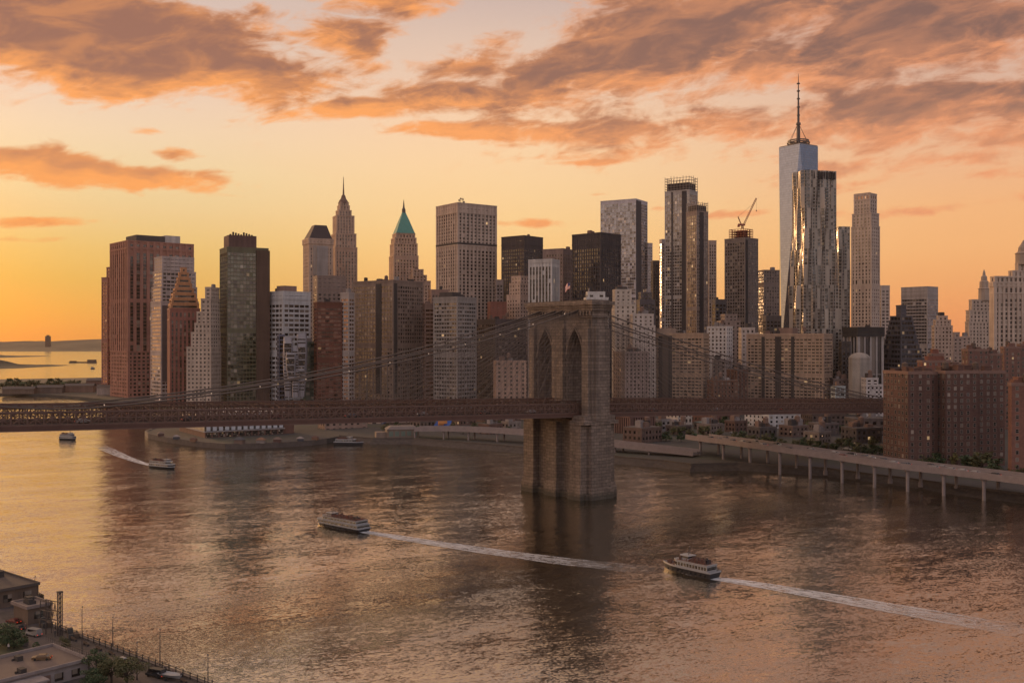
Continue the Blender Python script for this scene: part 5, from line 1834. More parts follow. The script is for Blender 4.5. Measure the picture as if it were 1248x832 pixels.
# denser low city between the shore and the bridge deck on the right
LOWB = ((760, 782, 806, 524, 640, (.13, .085, .07), 'flat brown shed beside the highway ramp, right of the bridge tower'), (812, 826, 842, 521, 700, (.10, .075, .066), 'dark flat roofed block in front of the cream building'),
        (850, 866, 880, 519, 690, (.17, .13, .11), 'taupe low block before the dark red low building'), (884, 896, 910, 515, 715, (.11, .065, .052), 'small maroon block left of the white gabled building'),
        (912, 926, 946, 523, 672, (.09, .075, .07), 'charcoal flat block in front of the white gabled building'), (950, 966, 984, 521, 680, (.15, .10, .082), 'brown flat block right of the charcoal one, before the white gabled building'),
        (986, 1000, 1022, 518, 690, (.12, .095, .088), 'grey brown low hall before the dark low building'), (1026, 1044, 1074, 524, 640, (.085, .07, .065), 'near black long hall before the dim warehouse'),
        (980, 998, 1012, 529, 630, (.19, .15, .13), 'pale brown kiosk row behind the highway bend'), (640, 655, 672, 517, 740, (.12, .08, .066), 'brown block half hidden behind the bridge tower foot'),
        (500, 512, 530, 514, 740, (.15, .11, .09), 'tan boxy hut left of the blue and orange canopy'), (584, 596, 612, 519, 700, (.13, .075, .06), 'maroon hut behind the highway ramp, left of the tower'), (612, 620, 634, 516, 715, (.21, .17, .15), 'pale hut behind the highway ramp, close to the tower'))
for (uL, uC, uR, vt, d_, col, lab) in LOWB:
    B('low_building', lab, (uL, uC, uR, vt), d_, .8, col, G_LIT, 3.4, 3.4, .5, .5, .25, .15, 1, clutter=5, cat='building')
p = G(472, 533.5, 3.0)
t_ = thing('pier_hall', 'tan waterside hall with pale green windows at the cove, left of the highway ramp', 'building', p, R(14))
q = MB()
q.box(0, 21, 0, 12, 0, 5.4)
q.box(-7, 0, 2, 11, 0, 3.6)
q.build('wall', wallmat((.20, .15, .12)), t_)
q = MB()
q.prism([(-.5, -.5), (21.5, -.5), (21.5, 12.5), (-.5, 12.5)], 5.4, 7.4, scale=.72, cx=10.5, cy=6)
q.build('roof', plain('pale_tin_roof', (.17, .135, .12), .7), t_)
for k in range(5):
    q = MB()
    q.box(1.2 + k * 4, 3.8 + k * 4, -.1, 0, 1.0, 4.2)
    q.build('window', plain('green_window', (.13, .17, .14), .3), t_)
# ------------------------------------------------------------------ elevated highway along the water
HW = [(262, 318, 10.3), (232, 364, 10.4)] + [(X(u, d_), d_, z) for u, d_, z in ((1250, 413, 10.5), (1198, 428, 10.7), (1149, 441.5, 11.0), (1105, 453.5, 11.3), (1064.5, 466, 11.7), (1025, 482, 12.1), (986, 496, 12.6), (949, 512, 13.0), (912.5, 531, 13.2), (880, 552, 13.0), (852, 574, 12.4), (836, 590, 12.0))]
ROADC = plain('highway_concrete', (.24, .195, .185), .85, var=.25)
ASPH = plain('highway_asphalt', (.045, .036, .036), .9, var=.2)


def viaduct(name, label, line, width, cols, coltop=1.7, rail=True, r=.75):
    root = thing(name, label, 'highway', (line[0][0], line[0][1], 0))
    o = Vector((line[0][0], line[0][1], 0))
    pts = [Vector(p) - o for p in line]
    nr = []
    for i in range(len(pts)):
        d = pts[min(i + 1, len(pts) - 1)] - pts[max(i - 1, 0)]
        d.z = 0
        d.normalize()
        nr.append(Vector((d.y, -d.x, 0)))
    q, rd, rp = MB(), MB(), MB()
    for i in range(len(pts) - 1):
        a, b_, na, nb = pts[i], pts[i + 1], nr[i], nr[i + 1]
        for (s0, s1, z0, z1, mbx) in ((0.0, width, -1.5, -.35, q), (-.45, -.05, -1.75, 1.0, rp), (width + .05, width + .45, -1.75, 1.0, rp), (width * .49, width * .51, -.32, .85, rp)):
            p = [a + na * s0 + Vector((0, 0, z0)), b_ + nb * s0 + Vector((0, 0, z0)), b_ + nb * s1 + Vector((0, 0, z0)), a + na * s1 + Vector((0, 0, z0))]
            t_ = [v + Vector((0, 0, z1 - z0)) for v in p]
            for k in range(4):
                j = (k + 1) % 4
                mbx.face([p[k], p[j], t_[j], t_[k]])
            mbx.face(t_)
            mbx.face(p[::-1])
        rd.face([a + na * .1 + Vector((0, 0, -.33)), b_ + nb * .1 + Vector((0, 0, -.33)), b_ + nb * (width - .1) + Vector((0, 0, -.33)), a + na * (width - .1) + Vector((0, 0, -.33))])
    q.build('deck_slab', ROADC, root)
    rd.build('roadway', ASPH, root)
    rp.build('parapet', ROADC, root)
    # lane lines
    ln = MB()
    for i in range(len(pts) - 1):
        for f in (.25, .75):
            a, b_ = pts[i] + nr[i] * width * f, pts[i + 1] + nr[i + 1] * width * f
            n_ = max(1, int((b_ - a).length / 9))
            for k in range(n_):
                p0, p1 = a.lerp(b_, k / n_), a.lerp(b_, (k + .4) / n_)
                n2 = nr[i] * .09
                ln.face([p0 - n2 + Vector((0, 0, -.325)), p1 - n2 + Vector((0, 0, -.325)), p1 + n2 + Vector((0, 0, -.325)), p0 + n2 + Vector((0, 0, -.325))])
    ln.build('lane_marking', plain('road_paint', (.6, .57, .52), .7), root)
    for (i, s, base) in cols:
        p = pts[i] + nr[i] * s
        c_ = MB()
        zt_ = pts[i].z - coltop
        c_.cyl(p.x, p.y, base, base + 2.0, r * 1.5, r * 1.35, 10)
        c_.cyl(p.x, p.y, base + 2.0, zt_ - .9, r, r, 10)
        c_.prism([(p.x + r * 1.0 * cx_, p.y + r * 1.0 * cy_) for cx_, cy_ in ((-1, -1), (1, -1), (1, 1), (-1, 1))], zt_ - .9, zt_ + .1, scale=1.7, cx=p.x, cy=p.y)
        c_.build('column', ROADC, root)
    return root, o, pts, nr


def densify(line, n=3):
    out = []
    for a, b_ in zip(line[:-1], line[1:]):
        for k in range(n):
            f = k / n
            out.append(tuple(a[j] + (b_[j] - a[j]) * f for j in range(3)))
    return out + [tuple(line[-1])]


hw_cols = [(i, .8, -2.0) for i in range(1, 11)] + [(i, 12.5, 1.0) for i in range(1, 13)] + [(11, .8, 1.0), (12, .8, 1.0)]
hroot, ho_, hpts, hnr = viaduct('elevated_highway', 'concrete elevated highway on tall columns along the water at the right', HW, 14.5, hw_cols)
RP = [(X(845, 560), 560, 5.6), (X(820, 566), 566, 6.2), (X(790, 574), 574, 6.9), (X(748, 586), 586, 7.8), (X(700, 608), 608, 8.8), (X(640, 635), 635, 10.0), (X(605, 647), 647, 10.2), (X(570, 657), 657, 10.2), (X(540, 664), 664, 10.0), (X(505, 668), 668, 9.6)]
viaduct('highway_ramp', 'low elevated ramp passing behind the bridge tower along the shore', RP, 11.0, [(i, 1.0, .5) for i in (2, 3, 4, 5, 6, 7, 8, 9)] + [(i, 9.5, .5) for i in (3, 4, 5, 6, 7, 8)], r=.6)
# street beyond the highway: asphalt strip with pavement
mb = MB()
ST = [p + n * 22 for p, n in zip(hpts, hnr)]
for i in range(len(ST) - 1):
    a, b_, na, nb = ST[i] + ho_, ST[i + 1] + ho_, hnr[i], hnr[i + 1]
    mb.face([(a.x, a.y, 3.03), (b_.x, b_.y, 3.03), ((b_ + nb * 14).x, (b_ + nb * 14).y, 3.03), ((a + na * 14).x, (a + na * 14).y, 3.03)])
tag(mb.build('road', plain('street_asphalt', (.055, .05, .05), .9)), kind='structure')

# ------------------------------------------------------------------ cars and lamps
CARCOL = [(.26, .25, .24), (.02, .02, .024), (.09, .09, .10), (.10, .02, .018), (.20, .19, .185), (.035, .04, .06), (.12, .07, .035)]
CPAINT = [plain('car_paint_%d' % i, c_, .45, 0, var=.03, spec=.5) for i, c_ in enumerate(CARCOL)]
TYRE = plain('tyre_rubber', (.02, .02, .02), .9)
CGLASS = plain('car_glass', (.015, .015, .018), .08, spec=.8, var=.02)
TAIL = emat('tail_lamp', (1.0, .08, .03), .45)
HEADL = emat('head_lamp', (1.0, .88, .68), .5)


def car_mesh(paint, kind=0):
    """parts: body with bonnet and cabin, glass, wheels"""
    L, Wd = (4.6, 1.85) if kind == 0 else (5.4, 2.05)
    hc = 1.45 if kind == 0 else 2.2
    prof = [(-L / 2, .35), (-L / 2, .8), (-L / 2 + .15, .92), (-L * .28, .96), (-L * .17, hc - .03), (L * .22, hc), (L * .36, .98), (L / 2 - .05, .92), (L / 2, .6), (L / 2, .35)]
    if kind == 1:
        prof = [(-L / 2, .4), (-L / 2, .95), (-L * .40, 1.15), (-L * .30, hc - .05), (L * .46, hc), (L / 2, 1.1), (L / 2, .4)]
    q = MB()
    n = len(prof)

    def side(y, z):
        return y * (1.0 if z < 1.0 else .86)
    A = [(x, side(-Wd / 2, z), z) for x, z in prof]
    Bq = [(x, side(Wd / 2, z), z) for x, z in prof]
    q.face(A)
    q.face(Bq[::-1])
    for k in range(n):
        j = (k + 1) % n
        q.face([A[j], A[k], Bq[k], Bq[j]])
    g = MB()
    if kind == 0:
        g0, g1 = -L * .17, L * .22
        for s in (-1, 1):
            y0, y1 = s * (Wd / 2 * .93 + .012), s * (Wd / 2 * .86 + .012)
            g.face([(-L * .24, y0, 1.02), (L * .31, y0, 1.02), (g1 - .05, y1, hc - .12), (g0 + .05, y1, hc - .12)])
        for (xa, za, xb, zb) in ((-L * .27, 1.0, -L * .175, hc - .07), (L * .35, 1.02, L * .225, hc - .04)):
            sgn = -1 if xa < 0 else 1
            g.face([(xa + sgn * .015, -Wd / 2 * .8, za), (xa + sgn * .015, Wd / 2 * .8, za), (xb + sgn * .015, Wd / 2 * .76, zb), (xb + sgn * .015, -Wd / 2 * .76, zb)])
    else:
        for s in (-1, 1):
            y0 = s * (Wd / 2 * .86 + .02)
            g.face([(-L * .28, y0, 1.3), (L * .44, y0, 1.3), (L * .44, y0, hc - .25), (-L * .27, y0, hc - .25)])
        g.face([(-L * .395, -Wd * .38, 1.2), (-L * .395, Wd * .38, 1.2), (-L * .318, Wd * .36, hc - .15), (-L * .318, -Wd * .36, hc - .15)])
    wh = []
    for sx in (-L * .31, L * .31):
        for sy in (-1, 1):
            w_ = MB()
            y0, y1 = sorted((sy * Wd / 2 * 1.02, sy * Wd / 2 * .8))
            m_ = 12
            ra = [(sx + .33 * math.cos(2 * math.pi * k / m_), .33 + .33 * math.sin(2 * math.pi * k / m_)) for k in range(m_)]
            for k in range(m_):
                j = (k + 1) % m_
                w_.face([(ra[k][0], y0, ra[k][1]), (ra[j][0], y0, ra[j][1]), (ra[j][0], y1, ra[j][1]), (ra[k][0], y1, ra[k][1])])
            w_.face([(x, y0, z) for x, z in ra])
            w_.face([(x, y1, z) for x, z in ra[::-1]])
            wh.append(w_)
    return q, g, wh, L, Wd


CARPROTO = {}


def car(label, loc, rz, paint=0, kind=0, group='cars', lamps=True, name=None):
    key = (paint, kind)
    name = name or ('car' if kind == 0 else 'van')
    root = thing(name, label, 'car' if kind == 0 else 'van', loc, rz, group)
    if key not in CARPROTO:
        q, g, wh, L, Wd = car_mesh(paint, kind)
        body = q.build('body', CPAINT[paint], root)
        gl = g.build('glass', CGLASS, root)
        ws = [w_.build('wheel', TYRE, root) for w_ in wh]
        lp = []
        for s in (-1, 1):
            a = MB()
            a.box(-L / 2 - .02, -L / 2 + .05, s * Wd * .36 - .17, s * Wd * .36 + .17, .58, .76)
            lp.append(a.build('headlight', HEADL, root))
            a = MB()
            a.box(L / 2 - .05, L / 2 + .02, s * Wd * .36 - .17, s * Wd * .36 + .17, .60, .78)
            lp.append(a.build('tail_light', TAIL, root))
        CARPROTO[key] = [body, gl] + ws + lp
    else:
        for ch in CARPROTO[key]:
            c_ = ch.copy()
            COL.objects.link(c_)
            c_.parent = root
    return root


LAMPG = emat('street_lamp_glow', (1.0, .62, .34), .9)


def lamp(label, p, h=9.0, rz=0.0, lit=False, group='street lamps', arm=1.6):
    r_ = thing('street_lamp', label, 'street lamp', p, rz, group)
    q = MB()
    q.cyl(0, 0, 0, .8, .16, .13, 8)
    q.cyl(0, 0, .8, h, .10, .06, 8)
    q.build('pole', STEEL, r_)
    q = MB()
    q.bar((0, 0, h - .1), (arm, 0, h + .25), .05)
    q.build('arm', STEEL, r_)
    q = MB()
    q.prism([(arm - .15, -.16), (arm + .55, -.12), (arm + .55, .12), (arm - .15, .16)], h + .16, h + .32, scale=.8, cx=arm + .2)
    q.build('lamp_head', LAMPG if lit else STEEL, r_)
    return r_



# cars on the elevated highway
rc = random.Random(21)
dark_lit = ['silver', 'black', 'grey', 'red', 'pale grey', 'blue', 'yellow']
hspots = [(3, .3, .2, 0), (4, .6, .62, 1), (5, .2, .25, 2), (6, .5, .7, 4), (7, .1, .2, 3), (8, .4, .72, 1), (9, .7, .22, 0), (10, .3, .7, 2), (10, .8, .25, 5), (11, .5, .7, 1)]
spans = ['over the third column from the right edge', 'nearing the fourth column', 'between the fourth and fifth columns', 'past the fifth column', 'above the sixth column', 'on the inland lane near the middle columns', 'on the water side lane in the middle', 'on the inland lane near the far end', 'near the far end, water side lane', 'last before the highway bends out of sight']
for (i, f, s, pc), where in zip(hspots, spans):
    p = hpts[i].lerp(hpts[i + 1], f) + hnr[i] * 14.5 * s + ho_
    dvec = hpts[i + 1] - hpts[i]
    rz = math.atan2(dvec.y, dvec.x) + (0 if s > .5 else math.pi)
    car(dark_lit[pc] + ' car on the elevated highway, ' + where, (p.x, p.y, p.z - .33), rz, pc, 0, 'cars on the elevated highway')
rh = random.Random(5)
for k in range(22):
    i = 1 + k % 11
    f, sd_ = rh.random(), rh.choice((.14, .3, .64, .82))
    p = hpts[i].lerp(hpts[i + 1], f) + hnr[i] * 14.5 * sd_ + ho_
    dvec = hpts[i + 1] - hpts[i]
    car('small car in the thin stream of traffic along the elevated highway', (p.x, p.y, p.z - .33), math.atan2(dvec.y, dvec.x) + (0 if sd_ > .5 else math.pi), rh.choice((0, 1, 2, 4, 5)), 0, 'traffic on the elevated highway')
for k in range(12):
    i = 1 + k
    p = hpts[i] + hnr[i] * 14.7 + ho_
    lamp('lamp post standing on the inland parapet of the elevated highway', (p.x, p.y, p.z + .9), 6.5, math.atan2(hnr[i].y, hnr[i].x) + math.pi, False, 'lamp posts on the elevated highway', 1.8)
# cars on the street behind the highway
for k, (u, v, pc, where) in enumerate(((905, 524, 1, 'left of the white gabled building'), (893, 528, 0, 'below the dark red low building'), (930, 527, 3, 'in front of the white gabled building'), (972, 540, 4, 'near the bend of the highway'),
                                       (990, 538, 1, 'behind the middle highway columns'), (1012, 543, 2, 'further along behind the highway'), (1032, 548, 0, 'before the dim warehouse'), (1050, 546, 5, 'close to the big brick housing block'))):
    p = G(u, v, 3.05)
    car(dark_lit[pc] + ' car on the shore street ' + where, p, 2.4 + (k % 2) * math.pi, pc, 0, 'cars on the shore street')
# traffic on the bridge
for (t, y, pc, where) in ((-205, -8, 0, 'nearest the left edge of the picture'), (-172, -8.5, 1, 'left of the thin dark slab tower'), (-140, -5, 3, 'before the pale setback tower'), (-112, -9, 2, 'before the white gridded block'), (-80, -6, 4, 'before the wine red block'),
                          (-52, -9, 1, 'before the wide brown tower'), (-26, -6, 0, 'close to the stone tower, left of it'), (45, -8, 5, 'just right of the stone tower'), (90, -6, 4, 'before the tan banded slab'), (140, -8, 1, 'before the wider tan slab')):
    p = Matrix.Rotation(ALPHA, 4, 'Z') @ Vector((t, y, deck_u(t) + 1.71)) + BC
    car(dark_lit[pc] + ' car on the bridge roadway, ' + where, p, ALPHA + (math.pi if y < -7 else 0), pc, 0, 'cars on the bridge')

for k, (u, v, lit, where) in enumerate(((1178, 572, False, 'above the second column from the right edge'), (1112, 566, False, 'above the third column from the right edge'), (1043, 556, False, 'behind the middle of the elevated highway'),
                                        (1005, 551, True, 'glowing orange by the dim warehouse'), (966, 545, True, 'glowing orange near the highway bend'), (925, 532, True, 'glowing orange in front of the white gabled building'), (868, 527, False, 'near the teal roofed pavilion'))):
    lamp('slim street lamp ' + where, G(u, v, 3.0), 9, 2.0, lit, 'street lamps behind the highway')

# ------------------------------------------------------------------ trees
BARK = plain('bark', (.06, .045, .035), .9)


def leaf_mat(name, col):
    m, t, b = mat_new(name)
    oc = t.new('ShaderNodeTexCoord').outputs['Object']
    n = t.noise(oc, .8, 3, .6)
    wn = t.new('ShaderNodeNewGeometry').outputs['Random Per Island']
    k = t.m('MULTIPLY_ADD', wn, .8, t.m('MULTIPLY_ADD', n, .8, .25))
    t.put(b.inputs['Base Color'], t.mix(1.0, (*col, 1), t.xyz(k, k, k), 'MULTIPLY'))
    b.inputs['Roughness'].default_value = .7
    return m


LEAF = [leaf_mat('leaves_olive', (.075, .075, .028)), leaf_mat('leaves_green', (.045, .07, .028)), leaf_mat('leaves_yellow', (.13, .11, .03))]
_treecache = {}


def tree(label, p, h, w, kind=0, dense=900, seed=1, leaf=.38, group='trees', trunk=.32):
    key = (kind, dense, seed, leaf)
    root = thing('tree', label, 'tree', p, seed * 1.7, group)
    if key in _treecache:
        for ch in _treecache[key]:
            c_ = ch.copy()
            COL.objects.link(c_)
            c_.parent = root
    else:
        rnd = random.Random(seed * 31 + kind)
        tr = MB()
        H0 = 8.0
        tr.tube([(0, 0, 0), (.1, .05, H0 * .18), (.0, .1, H0 * .42)], .22, 7)
        clumps = []
        for k in range(15):
            a = k * 2.4 + rnd.uniform(-.4, .4)
            rr = rnd.uniform(.8, 3.0)
            zz = H0 * rnd.uniform(.22, .95)
            rr *= 1.0 - .5 * max(0, (zz / H0 - .6)) / .4
            c_ = Vector((rr * math.cos(a), rr * math.sin(a), zz))
            clumps.append((c_, rnd.uniform(.8, 1.5)))
            tr.bar((0, .05, H0 * rnd.uniform(.2, .42)), c_, .10, 5, r1=.025)
        lf = MB()
        for k in range(dense):
            c_, cr_ = rnd.choice(clumps)
            v = Vector((rnd.gauss(0, 1), rnd.gauss(0, 1), rnd.gauss(0, .8)))
            v = v.normalized() * cr_ * rnd.uniform(.35, 1.0) ** .6
            q0 = c_ + v
            s = Vector((rnd.gauss(0, 1), rnd.gauss(0, 1), rnd.gauss(0, 1))).normalized()
            u_ = s.cross(Vector((rnd.gauss(0, 1), rnd.gauss(0, 1), rnd.gauss(0, 1)))).normalized()
            sz = leaf * rnd.uniform(.6, 1.3)
            lf.face([q0 - s * sz, q0 - u_ * sz * .55, q0 + s * sz, q0 + u_ * sz * .55])
        _treecache[key] = [tr.build('trunk', BARK, root), lf.build('crown', LEAF[kind], root)]
    root.scale = (w / 7.0, w / 7.0, h / 8.8)
    return root


for k, (u, v, h, w, kd, lab) in enumerate(((1084, 563, 9, 9, 1, 'dark tree at the left corner of the big brick block'), (1096, 565, 8, 9, 0, 'olive tree below the lit left wing of the big brick block'), (1110, 568, 9, 10, 1, 'bushy tree at the foot of the big brick block'),
                                           (1126, 570, 8, 9, 0, 'round tree by the middle wing of the big brick block'), (1142, 572, 9, 10, 1, 'dark tree under the centre of the big brick block'), (1161, 570, 8, 7, 2, 'bright yellow green tree against the dark brick wall'),
                                           (1181, 574, 10, 12, 1, 'broad green tree right of the yellow green one'), (1196, 577, 11, 13, 0, 'broad olive tree between the two brick housing blocks'), (1213, 580, 9, 11, 1, 'dark broad tree beside the right edge brick block'),
                                           (1240, 584, 8, 9, 0, 'tree in front of the right edge brick block'), (1063, 556, 7, 8, 1, 'small tree left of the big brick block'), (1046, 553, 7, 9, 0, 'low tree before the dim warehouse'),
                                           (905, 521, 7, 10, 1, 'tree left of the white gabled building'), (884, 519, 8, 11, 1, 'dark tree before the dark red low building'), (986, 524, 7, 11, 0, 'tree right of the white gabled building'), (1022, 528, 8, 12, 1, 'dark tree before the dark low building'),
                                           (830, 530, 6, 8, 0, 'tree at the bend where the highway ends'), (800, 533, 6, 9, 1, 'tree before the grey fronted shed'), (778, 535, 5, 8, 0, 'low tree before the ribbed shed'))):
    tree(lab, G(u, v, 3.0), h, w, kd, 420, k % 3 + 1, .62, 'trees along the far shore')

rt = random.Random(77)
for k in range(34):
    u = 765 + k * 9.3
    v = 531 + (u - 765) * .075 + rt.uniform(-7, 5)
    tree('small dark street tree among the low buildings between the elevated highway and the bridge deck', G(u, v, 3.0), rt.uniform(5, 8), rt.uniform(6, 10), k % 2, 420, k % 3 + 1, .62, 'street trees behind the highway')
for k in range(12):
    u = 470 + k * 13.5
    tree('small dark tree behind the highway ramp left of the bridge tower', G(u, 526 + rt.uniform(-5, 3), 3.0), rt.uniform(4, 7), rt.uniform(6, 9), k % 2, 420, k % 3 + 1, .62, 'trees behind the highway ramp')
# ------------------------------------------------------------------ land at the southern tip: low sheds, tree masses, piers
for k, (u, v, w_, l_, h_, col, lab) in enumerate(((96, 478, 34, 14, 8, (.20, .13, .10), 'long brown shed on the land tip left of the skyline'), (118, 476, 26, 16, 13, (.16, .10, .08), 'taller brown shed at the left foot of the skyline'),
                                                  (60, 479, 30, 12, 7, (.15, .11, .09), 'low dark shed midway on the land tip'), (22, 480, 36, 12, 6, (.17, .12, .09), 'low shed at the left edge on the land tip'), (134, 481, 30, 14, 9, (.34, .27, .23), 'pale low hall at the foot of the reddish tower'))):
    p = G(u, v, 3.0)
    t_ = thing('waterside_shed', lab, 'shed', p, R(8))
    q = MB()
    q.box(-w_ / 2, w_ / 2, 0, l_, 0, h_)
    for i in range(int(w_ / 4)):
        q.box(-w_ / 2 + 1 + i * 4, -w_ / 2 + 1.8 + i * 4, -.3, 0, 0, h_ - .6)
    q.build('wall', W(col), t_)
    q = MB()
    q.face([(-w_ / 2 - .8, -.8, h_), (w_ / 2 + .8, -.8, h_), (w_ / 2 + .8, l_ / 2, h_ + 3), (-w_ / 2 - .8, l_ / 2, h_ + 3)])
    q.face([(-w_ / 2 - .8, l_ / 2, h_ + 3), (w_ / 2 + .8, l_ / 2, h_ + 3), (w_ / 2 + .8, l_ + .8, h_), (-w_ / 2 - .8, l_ + .8, h_)])
    q.face([(-w_ / 2, 0, h_), (-w_ / 2, l_ / 2, h_ + 3), (-w_ / 2, l_, h_)])
    q.face([(w_ / 2, 0, h_), (w_ / 2, l_, h_), (w_ / 2, l_ / 2, h_ + 3)])
    q.build('roof', ROOF, t_)
for k in range(16):
    u = 4 + k * 8.3
    labs = ['far tree on the land tip, number of trees from the left edge: %s' % w_ for w_ in 'one two three four five six seven eight nine ten eleven twelve thirteen fourteen fifteen sixteen'.split()]
    tree('dark distant tree in the row on the land tip left of the skyline', G(u, 474.5 - (k % 3), 3.0), 10 + (k * 5) % 6, 16 + (k * 7) % 7, k % 2, 420, k % 3 + 1, .62, 'row of trees on the land tip')
# breakwater and small craft in the upper bay, tower block on the far shore
mb = MB()
p = G(101, 442, 0)
mb.box(-42, 42, -5, 5, -1, 3.2)
mb.box(-40, -20, -3, 3, 3.2, 6)
mb.box(15, 41, -4, 4, 3.2, 10)
for k in range(12):
    mb.box(-18 + k * 2.6, -17.4 + k * 2.6, -5.3, -5, -1, 3.8)
o = mb.build('harbour_pier', plain('pier_timber', (.09, .065, .05), .9), None, loc=(p.x, p.y, 0))
tag(o, 'dark isolated pier with a shed far out in the bay', 'pier')
t_ = thing('tower_block', 'lone square tower block on the far shore under the sunset', 'building', (X(58.5, 7600), 7600, 60), 0)
q = MB()
q.box(-15, 15, -14, 14, -40, 46)
q.box(-8, 8, -8, 8, 46, 54)
for k in range(14):
    q.box(-15.5, 15.5, -14.5, 14.5, -36 + k * 5.6, -34 + k * 5.6)
q.build('wall', W('dark'), t_)

# ------------------------------------------------------------------ ferries and tour boats
HULLD = plain('hull_dark', (.018, .018, .024), .45, var=.1)
HULLW = plain('boat_white', (.31, .305, .31), .45, var=.08)
BAND = glassmat((.02, .018, .018), .06, 1.6, .1)
DECKM = plain('boat_deck', (.22, .13, .10), .8)
SEAT = plain('boat_seat', (.22, .075, .05), .8)
CROWD = plain('crowd_clothes', (.13, .075, .06), .9, var=.7, scale=1.5)


def hull_ring(L, Bm, z, flare, n=20):
    """outline of the hull at one height, bow towards +x"""
    pts = []
    for k in range(n + 1):
        s = k / n
        x = -L / 2 + L * s
        w = Bm / 2 * (1.0 if s < .62 else max(0.0, 1 - ((s - .62) / .38) ** 1.9)) * flare * (.92 if s < .03 else 1)
        pts.append((x + (z * .22 if s > .8 else 0) * (s - .8) * 5, w))
    return [(x, -w) for x, w in pts] + [(x, w) for x, w in pts[::-1]]


def loft(q, r0, z0, r1, z1, m=0, z1bow=None):
    n = len(r0)
    for k in range(n):
        j = (k + 1) % n
        q.face([(*r0[k], z0), (*r0[j], z0), (*r1[j], z1), (*r1[k], z1)], m)


def figure(q, x, y, z, h, rnd):
    """one tiny standing passenger: legs, tapered trunk, head"""
    q.prism([(x - .16, y - .11), (x + .16, y - .11), (x + .16, y + .11), (x - .16, y + .11)], z, z + h * .5, scale=1.15, cx=x, cy=y)
    q.prism([(x - .2, y - .13), (x + .2, y - .13), (x + .2, y + .13), (x - .2, y + .13)], z + h * .5, z + h * .84, scale=1.1, cx=x, cy=y)
    q.cyl(x, y, z + h * .86, z + h, .10, .09, 6)


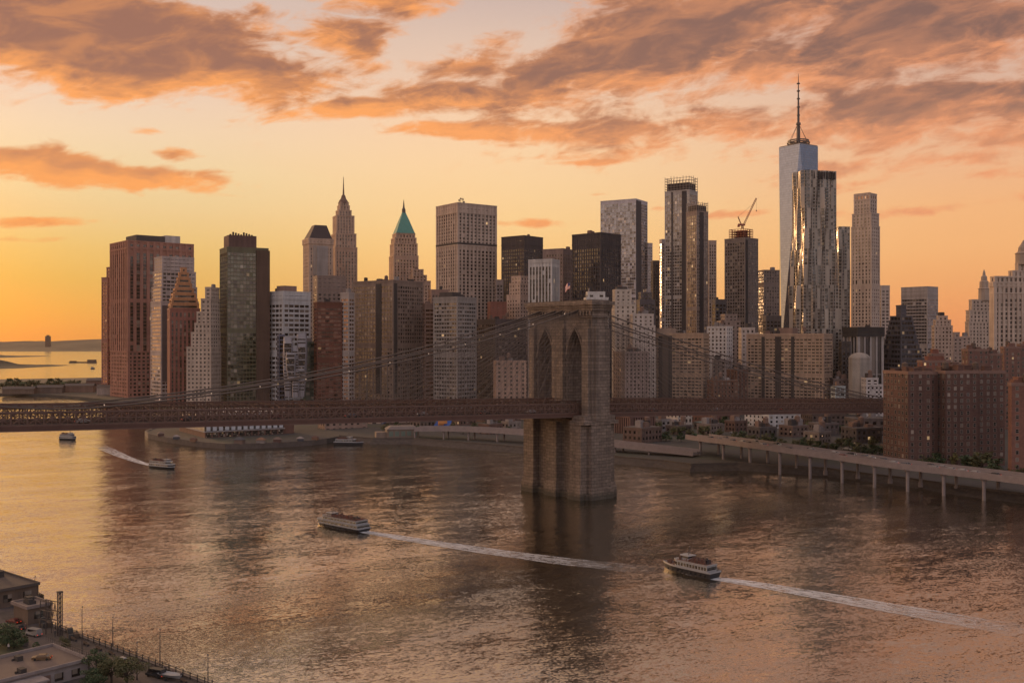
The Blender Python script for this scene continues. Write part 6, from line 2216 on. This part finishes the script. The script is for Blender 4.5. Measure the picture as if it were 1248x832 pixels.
def boat(label, loc, rz, L, Bm, style, seed=1, group='ferries on the river'):
    r = thing('ferry', label, 'boat', loc, rz, group)
    r.scale = (1, 1, .52 if style == 'ferry' else .74)
    rnd = random.Random(seed)
    fb = 1.9 if style == 'ferry' else 2.1
    q = MB()
    r0, r1 = hull_ring(L * .95, Bm * .86, 0, .9), hull_ring(L, Bm, fb, 1.0)
    loft(q, r0, -.6, r1, fb, 0)
    q.face([(*p, fb - .05) for p in r1], 1)
    q.build('hull', [HULLD, DECKM], r)
    q = MB()
    r2 = [(x * 1.004, y * 1.02) for x, y in r1]
    loft(q, r2, fb - .02, r2, fb + .62, 0)
    q.build('bulwark', HULLW, r)
    if style == 'ferry':
        decks = [(-L * .47, L * .36, Bm * .46, fb, 2.5), (-L * .44, L * .26, Bm * .43, fb + 2.75, 2.3)]
    else:
        decks = [(-L * .43, L * .17, Bm * .42, fb, 2.6)]
    zt = fb
    for (x0, x1, hw, z, h) in decks:
        q = MB()
        pl = [(x0, -hw), (x1, -hw), (x1 + hw * .7, -hw * .45), (x1 + hw * .7, hw * .45), (x1, hw), (x0, hw)]
        q.prism(pl, z, z + h * .30)
        q.prism([(x * .999, y * .97) for x, y in pl], z + h * .30, z + h * .78, 1)
        q.prism(pl, z + h * .78, z + h)
        for k in range(11):
            x = x0 + (x1 - x0) * (k + .02) / 10.6
            for s in (-1, 1):
                y0, y1 = sorted((s * hw * .96, s * hw * .995))
                q.box(x - .13, x + .13, y0, y1, z + h * .3, z + h * .78)
        q.build('cabin', [HULLW, BAND], r)
        q = MB()
        q.prism([(x * 1.02, y * 1.05) for x, y in pl], z + h, z + h + .22)
        q.build('deck_edge', HULLW, r)
        zt = z + h + .22
        xa, xb, hwt = x0, x1, hw
    # open upper deck: floor, rails, seats, passengers
    q = MB()
    q.box(xa + .3, xb - .2, -hwt * .95, hwt * .95, zt, zt + .06)
    q.build('upper_deck', DECKM, r)
    q = MB()
    for s in (-1, 1):
        for zz in (.55, 1.05):
            q.bar((xa, s * hwt, zt + zz), (xb, s * hwt, zt + zz), .035)
        for k in range(15):
            x = xa + (xb - xa) * k / 14
            q.bar((x, s * hwt, zt), (x, s * hwt, zt + 1.05), .03)
    q.bar((xa, -hwt, zt + 1.05), (xa, hwt, zt + 1.05), .035)
    q.bar((xb, -hwt, zt + 1.05), (xb, hwt, zt + 1.05), .035)
    q.build('railing', STEEL, r)
    for k in range(7):
        x = xa + 1.5 + (xb - xa - 4) * k / 7
        q = MB()
        q.box(x, x + .5, -hwt * .78, hwt * .78, zt + .35, zt + .47)
        q.box(x - .08, x + .02, -hwt * .78, hwt * .78, zt + .47, zt + .95)
        q.box(x + .1, x + .3, -hwt * .7, -hwt * .6, zt + .06, zt + .35)
        q.box(x + .1, x + .3, hwt * .6, hwt * .7, zt + .06, zt + .35)
        q.build('bench', SEAT, r)
    q = MB()
    for k in range(34):
        figure(q, rnd.uniform(xa + .8, xb - 1), rnd.uniform(-hwt * .85, hwt * .85), zt + .06, rnd.uniform(1.55, 1.8), rnd)
    if style != 'ferry':
        for k in range(14):
            figure(q, rnd.uniform(L * .24, L * .42), rnd.uniform(-Bm * .2, Bm * .2), fb, 1.7, rnd)
    tag(q.build('passengers', CROWD, r), kind='stuff')
    # wheelhouse, mast, funnel, flag
    q = MB()
    wx = xb - L * .07 if style == 'ferry' else xb - L * .13
    q.prism([(wx - 1.6, -1.5), (wx + 1.1, -1.5), (wx + 1.6, -.9), (wx + 1.6, .9), (wx + 1.1, 1.5), (wx - 1.6, 1.5)], zt + .06, zt + 1.0)
    q.prism([(wx - 1.55, -1.45), (wx + 1.05, -1.45), (wx + 1.55, -.87), (wx + 1.55, .87), (wx + 1.05, 1.45), (wx - 1.55, 1.45)], zt + 1.0, zt + 1.75, 1)
    q.prism([(wx - 1.9, -1.7), (wx + 1.3, -1.7), (wx + 1.8, -1), (wx + 1.8, 1), (wx + 1.3, 1.7), (wx - 1.9, 1.7)], zt + 1.75, zt + 2.0)
    q.build('wheelhouse', [HULLW, BAND], r)
    q = MB()
    q.bar((wx - .5, 0, zt + 2.0), (wx - .8, 0, zt + 5.2), .09)
    q.bar((wx - .65, -.9, zt + 3.8), (wx - .65, .9, zt + 3.8), .05)
    q.box(wx - .95, wx - .35, -.6, .6, zt + 2.9, zt + 3.15)
    q.cyl(wx - .8, 0, zt + 5.0, zt + 5.5, .28, .2, 8)
    q.build('mast', STEEL, r)
    q = MB()
    q.box(-L * .38, -L * .31, -.8, .8, zt + .06, zt + 1.6)
    q.cyl(-L * .345, 0, zt + 1.6, zt + 2.3, .3, .26, 8)
    q.build('funnel', HULLD, r)
    q = MB()
    for k in range(9):
        for s in (-1, 1):
            x = -L * .4 + L * .7 * k / 8
            q.cyl(x, s * Bm * .5, .7, 1.3, .22, .22, 8)
    q.build('fender', TYRE, r)
    return r


def foam_material(name, core, soft):
    m, t, b = mat_new(name)
    uv = t.new('ShaderNodeTexCoord').outputs['UV']
    ux, uy, _ = t.sep(uv)              # ux across (-1..1), uy along (0 at the boat .. 1 at the tail)
    p = t.new('ShaderNodeNewGeometry').outputs['Position']
    n1 = t.noise(p, .55, 6, .68, .8)
    n2 = t.noise(t.xyz(t.m('MULTIPLY', ux, 2.6), t.m('MULTIPLY', uy, 16.0), 3.0), 1.0, 5, .62, .9)
    ax = t.m('ABSOLUTE', ux)
    prof = t.m('SUBTRACT', 1.0, t.step(ax, .25, 1.0))
    edge = t.m('MULTIPLY', t.step(ax, .30, .62), t.m('SUBTRACT', 1.0, t.step(ax, .62, .98)))
    streak = t.m('MAXIMUM', t.m('MULTIPLY', edge, .95), t.m('MULTIPLY', prof, core))
    fade = t.m('SUBTRACT', 1.0, t.m('POWER', uy, soft))
    a = t.m('MULTIPLY', streak, fade)
    k = t.m('ADD', t.m('MULTIPLY', n1, .6), t.m('MULTIPLY', n2, .6))
    al = t.m('MULTIPLY', t.step(t.m('MULTIPLY_ADD', k, 2.0, t.m('MULTIPLY', a, .85)), 1.40, 2.2), t.m('MULTIPLY_ADD', t.m('SUBTRACT', 1.0, uy), .60, .26))
    b.inputs['Base Color'].default_value = (.75, .75, .76, 1)
    b.inputs['Roughness'].default_value = .8
    t.put(b.inputs['Alpha'], t.m('MULTIPLY', al, t.m('GREATER_THAN', fade, .001)))
    return m


FOAM = foam_material('wake_foam', .85, 6.0)
FOAM2 = foam_material('faint_wake_foam', .7, .9)


def wake(path, w0, w1, mat, z=.05, name='wake_foam'):
    q = MB()
    pts = [Vector((p[0], p[1], 0)) for p in path]
    tot = sum((b_ - a).length for a, b_ in zip(pts[:-1], pts[1:]))
    dense, acc_ = [], 0
    for a, b_ in zip(pts[:-1], pts[1:]):
        n = max(2, int((b_ - a).length / 3))
        for k in range(n):
            dense.append((a.lerp(b_, k / n), (acc_ + (b_ - a).length * k / n) / tot))
        acc_ += (b_ - a).length
    dense.append((pts[-1], 1.0))
    rows = []
    for i, (p, s) in enumerate(dense):
        d = (dense[min(i + 1, len(dense) - 1)][0] - dense[max(i - 1, 0)][0]).normalized()
        n = Vector((d.y, -d.x, 0))
        w = w0 + (w1 - w0) * s ** .7
        rows.append([(p + n * w * f, f, s) for f in (-1, -.5, 0, .5, 1)])
    for r0, r1 in zip(rows[:-1], rows[1:]):
        for k in range(4):
            c = [r0[k], r1[k], r1[k + 1], r0[k + 1]]
            q.face([(v.x, v.y, z) for v, _, _ in c], 0, [(f, s) for _, f, s in c])
    return tag(q.build(name, mat), kind='stuff')


def heading(a, b_):
    return math.atan2(b_[1] - a[1], b_[0] - a[0])


# middle ferry, heading away to the left
s_, f_ = G(446, 648), G(386, 636.5)
m_ = (s_ + f_) / 2
hd = heading(s_, f_)
boat('double deck ferry with white window bands leaving a foaming wake, left of the bridge tower', (m_.x, m_.y, 0), hd, (s_ - f_).length * .95, 6.2, 'ferry', 1)
wake([s_ - (s_ - f_) * .05, G(520, 660), G(600, 672), G(690, 684), G(806, 696), G(830, 699)], 2.4, 7.0, FOAM)
wake([m_ + Vector((math.cos(hd), math.sin(hd), 0)) * 12 + Vector((-.5, -1.2, 0)), m_ + Vector((0, -3.6, 0)), s_ + Vector((3, -3.2, 0)), s_ + Vector((14, -8, 0))], .7, 1.5, FOAM2, .07)
# right tour boat
s_, f_ = G(873, 705), G(809, 690.5)
m_ = (s_ + f_) / 2
hd = heading(s_, f_)
boat('low tour boat with black hull and white cabin, right of the bridge tower', (m_.x, m_.y, 0), hd, (s_ - f_).length * .97, 5.2, 'tour', 2)
wake([s_ - (s_ - f_) * .06, G(930, 713), G(1010, 727), G(1100, 743), G(1180, 757), G(1330, 783)], 2.4, 8.0, FOAM, .05)
wake([f_ + Vector((1.0, -2.2, 0)), m_ + Vector((0, -3.0, 0)), s_ + Vector((2, -2.6, 0)), s_ + Vector((12, -7, 0))], .8, 1.6, FOAM2, .07)
# left ferry, coming this way
a_, c_ = G(181.5, 567.5), G(216.5, 572.5)
m_ = (a_ + c_) / 2
hd = heading(G(160, 560), G(216, 574))
boat('small two deck ferry with its wake trailing to the left, near the pier', (m_.x, m_.y, 0), -.55, 17.5, 5.4, 'ferry', 3)
wake([a_ + Vector((2, 0, 0)), G(168, 562.5), G(150, 556), G(132, 548), G(112, 540)], 1.8, 6.5, FOAM, .05)
a_, c_ = G(72.5, 534.5), G(94, 536.5)
m_ = (a_ + c_) / 2
boat('smallest ferry on the golden water at the left, below the bridge deck', (m_.x, m_.y, 0), -.35, 12.6, 4.4, 'ferry', 4)
p = G(425, 541.5)
boat('pale vessel moored at the cove right of the glass fronted pier building', (p.x, p.y, 0), -.15, 19, 5.2, 'tour', 6)
p = G(113, 449.5)
boat('tiny boat far out in the bay above the bridge deck', (p.x, p.y, 0), .3, 9.5, 3.4, 'tour', 5)

# ------------------------------------------------------------------ near shore at the lower left: quay road, railing, roofs
D0 = Vector((.765, -.643, 0))                 # along the quay, towards the camera side
A0 = Vector((-100.5, 227.1, 0))               # quay edge at the left of the frame
N0 = Vector((-.643, -.765, 0))                # inland
ZQ = 3.0


def qp(s, t, z=ZQ):
    p = A0 + D0 * s + N0 * t
    return Vector((p.x, p.y, z))


def quay_material():
    m, t, b = mat_new('quay_paving')
    oc = t.new('ShaderNodeTexCoord').outputs['Object']
    n = t.noise(oc, .25, 5, .65)
    n2 = t.noise(oc, 2.2, 4, .6)
    c = t.ramp(n, [(.3, (.042, .034, .031, 1)), (.5, (.07, .056, .05, 1)), (.7, (.10, .08, .073, 1))])
    k = t.m('MULTIPLY_ADD', n2, .7, .65)
    t.put(b.inputs['Base Color'], t.mix(1.0, c, t.xyz(k, k, k), 'MULTIPLY'))
    b.inputs['Roughness'].default_value = .85
    return m


mb = MB()
poly = [qp(-260, -30), qp(-62.8, -15), qp(-27.3, -10), qp(-3, -.3), qp(160, -.3), qp(300, 40), qp(300, 300), qp(-260, 300)]
mb.prism([(p.x, p.y) for p in poly], -2.0, ZQ)
tag(mb.build('quay', quay_material()), kind='structure')
# kerb and road on the quay
mb = MB()
for (s0, t0, s1, t1) in ((-90, 4.6, -4, 4.6), (-4, 4.6, 8, 5.2), (8, 5.2, 120, 2.6)):
    a, b_ = qp(s0, t0), qp(s1, t1)
    c_, d_ = qp(s1, t1 + 5.6), qp(s0, t0 + 5.6)
    mb.face([(v.x, v.y, ZQ + .02) for v in (d_, c_, b_, a)])
tag(mb.build('road', plain('quay_road', (.105, .085, .077), .9, var=.25, scale=.15)), kind='structure')
mb = MB()
a, b_ = qp(-200, .0), qp(200, .0)
for (s0, s1, t0, t1, z0, z1) in ((-3, 160, -.35, .5, ZQ + .001, ZQ + .28),):
    pl = [qp(s0, t0), qp(s1, t0), qp(s1, t1), qp(s0, t1)]
    mb.prism([(p.x, p.y) for p in pl], -2, z1)
tag(mb.build('kerb', plain('kerb_stone', (.17, .14, .125), .9)), kind='structure')
# grass bed with the dark hedge at the left
mb = MB()
pl = [qp(-26, 12.2), qp(14, 12.0), qp(20, 14), qp(18, 26), qp(-26, 30)]
mb.prism([(p.x, p.y) for p in pl], ZQ - .1, ZQ + .14)
tag(mb.build('lawn', plain('lawn_soil', (.05, .055, .03), .95, var=.5)), kind='structure')

QR = math.atan2(D0.y, D0.x)
# railing along the quay: one fence
fr = thing('quay_railing', 'long dark railing along the quay edge at the lower left', 'railing', qp(0, .6), QR)
RM = plain('railing_iron', (.035, .030, .028), .6)
post, rails, bal = MB(), MB(), MB()
post.box(-.07, .07, -.07, .07, 0, 1.35)
post.cyl(0, 0, 1.35, 1.5, .09, .05, 6)
pm = post.build('post', RM, fr, loc=(0, 0, 0))
s = 2.4
while s < 90:
    o = pm.copy()
    o.location = (s, 0, 0)
    COL.objects.link(o)
    s += 2.4
for z in (.25, .75, 1.25):
    rails.bar((0, 0, z), (150, 0, z), .045)
s = 0.0
while s < 150:
    bal.bar((s, 0, .25), (s, 0, 1.25), .022, 3)
    s += .3
rails.build('rail', RM, fr)
tag(bal.build('baluster', RM, fr), kind='stuff')

# rail along the outer platform edge
pr_ = thing('platform_railing', 'dark railing round the outer platform beyond the sheds at the left', 'railing', (0, 0, 0))
q, q2 = MB(), MB()
line = [qp(-80, -17.2), qp(-62.8, -14.6), qp(-27.4, -9.6), qp(-3, .4), qp(0, .6)]
for a, b_ in zip(line[:-1], line[1:]):
    for z in (.3, .8, 1.25):
        q.bar(a + Vector((0, 0, z)), b_ + Vector((0, 0, z)), .05)
    n = max(1, int((b_ - a).length / 1.2))
    for k in range(n):
        p = a.lerp(b_, k / n)
        q2.bar(p, p + Vector((0, 0, 1.35)), .06)
q.build('rail', RM, pr_)
tag(q2.build('post', RM, pr_), kind='stuff')
# lamp posts on the quay
for (u, vb, h, lab) in ((100, 800, 9.6, 'tall thin lamp post on the quay left of the trees'), (137.5, 787, 5.6, 'short lamp post by the railing, second of the row'), (195, 812, 6.8, 'lamp post by the railing above the dark parked car'), (253.5, 838, 5.6, 'lamp post by the railing at the bottom, rightmost of the row'), (167, 828, 6.5, 'lamp post in front of the trees'), (42.5, 727, 4.6, 'slim lamp post at the corner of the upper shed')):
    lamp(lab, G(u, vb, ZQ), h, QR + 2.6, False, 'lamp posts on the near quay', .9)

# sheds on the left: long flat roofed hall and a smaller one with a pale roof
SH = W((.12, .085, .064))


def shed(label, s0, s1, t0, t1, h, roofcol, wallc, bays, name='quay_shed'):
    p = qp(s0, t0)
    r = thing(name, label, 'building', p, QR)
    L, D = s1 - s0, t1 - t0
    q = MB()
    # local: x along the quay, y towards the water is +, so the body lies at y from -D to 0
    q.box(0, L, -D, 0, 0, h)
    for k in range(bays + 1):
        x = L * k / bays
        q.box(x - .2, x + .2, 0, .25, 0, h - .1)
    q.build('wall', wallc, r)
    q = MB()
    q.box(-.5, L + .5, -D - .5, .5, h, h + .25)
    for (x0, x1, y0, y1) in ((-.5, L + .5, .2, .5), (-.5, L + .5, -D - .5, -D - .2), (-.5, -.2, -D - .2, .2), (L + .2, L + .5, -D - .2, .2)):
        q.box(x0, x1, y0, y1, h + .25, h + .7)
    q.build('roof', roofcol, r)
    for k in range(bays):
        x = L * (k + .5) / bays
        q = MB()
        q.box(x - L / bays * .3, x + L / bays * .3, 0, .08, h * .3, h * .75)
        q.build('window', glassmat((.03, .025, .022), .0, 1.6), r)
    for k in range(int(D / 3.5)):
        y = -D + D * (k + .5) / int(D / 3.5)
        q = MB()
        q.box(L, L + .08, y - 1.0, y + 1.0, h * .3, h * .75)
        q.build('window', glassmat((.03, .025, .022), .0, 1.6), r)
    rr = random.Random(len(label))
    for k in range(5):
        x, y = rr.uniform(1, L - 2.5), rr.uniform(-D + 1, -2.5)
        q = MB()
        q.box(x, x + rr.uniform(.8, 2.2), y, y + rr.uniform(.8, 1.6), h + .25, h + rr.uniform(.9, 1.8))
        q.build('roof_unit', plain('roof_plant', (.05, .043, .04), .9), r)
    return r, L, D


PALER = plain('pale_roof', (.19, .15, .135), .8, var=.2)
TANR = plain('tan_roof', (.145, .11, .094), .85, var=.25, scale=.2)
shed('long dark roofed shed along the quay at the left edge', -64, -27, -8.0, 1.5, 4.0, plain('dark_roof', (.085, .068, .06), .9), SH, 7)
sr, L_, D_ = shed('small shed with a pale flat roof, in front of the dark roofed one', -14.5, -7.5, -1.6, 3.2, 3.6, PALER, SH, 3)
# scaffold gantry beside the shed
gr = thing('loading_gantry', 'dark steel gantry with a tall mast standing at the quay edge', 'gantry', qp(6.1, 2.6), QR)
q = MB()
for (x, y) in ((-.35, -.35), (.35, -.35), (.35, .35), (-.35, .35)):
    q.bar((x, y, 0), (x, y, 9.4), .12)
for k in range(9):
    z = .6 + k
    q.bar((-.35, -.35, z), (.35, .35, z + .9), .06)
    q.bar((.35, -.35, z), (-.35, .35, z + .9), .06)
q.box(-.5, .5, -.5, .5, 9.3, 9.6)
q.build('mast', STEEL, gr)
q = MB()
for z in (3.2, 5.2, 7.2):
    q.bar((-.3, 0, z), (-6.0, -.2, z - .3), .10)
    q.bar((-.3, -1.2, z), (-6.0, -1.4, z - .3), .10)
for k in range(6):
    q.bar((-1 - k, -.1, 2.9), (-1 - k, -.1, 7.0), .06)
    q.bar((-1 - k, -.1, 3.1 + (k % 2) * 3.8), (-2 - k, -.1, 7.0 - (k % 2) * 3.9), .06)
for x in (-6.0, -3.4):
    q.bar((x, -.2, 0), (x, -.2, 7.0), .10)
    q.bar((x, -1.4, 0), (x, -1.4, 7.0), .10)
q.build('frame', STEEL, gr)
# roof deck building at the bottom left
RS0, RS1, RT = 22.0, 36.1, 11.9
cc = qp(RS1, RT)
rb_ = thing('parking_deck', 'low white walled building with a flat tan roof deck and a parked car', 'building', cc, QR)
zr, RL, RD = 2.7, RS1 - RS0, 40.0       # local: x along the quay (building lies at x<0), y<0 inland
q = MB()
q.box(-RL, 0, -RD, 0, -.5, zr)
q.build('wall', W((.24, .205, .195)), rb_)
q = MB()
q.box(-RL - .3, .3, -RD, .3, zr, zr + .2)
q.build('roof', TANR, rb_)
for (x0, x1, y0, y1) in ((0.0, .3, -RD, .3), (-RL - .3, -RL, -RD, .3), (-RL, 0, 0, .3)):
    q = MB()
    q.box(x0, x1, y0, y1, zr + .2, zr + .75)
    q.build('parapet', W((.22, .185, .175)), rb_)
q = MB()
q.box(0.02, 3.6, -24, -9.5, -.5, zr - .5)
q.box(-.0 + .02, 3.9, -24.3, -9.2, zr - .5, zr - .2)
q.build('side_wing', W((.24, .205, .195)), rb_)
for y in (-2.4, -5.6):
    q = MB()
    q.box(0, .09, y - .8, y + .8, .5, 1.9)
    q.build('window', glassmat((.03, .025, .022), .0, 1.6), rb_)
q = MB()
q.box(0, .1, -8.4, -7.2, 0, 2.0)
q.build('door', W('brown'), rb_)
q = MB()
for k in range(20):
    q.bar((-k * .9, .15, zr + .75), (-k * .9, .15, zr + 1.7), .04)
q.bar((-RL, .15, zr + 1.7), (0, .15, zr + 1.7), .05)
q.bar((-RL, .15, zr + 1.25), (0, .15, zr + 1.25), .04)
q.build('railing', STEEL, rb_)
for k, (x, y) in enumerate(((-3, -12), (-11, -9), (-11.5, -22), (-4, -27))):
    q = MB()
    q.box(x, x + 1.6, y, y + 1.1, zr + .2, zr + 1.1)
    q.box(x + .2, x + .5, y - .5, y, zr + .2, zr + .6)
    q.build('roof_unit', plain('roof_plant', (.05, .043, .04), .9), rb_)
pw = G(51, 803.5, ZQ + zr + .2)
car('orange brown car parked alone on the flat tan roof deck', pw, R(8), 6, 0, 'cars on the near quay').scale = (.74, .74, .74)
# cars along the quay road
for (u, v, rz, pc, kd, lab) in ((41, 774, QR + .2, 4, 1, 'pale van on the quay road, nearest of the three vehicles'), (22, 767, QR + .25, 1, 0, 'black car on the quay road behind the pale van'), (16.5, 759, QR + .3, 3, 0, 'dark red car on the quay road, farthest of the three vehicles'),
                                (148, 807, QR, 0, 0, 'silver car parked on the quay beside the trees'), (190, 824, QR + .25, 1, 1, 'black van parked by the railing near the bottom')):
    car(lab, G(u, v, ZQ + .03), rz, pc, kd, 'cars on the near quay').scale = (.74, .74, .74)
# dinghy on a trailer beside the van
p = G(208, 828, ZQ)
dg = thing('dinghy', 'small pale dinghy on a trailer beside the black van', 'boat', p, QR + .3)
q = MB()
r0, r1 = hull_ring(4.4, 1.3, 0, .6), hull_ring(5.0, 1.9, .7, 1.0)
loft(q, [(x, y * .5) for x, y in r0], .5, r1, 1.2)
q.face([(x * .96, y * .9, 1.0) for x, y in r1])
q.build('hull', HULLW, dg)
q = MB()
q.box(-2.2, 2.6, -.08, .08, .35, .47)
q.box(-.5, -.3, -.9, .9, .3, .45)
q.build('trailer', STEEL, dg)
for s in (-1, 1):
    q = MB()
    m_ = 10
    ra = [(-.4 + .3 * math.cos(2 * math.pi * k / m_), .3 + .3 * math.sin(2 * math.pi * k / m_)) for k in range(m_)]
    y0, y1 = s * .85, s * 1.02
    q.face([(x, y0, z) for x, z in ra])
    q.face([(x, y1, z) for x, z in ra])
    for k in range(m_):
        j = (k + 1) % m_
        q.face([(ra[k][0], y0, ra[k][1]), (ra[j][0], y0, ra[j][1]), (ra[j][0], y1, ra[j][1]), (ra[k][0], y1, ra[k][1])])
    q.build('wheel', TYRE, dg)

# trees and hedges
for (u, v, h, w, kd, sd, lab) in ((119, 826, 5.8, 6.4, 1, 11, 'dark green tree against the white wall of the roof deck building'), (136, 832, 5.4, 6.0, 0, 12, 'middle tree of the clump by the white wall'), (155, 836, 5.6, 7.0, 0, 13, 'olive tree on the right of the clump by the white wall'), (112, 838, 4.0, 5.0, 1, 14, 'low bushy tree at the bottom of the clump'),
                                  (8, 787, 5.0, 7.5, 1, 15, 'dark tree on the lawn at the left edge'), (17, 790, 4.4, 6.0, 1, 16, 'dark bush tree on the lawn, right of the left edge one'), (79, 793, 3.4, 2.8, 0, 17, 'small round tree at the roof deck corner')):
    tree(lab, G(u, v, ZQ), h, w, kd, 2600, sd, .21, 'trees on the near quay')


rk = random.Random(6)
for k, (sx, tx, lab) in enumerate(((-30, -8.5, 'dark crate stack on the outer platform nearest its corner'), (-24, -6.5, 'dark crate stack between the platform corner and the small shed'), (-18.5, -5.0, 'dark crate stack just behind the small shed'), (-4, 1.6, 'dark crate stack between the small shed and the gantry'), (9, 1.8, 'dark crate stack right of the gantry'))):
    r = thing('crate_stack', lab, 'crates', qp(sx, tx), QR + rk.uniform(-.3, .3), 'crate stacks by the quay edge')
    for j in range(5):
        q = MB()
        x, y, z = (j % 2) * 1.25 - .6, (j // 2 % 2) * 1.1 - .5, (j // 4) * 1.02
        q.box(x, x + 1.15, y, y + 1.0, z, z + 1.0)
        q.box(x - .03, x + 1.18, y - .03, y + 1.03, z + .42, z + .54)
        q.build('crate', plain('crate_wood_%d' % (j % 3), [(.10, .07, .05), (.06, .055, .05), (.14, .10, .075)][j % 3], .9), r)
bench_ = None
for k in range(9):
    p = qp(12 + k * 5.2, 2.4)
    if bench_ is None:
        bench_ = thing('park_bench', 'slatted bench facing the quay railing, one of a row', 'bench', p, QR, 'benches along the quay railing')
        q = MB()
        for j in range(4):
            q.box(-.9, .9, -.25 + j * .13, -.15 + j * .13, .42, .46)
        q.build('seat', plain('bench_wood', (.10, .07, .05), .9), bench_)
        q = MB()
        for j in range(3):
            q.box(-.9, .9, -.32, -.28, .56 + j * .14, .66 + j * .14)
        q.build('backrest', plain('bench_wood', (.10, .07, .05), .9), bench_)
        for x in (-.75, .75):
            q = MB()
            q.box(x - .04, x + .04, -.3, .25, 0, .42)
            q.build('leg', STEEL, bench_)
    else:
        c_ = copy_tree(bench_)
        c_.location = p
for k in range(7):
    p = qp(-6 + k * 6.5, 10.6 + (k % 2) * .6)
    pl_ = thing('planter', 'square planter with a dark clipped shrub beside the quay road, one of a row', 'planter', p, QR, 'planters beside the quay road')
    q = MB()
    q.prism([(-.55, -.55), (.55, -.55), (.55, .55), (-.55, .55)], 0, .7, scale=1.15)
    q.build('box', plain('planter_concrete', (.13, .11, .10), .9), pl_)
    q = MB()
    rp_ = random.Random(k)
    for j in range(260):
        v = Vector((rp_.gauss(0, 1), rp_.gauss(0, 1), rp_.gauss(0, 1))).normalized() * rp_.uniform(.3, .85) ** .5 * .8
        c0 = v + Vector((0, 0, 1.25))
        s_ = Vector((rp_.gauss(0, 1), rp_.gauss(0, 1), rp_.gauss(0, 1))).normalized() * .14
        u_ = s_.cross(Vector((rp_.gauss(0, 1), rp_.gauss(0, 1), rp_.gauss(0, 1)))).normalized() * .09
        q.face([c0 - s_, c0 - u_, c0 + s_, c0 + u_])
    q.build('foliage', LEAF[k % 2], pl_)
# people on the quay: one continuous body each
SKIN = plain('skin', (.30, .18, .13), .7, var=.03)


def person(label, p, rz, coat, legs, h=1.74, stride=.12):
    r = thing('person', label, 'person', p, rz, 'people on the near quay')
    vs = [(0, 0, .95), (0, 0, 1.2), (0, 0, 1.42), (0, 0, 1.53), (0, .02, 1.66),
          (.17, 0, 1.40), (.24, .03, 1.12), (.22, .10, .88), (-.17, 0, 1.40), (-.24, -.02, 1.12), (-.22, .04, .88),
          (.09, 0, .90), (.10, stride * .5, .50), (.10, stride, .08), (.10, stride + .13, .04), (-.09, 0, .90), (-.10, -stride * .4, .50), (-.10, -stride, .08), (-.10, -stride + .13, .04)]
    es = [(0, 1), (1, 2), (2, 3), (3, 4), (2, 5), (5, 6), (6, 7), (2, 8), (8, 9), (9, 10), (0, 11), (11, 12), (12, 13), (13, 14), (0, 15), (15, 16), (16, 17), (17, 18)]
    rad = [.15, .15, .15, .06, .11, .07, .05, .04, .07, .05, .04, .095, .07, .05, .04, .095, .07, .05, .04]
    k = h / 1.77
    me = bpy.data.meshes.new('body')
    me.from_pydata([tuple(c_ * k for c_ in v) for v in vs], es, [])
    o = bpy.data.objects.new('body', me)
    COL.objects.link(o)
    o.parent = r
    sm = o.modifiers.new('skin', 'SKIN')
    for i, rr in enumerate(rad):
        me.skin_vertices[0].data[i].radius = (rr * k, rr * k * .85)
    me.skin_vertices[0].data[0].use_root = True
    ss = o.modifiers.new('smooth', 'SUBSURF')
    ss.levels = ss.render_levels = 1
    m, t, b = mat_new('clothes')
    z = t.sep(t.new('ShaderNodeTexCoord').outputs['Object'])[2]
    c1_ = t.mix(t.m('GREATER_THAN', z, .92 * k), (*legs, 1), (*coat, 1))
    c2_ = t.mix(t.m('GREATER_THAN', z, 1.50 * k), c1_, (.30, .18, .13, 1))
    t.put(b.inputs['Base Color'], t.mix(t.m('GREATER_THAN', z, 1.69 * k), c2_, (.03, .02, .015, 1)))
    b.inputs['Roughness'].default_value = .8
    me.materials.append(m)
    return r


for (u, v, coat, legs, lab) in ((201.5, 821, (.05, .045, .05), (.03, .03, .04), 'person in a dark coat standing at the railing'), (211, 824.5, (.16, .10, .08), (.04, .04, .05), 'person in a brown jacket beside the dinghy'), (221, 829, (.04, .04, .05), (.05, .05, .06), 'person in black near the railing end, bottom of the quay'),
                                (10.5, 793, (.42, .38, .36), (.04, .04, .05), 'person in a white top on the lawn path at the left'), (67, 776, (.06, .05, .05), (.03, .03, .03), 'person in dark clothes under the gantry mast'), (31, 768, (.14, .08, .06), (.05, .05, .05), 'person in a brown top walking on the quay road')):
    person(lab, G(u, v, ZQ + .02), random.uniform(0, 6.2), coat, legs)
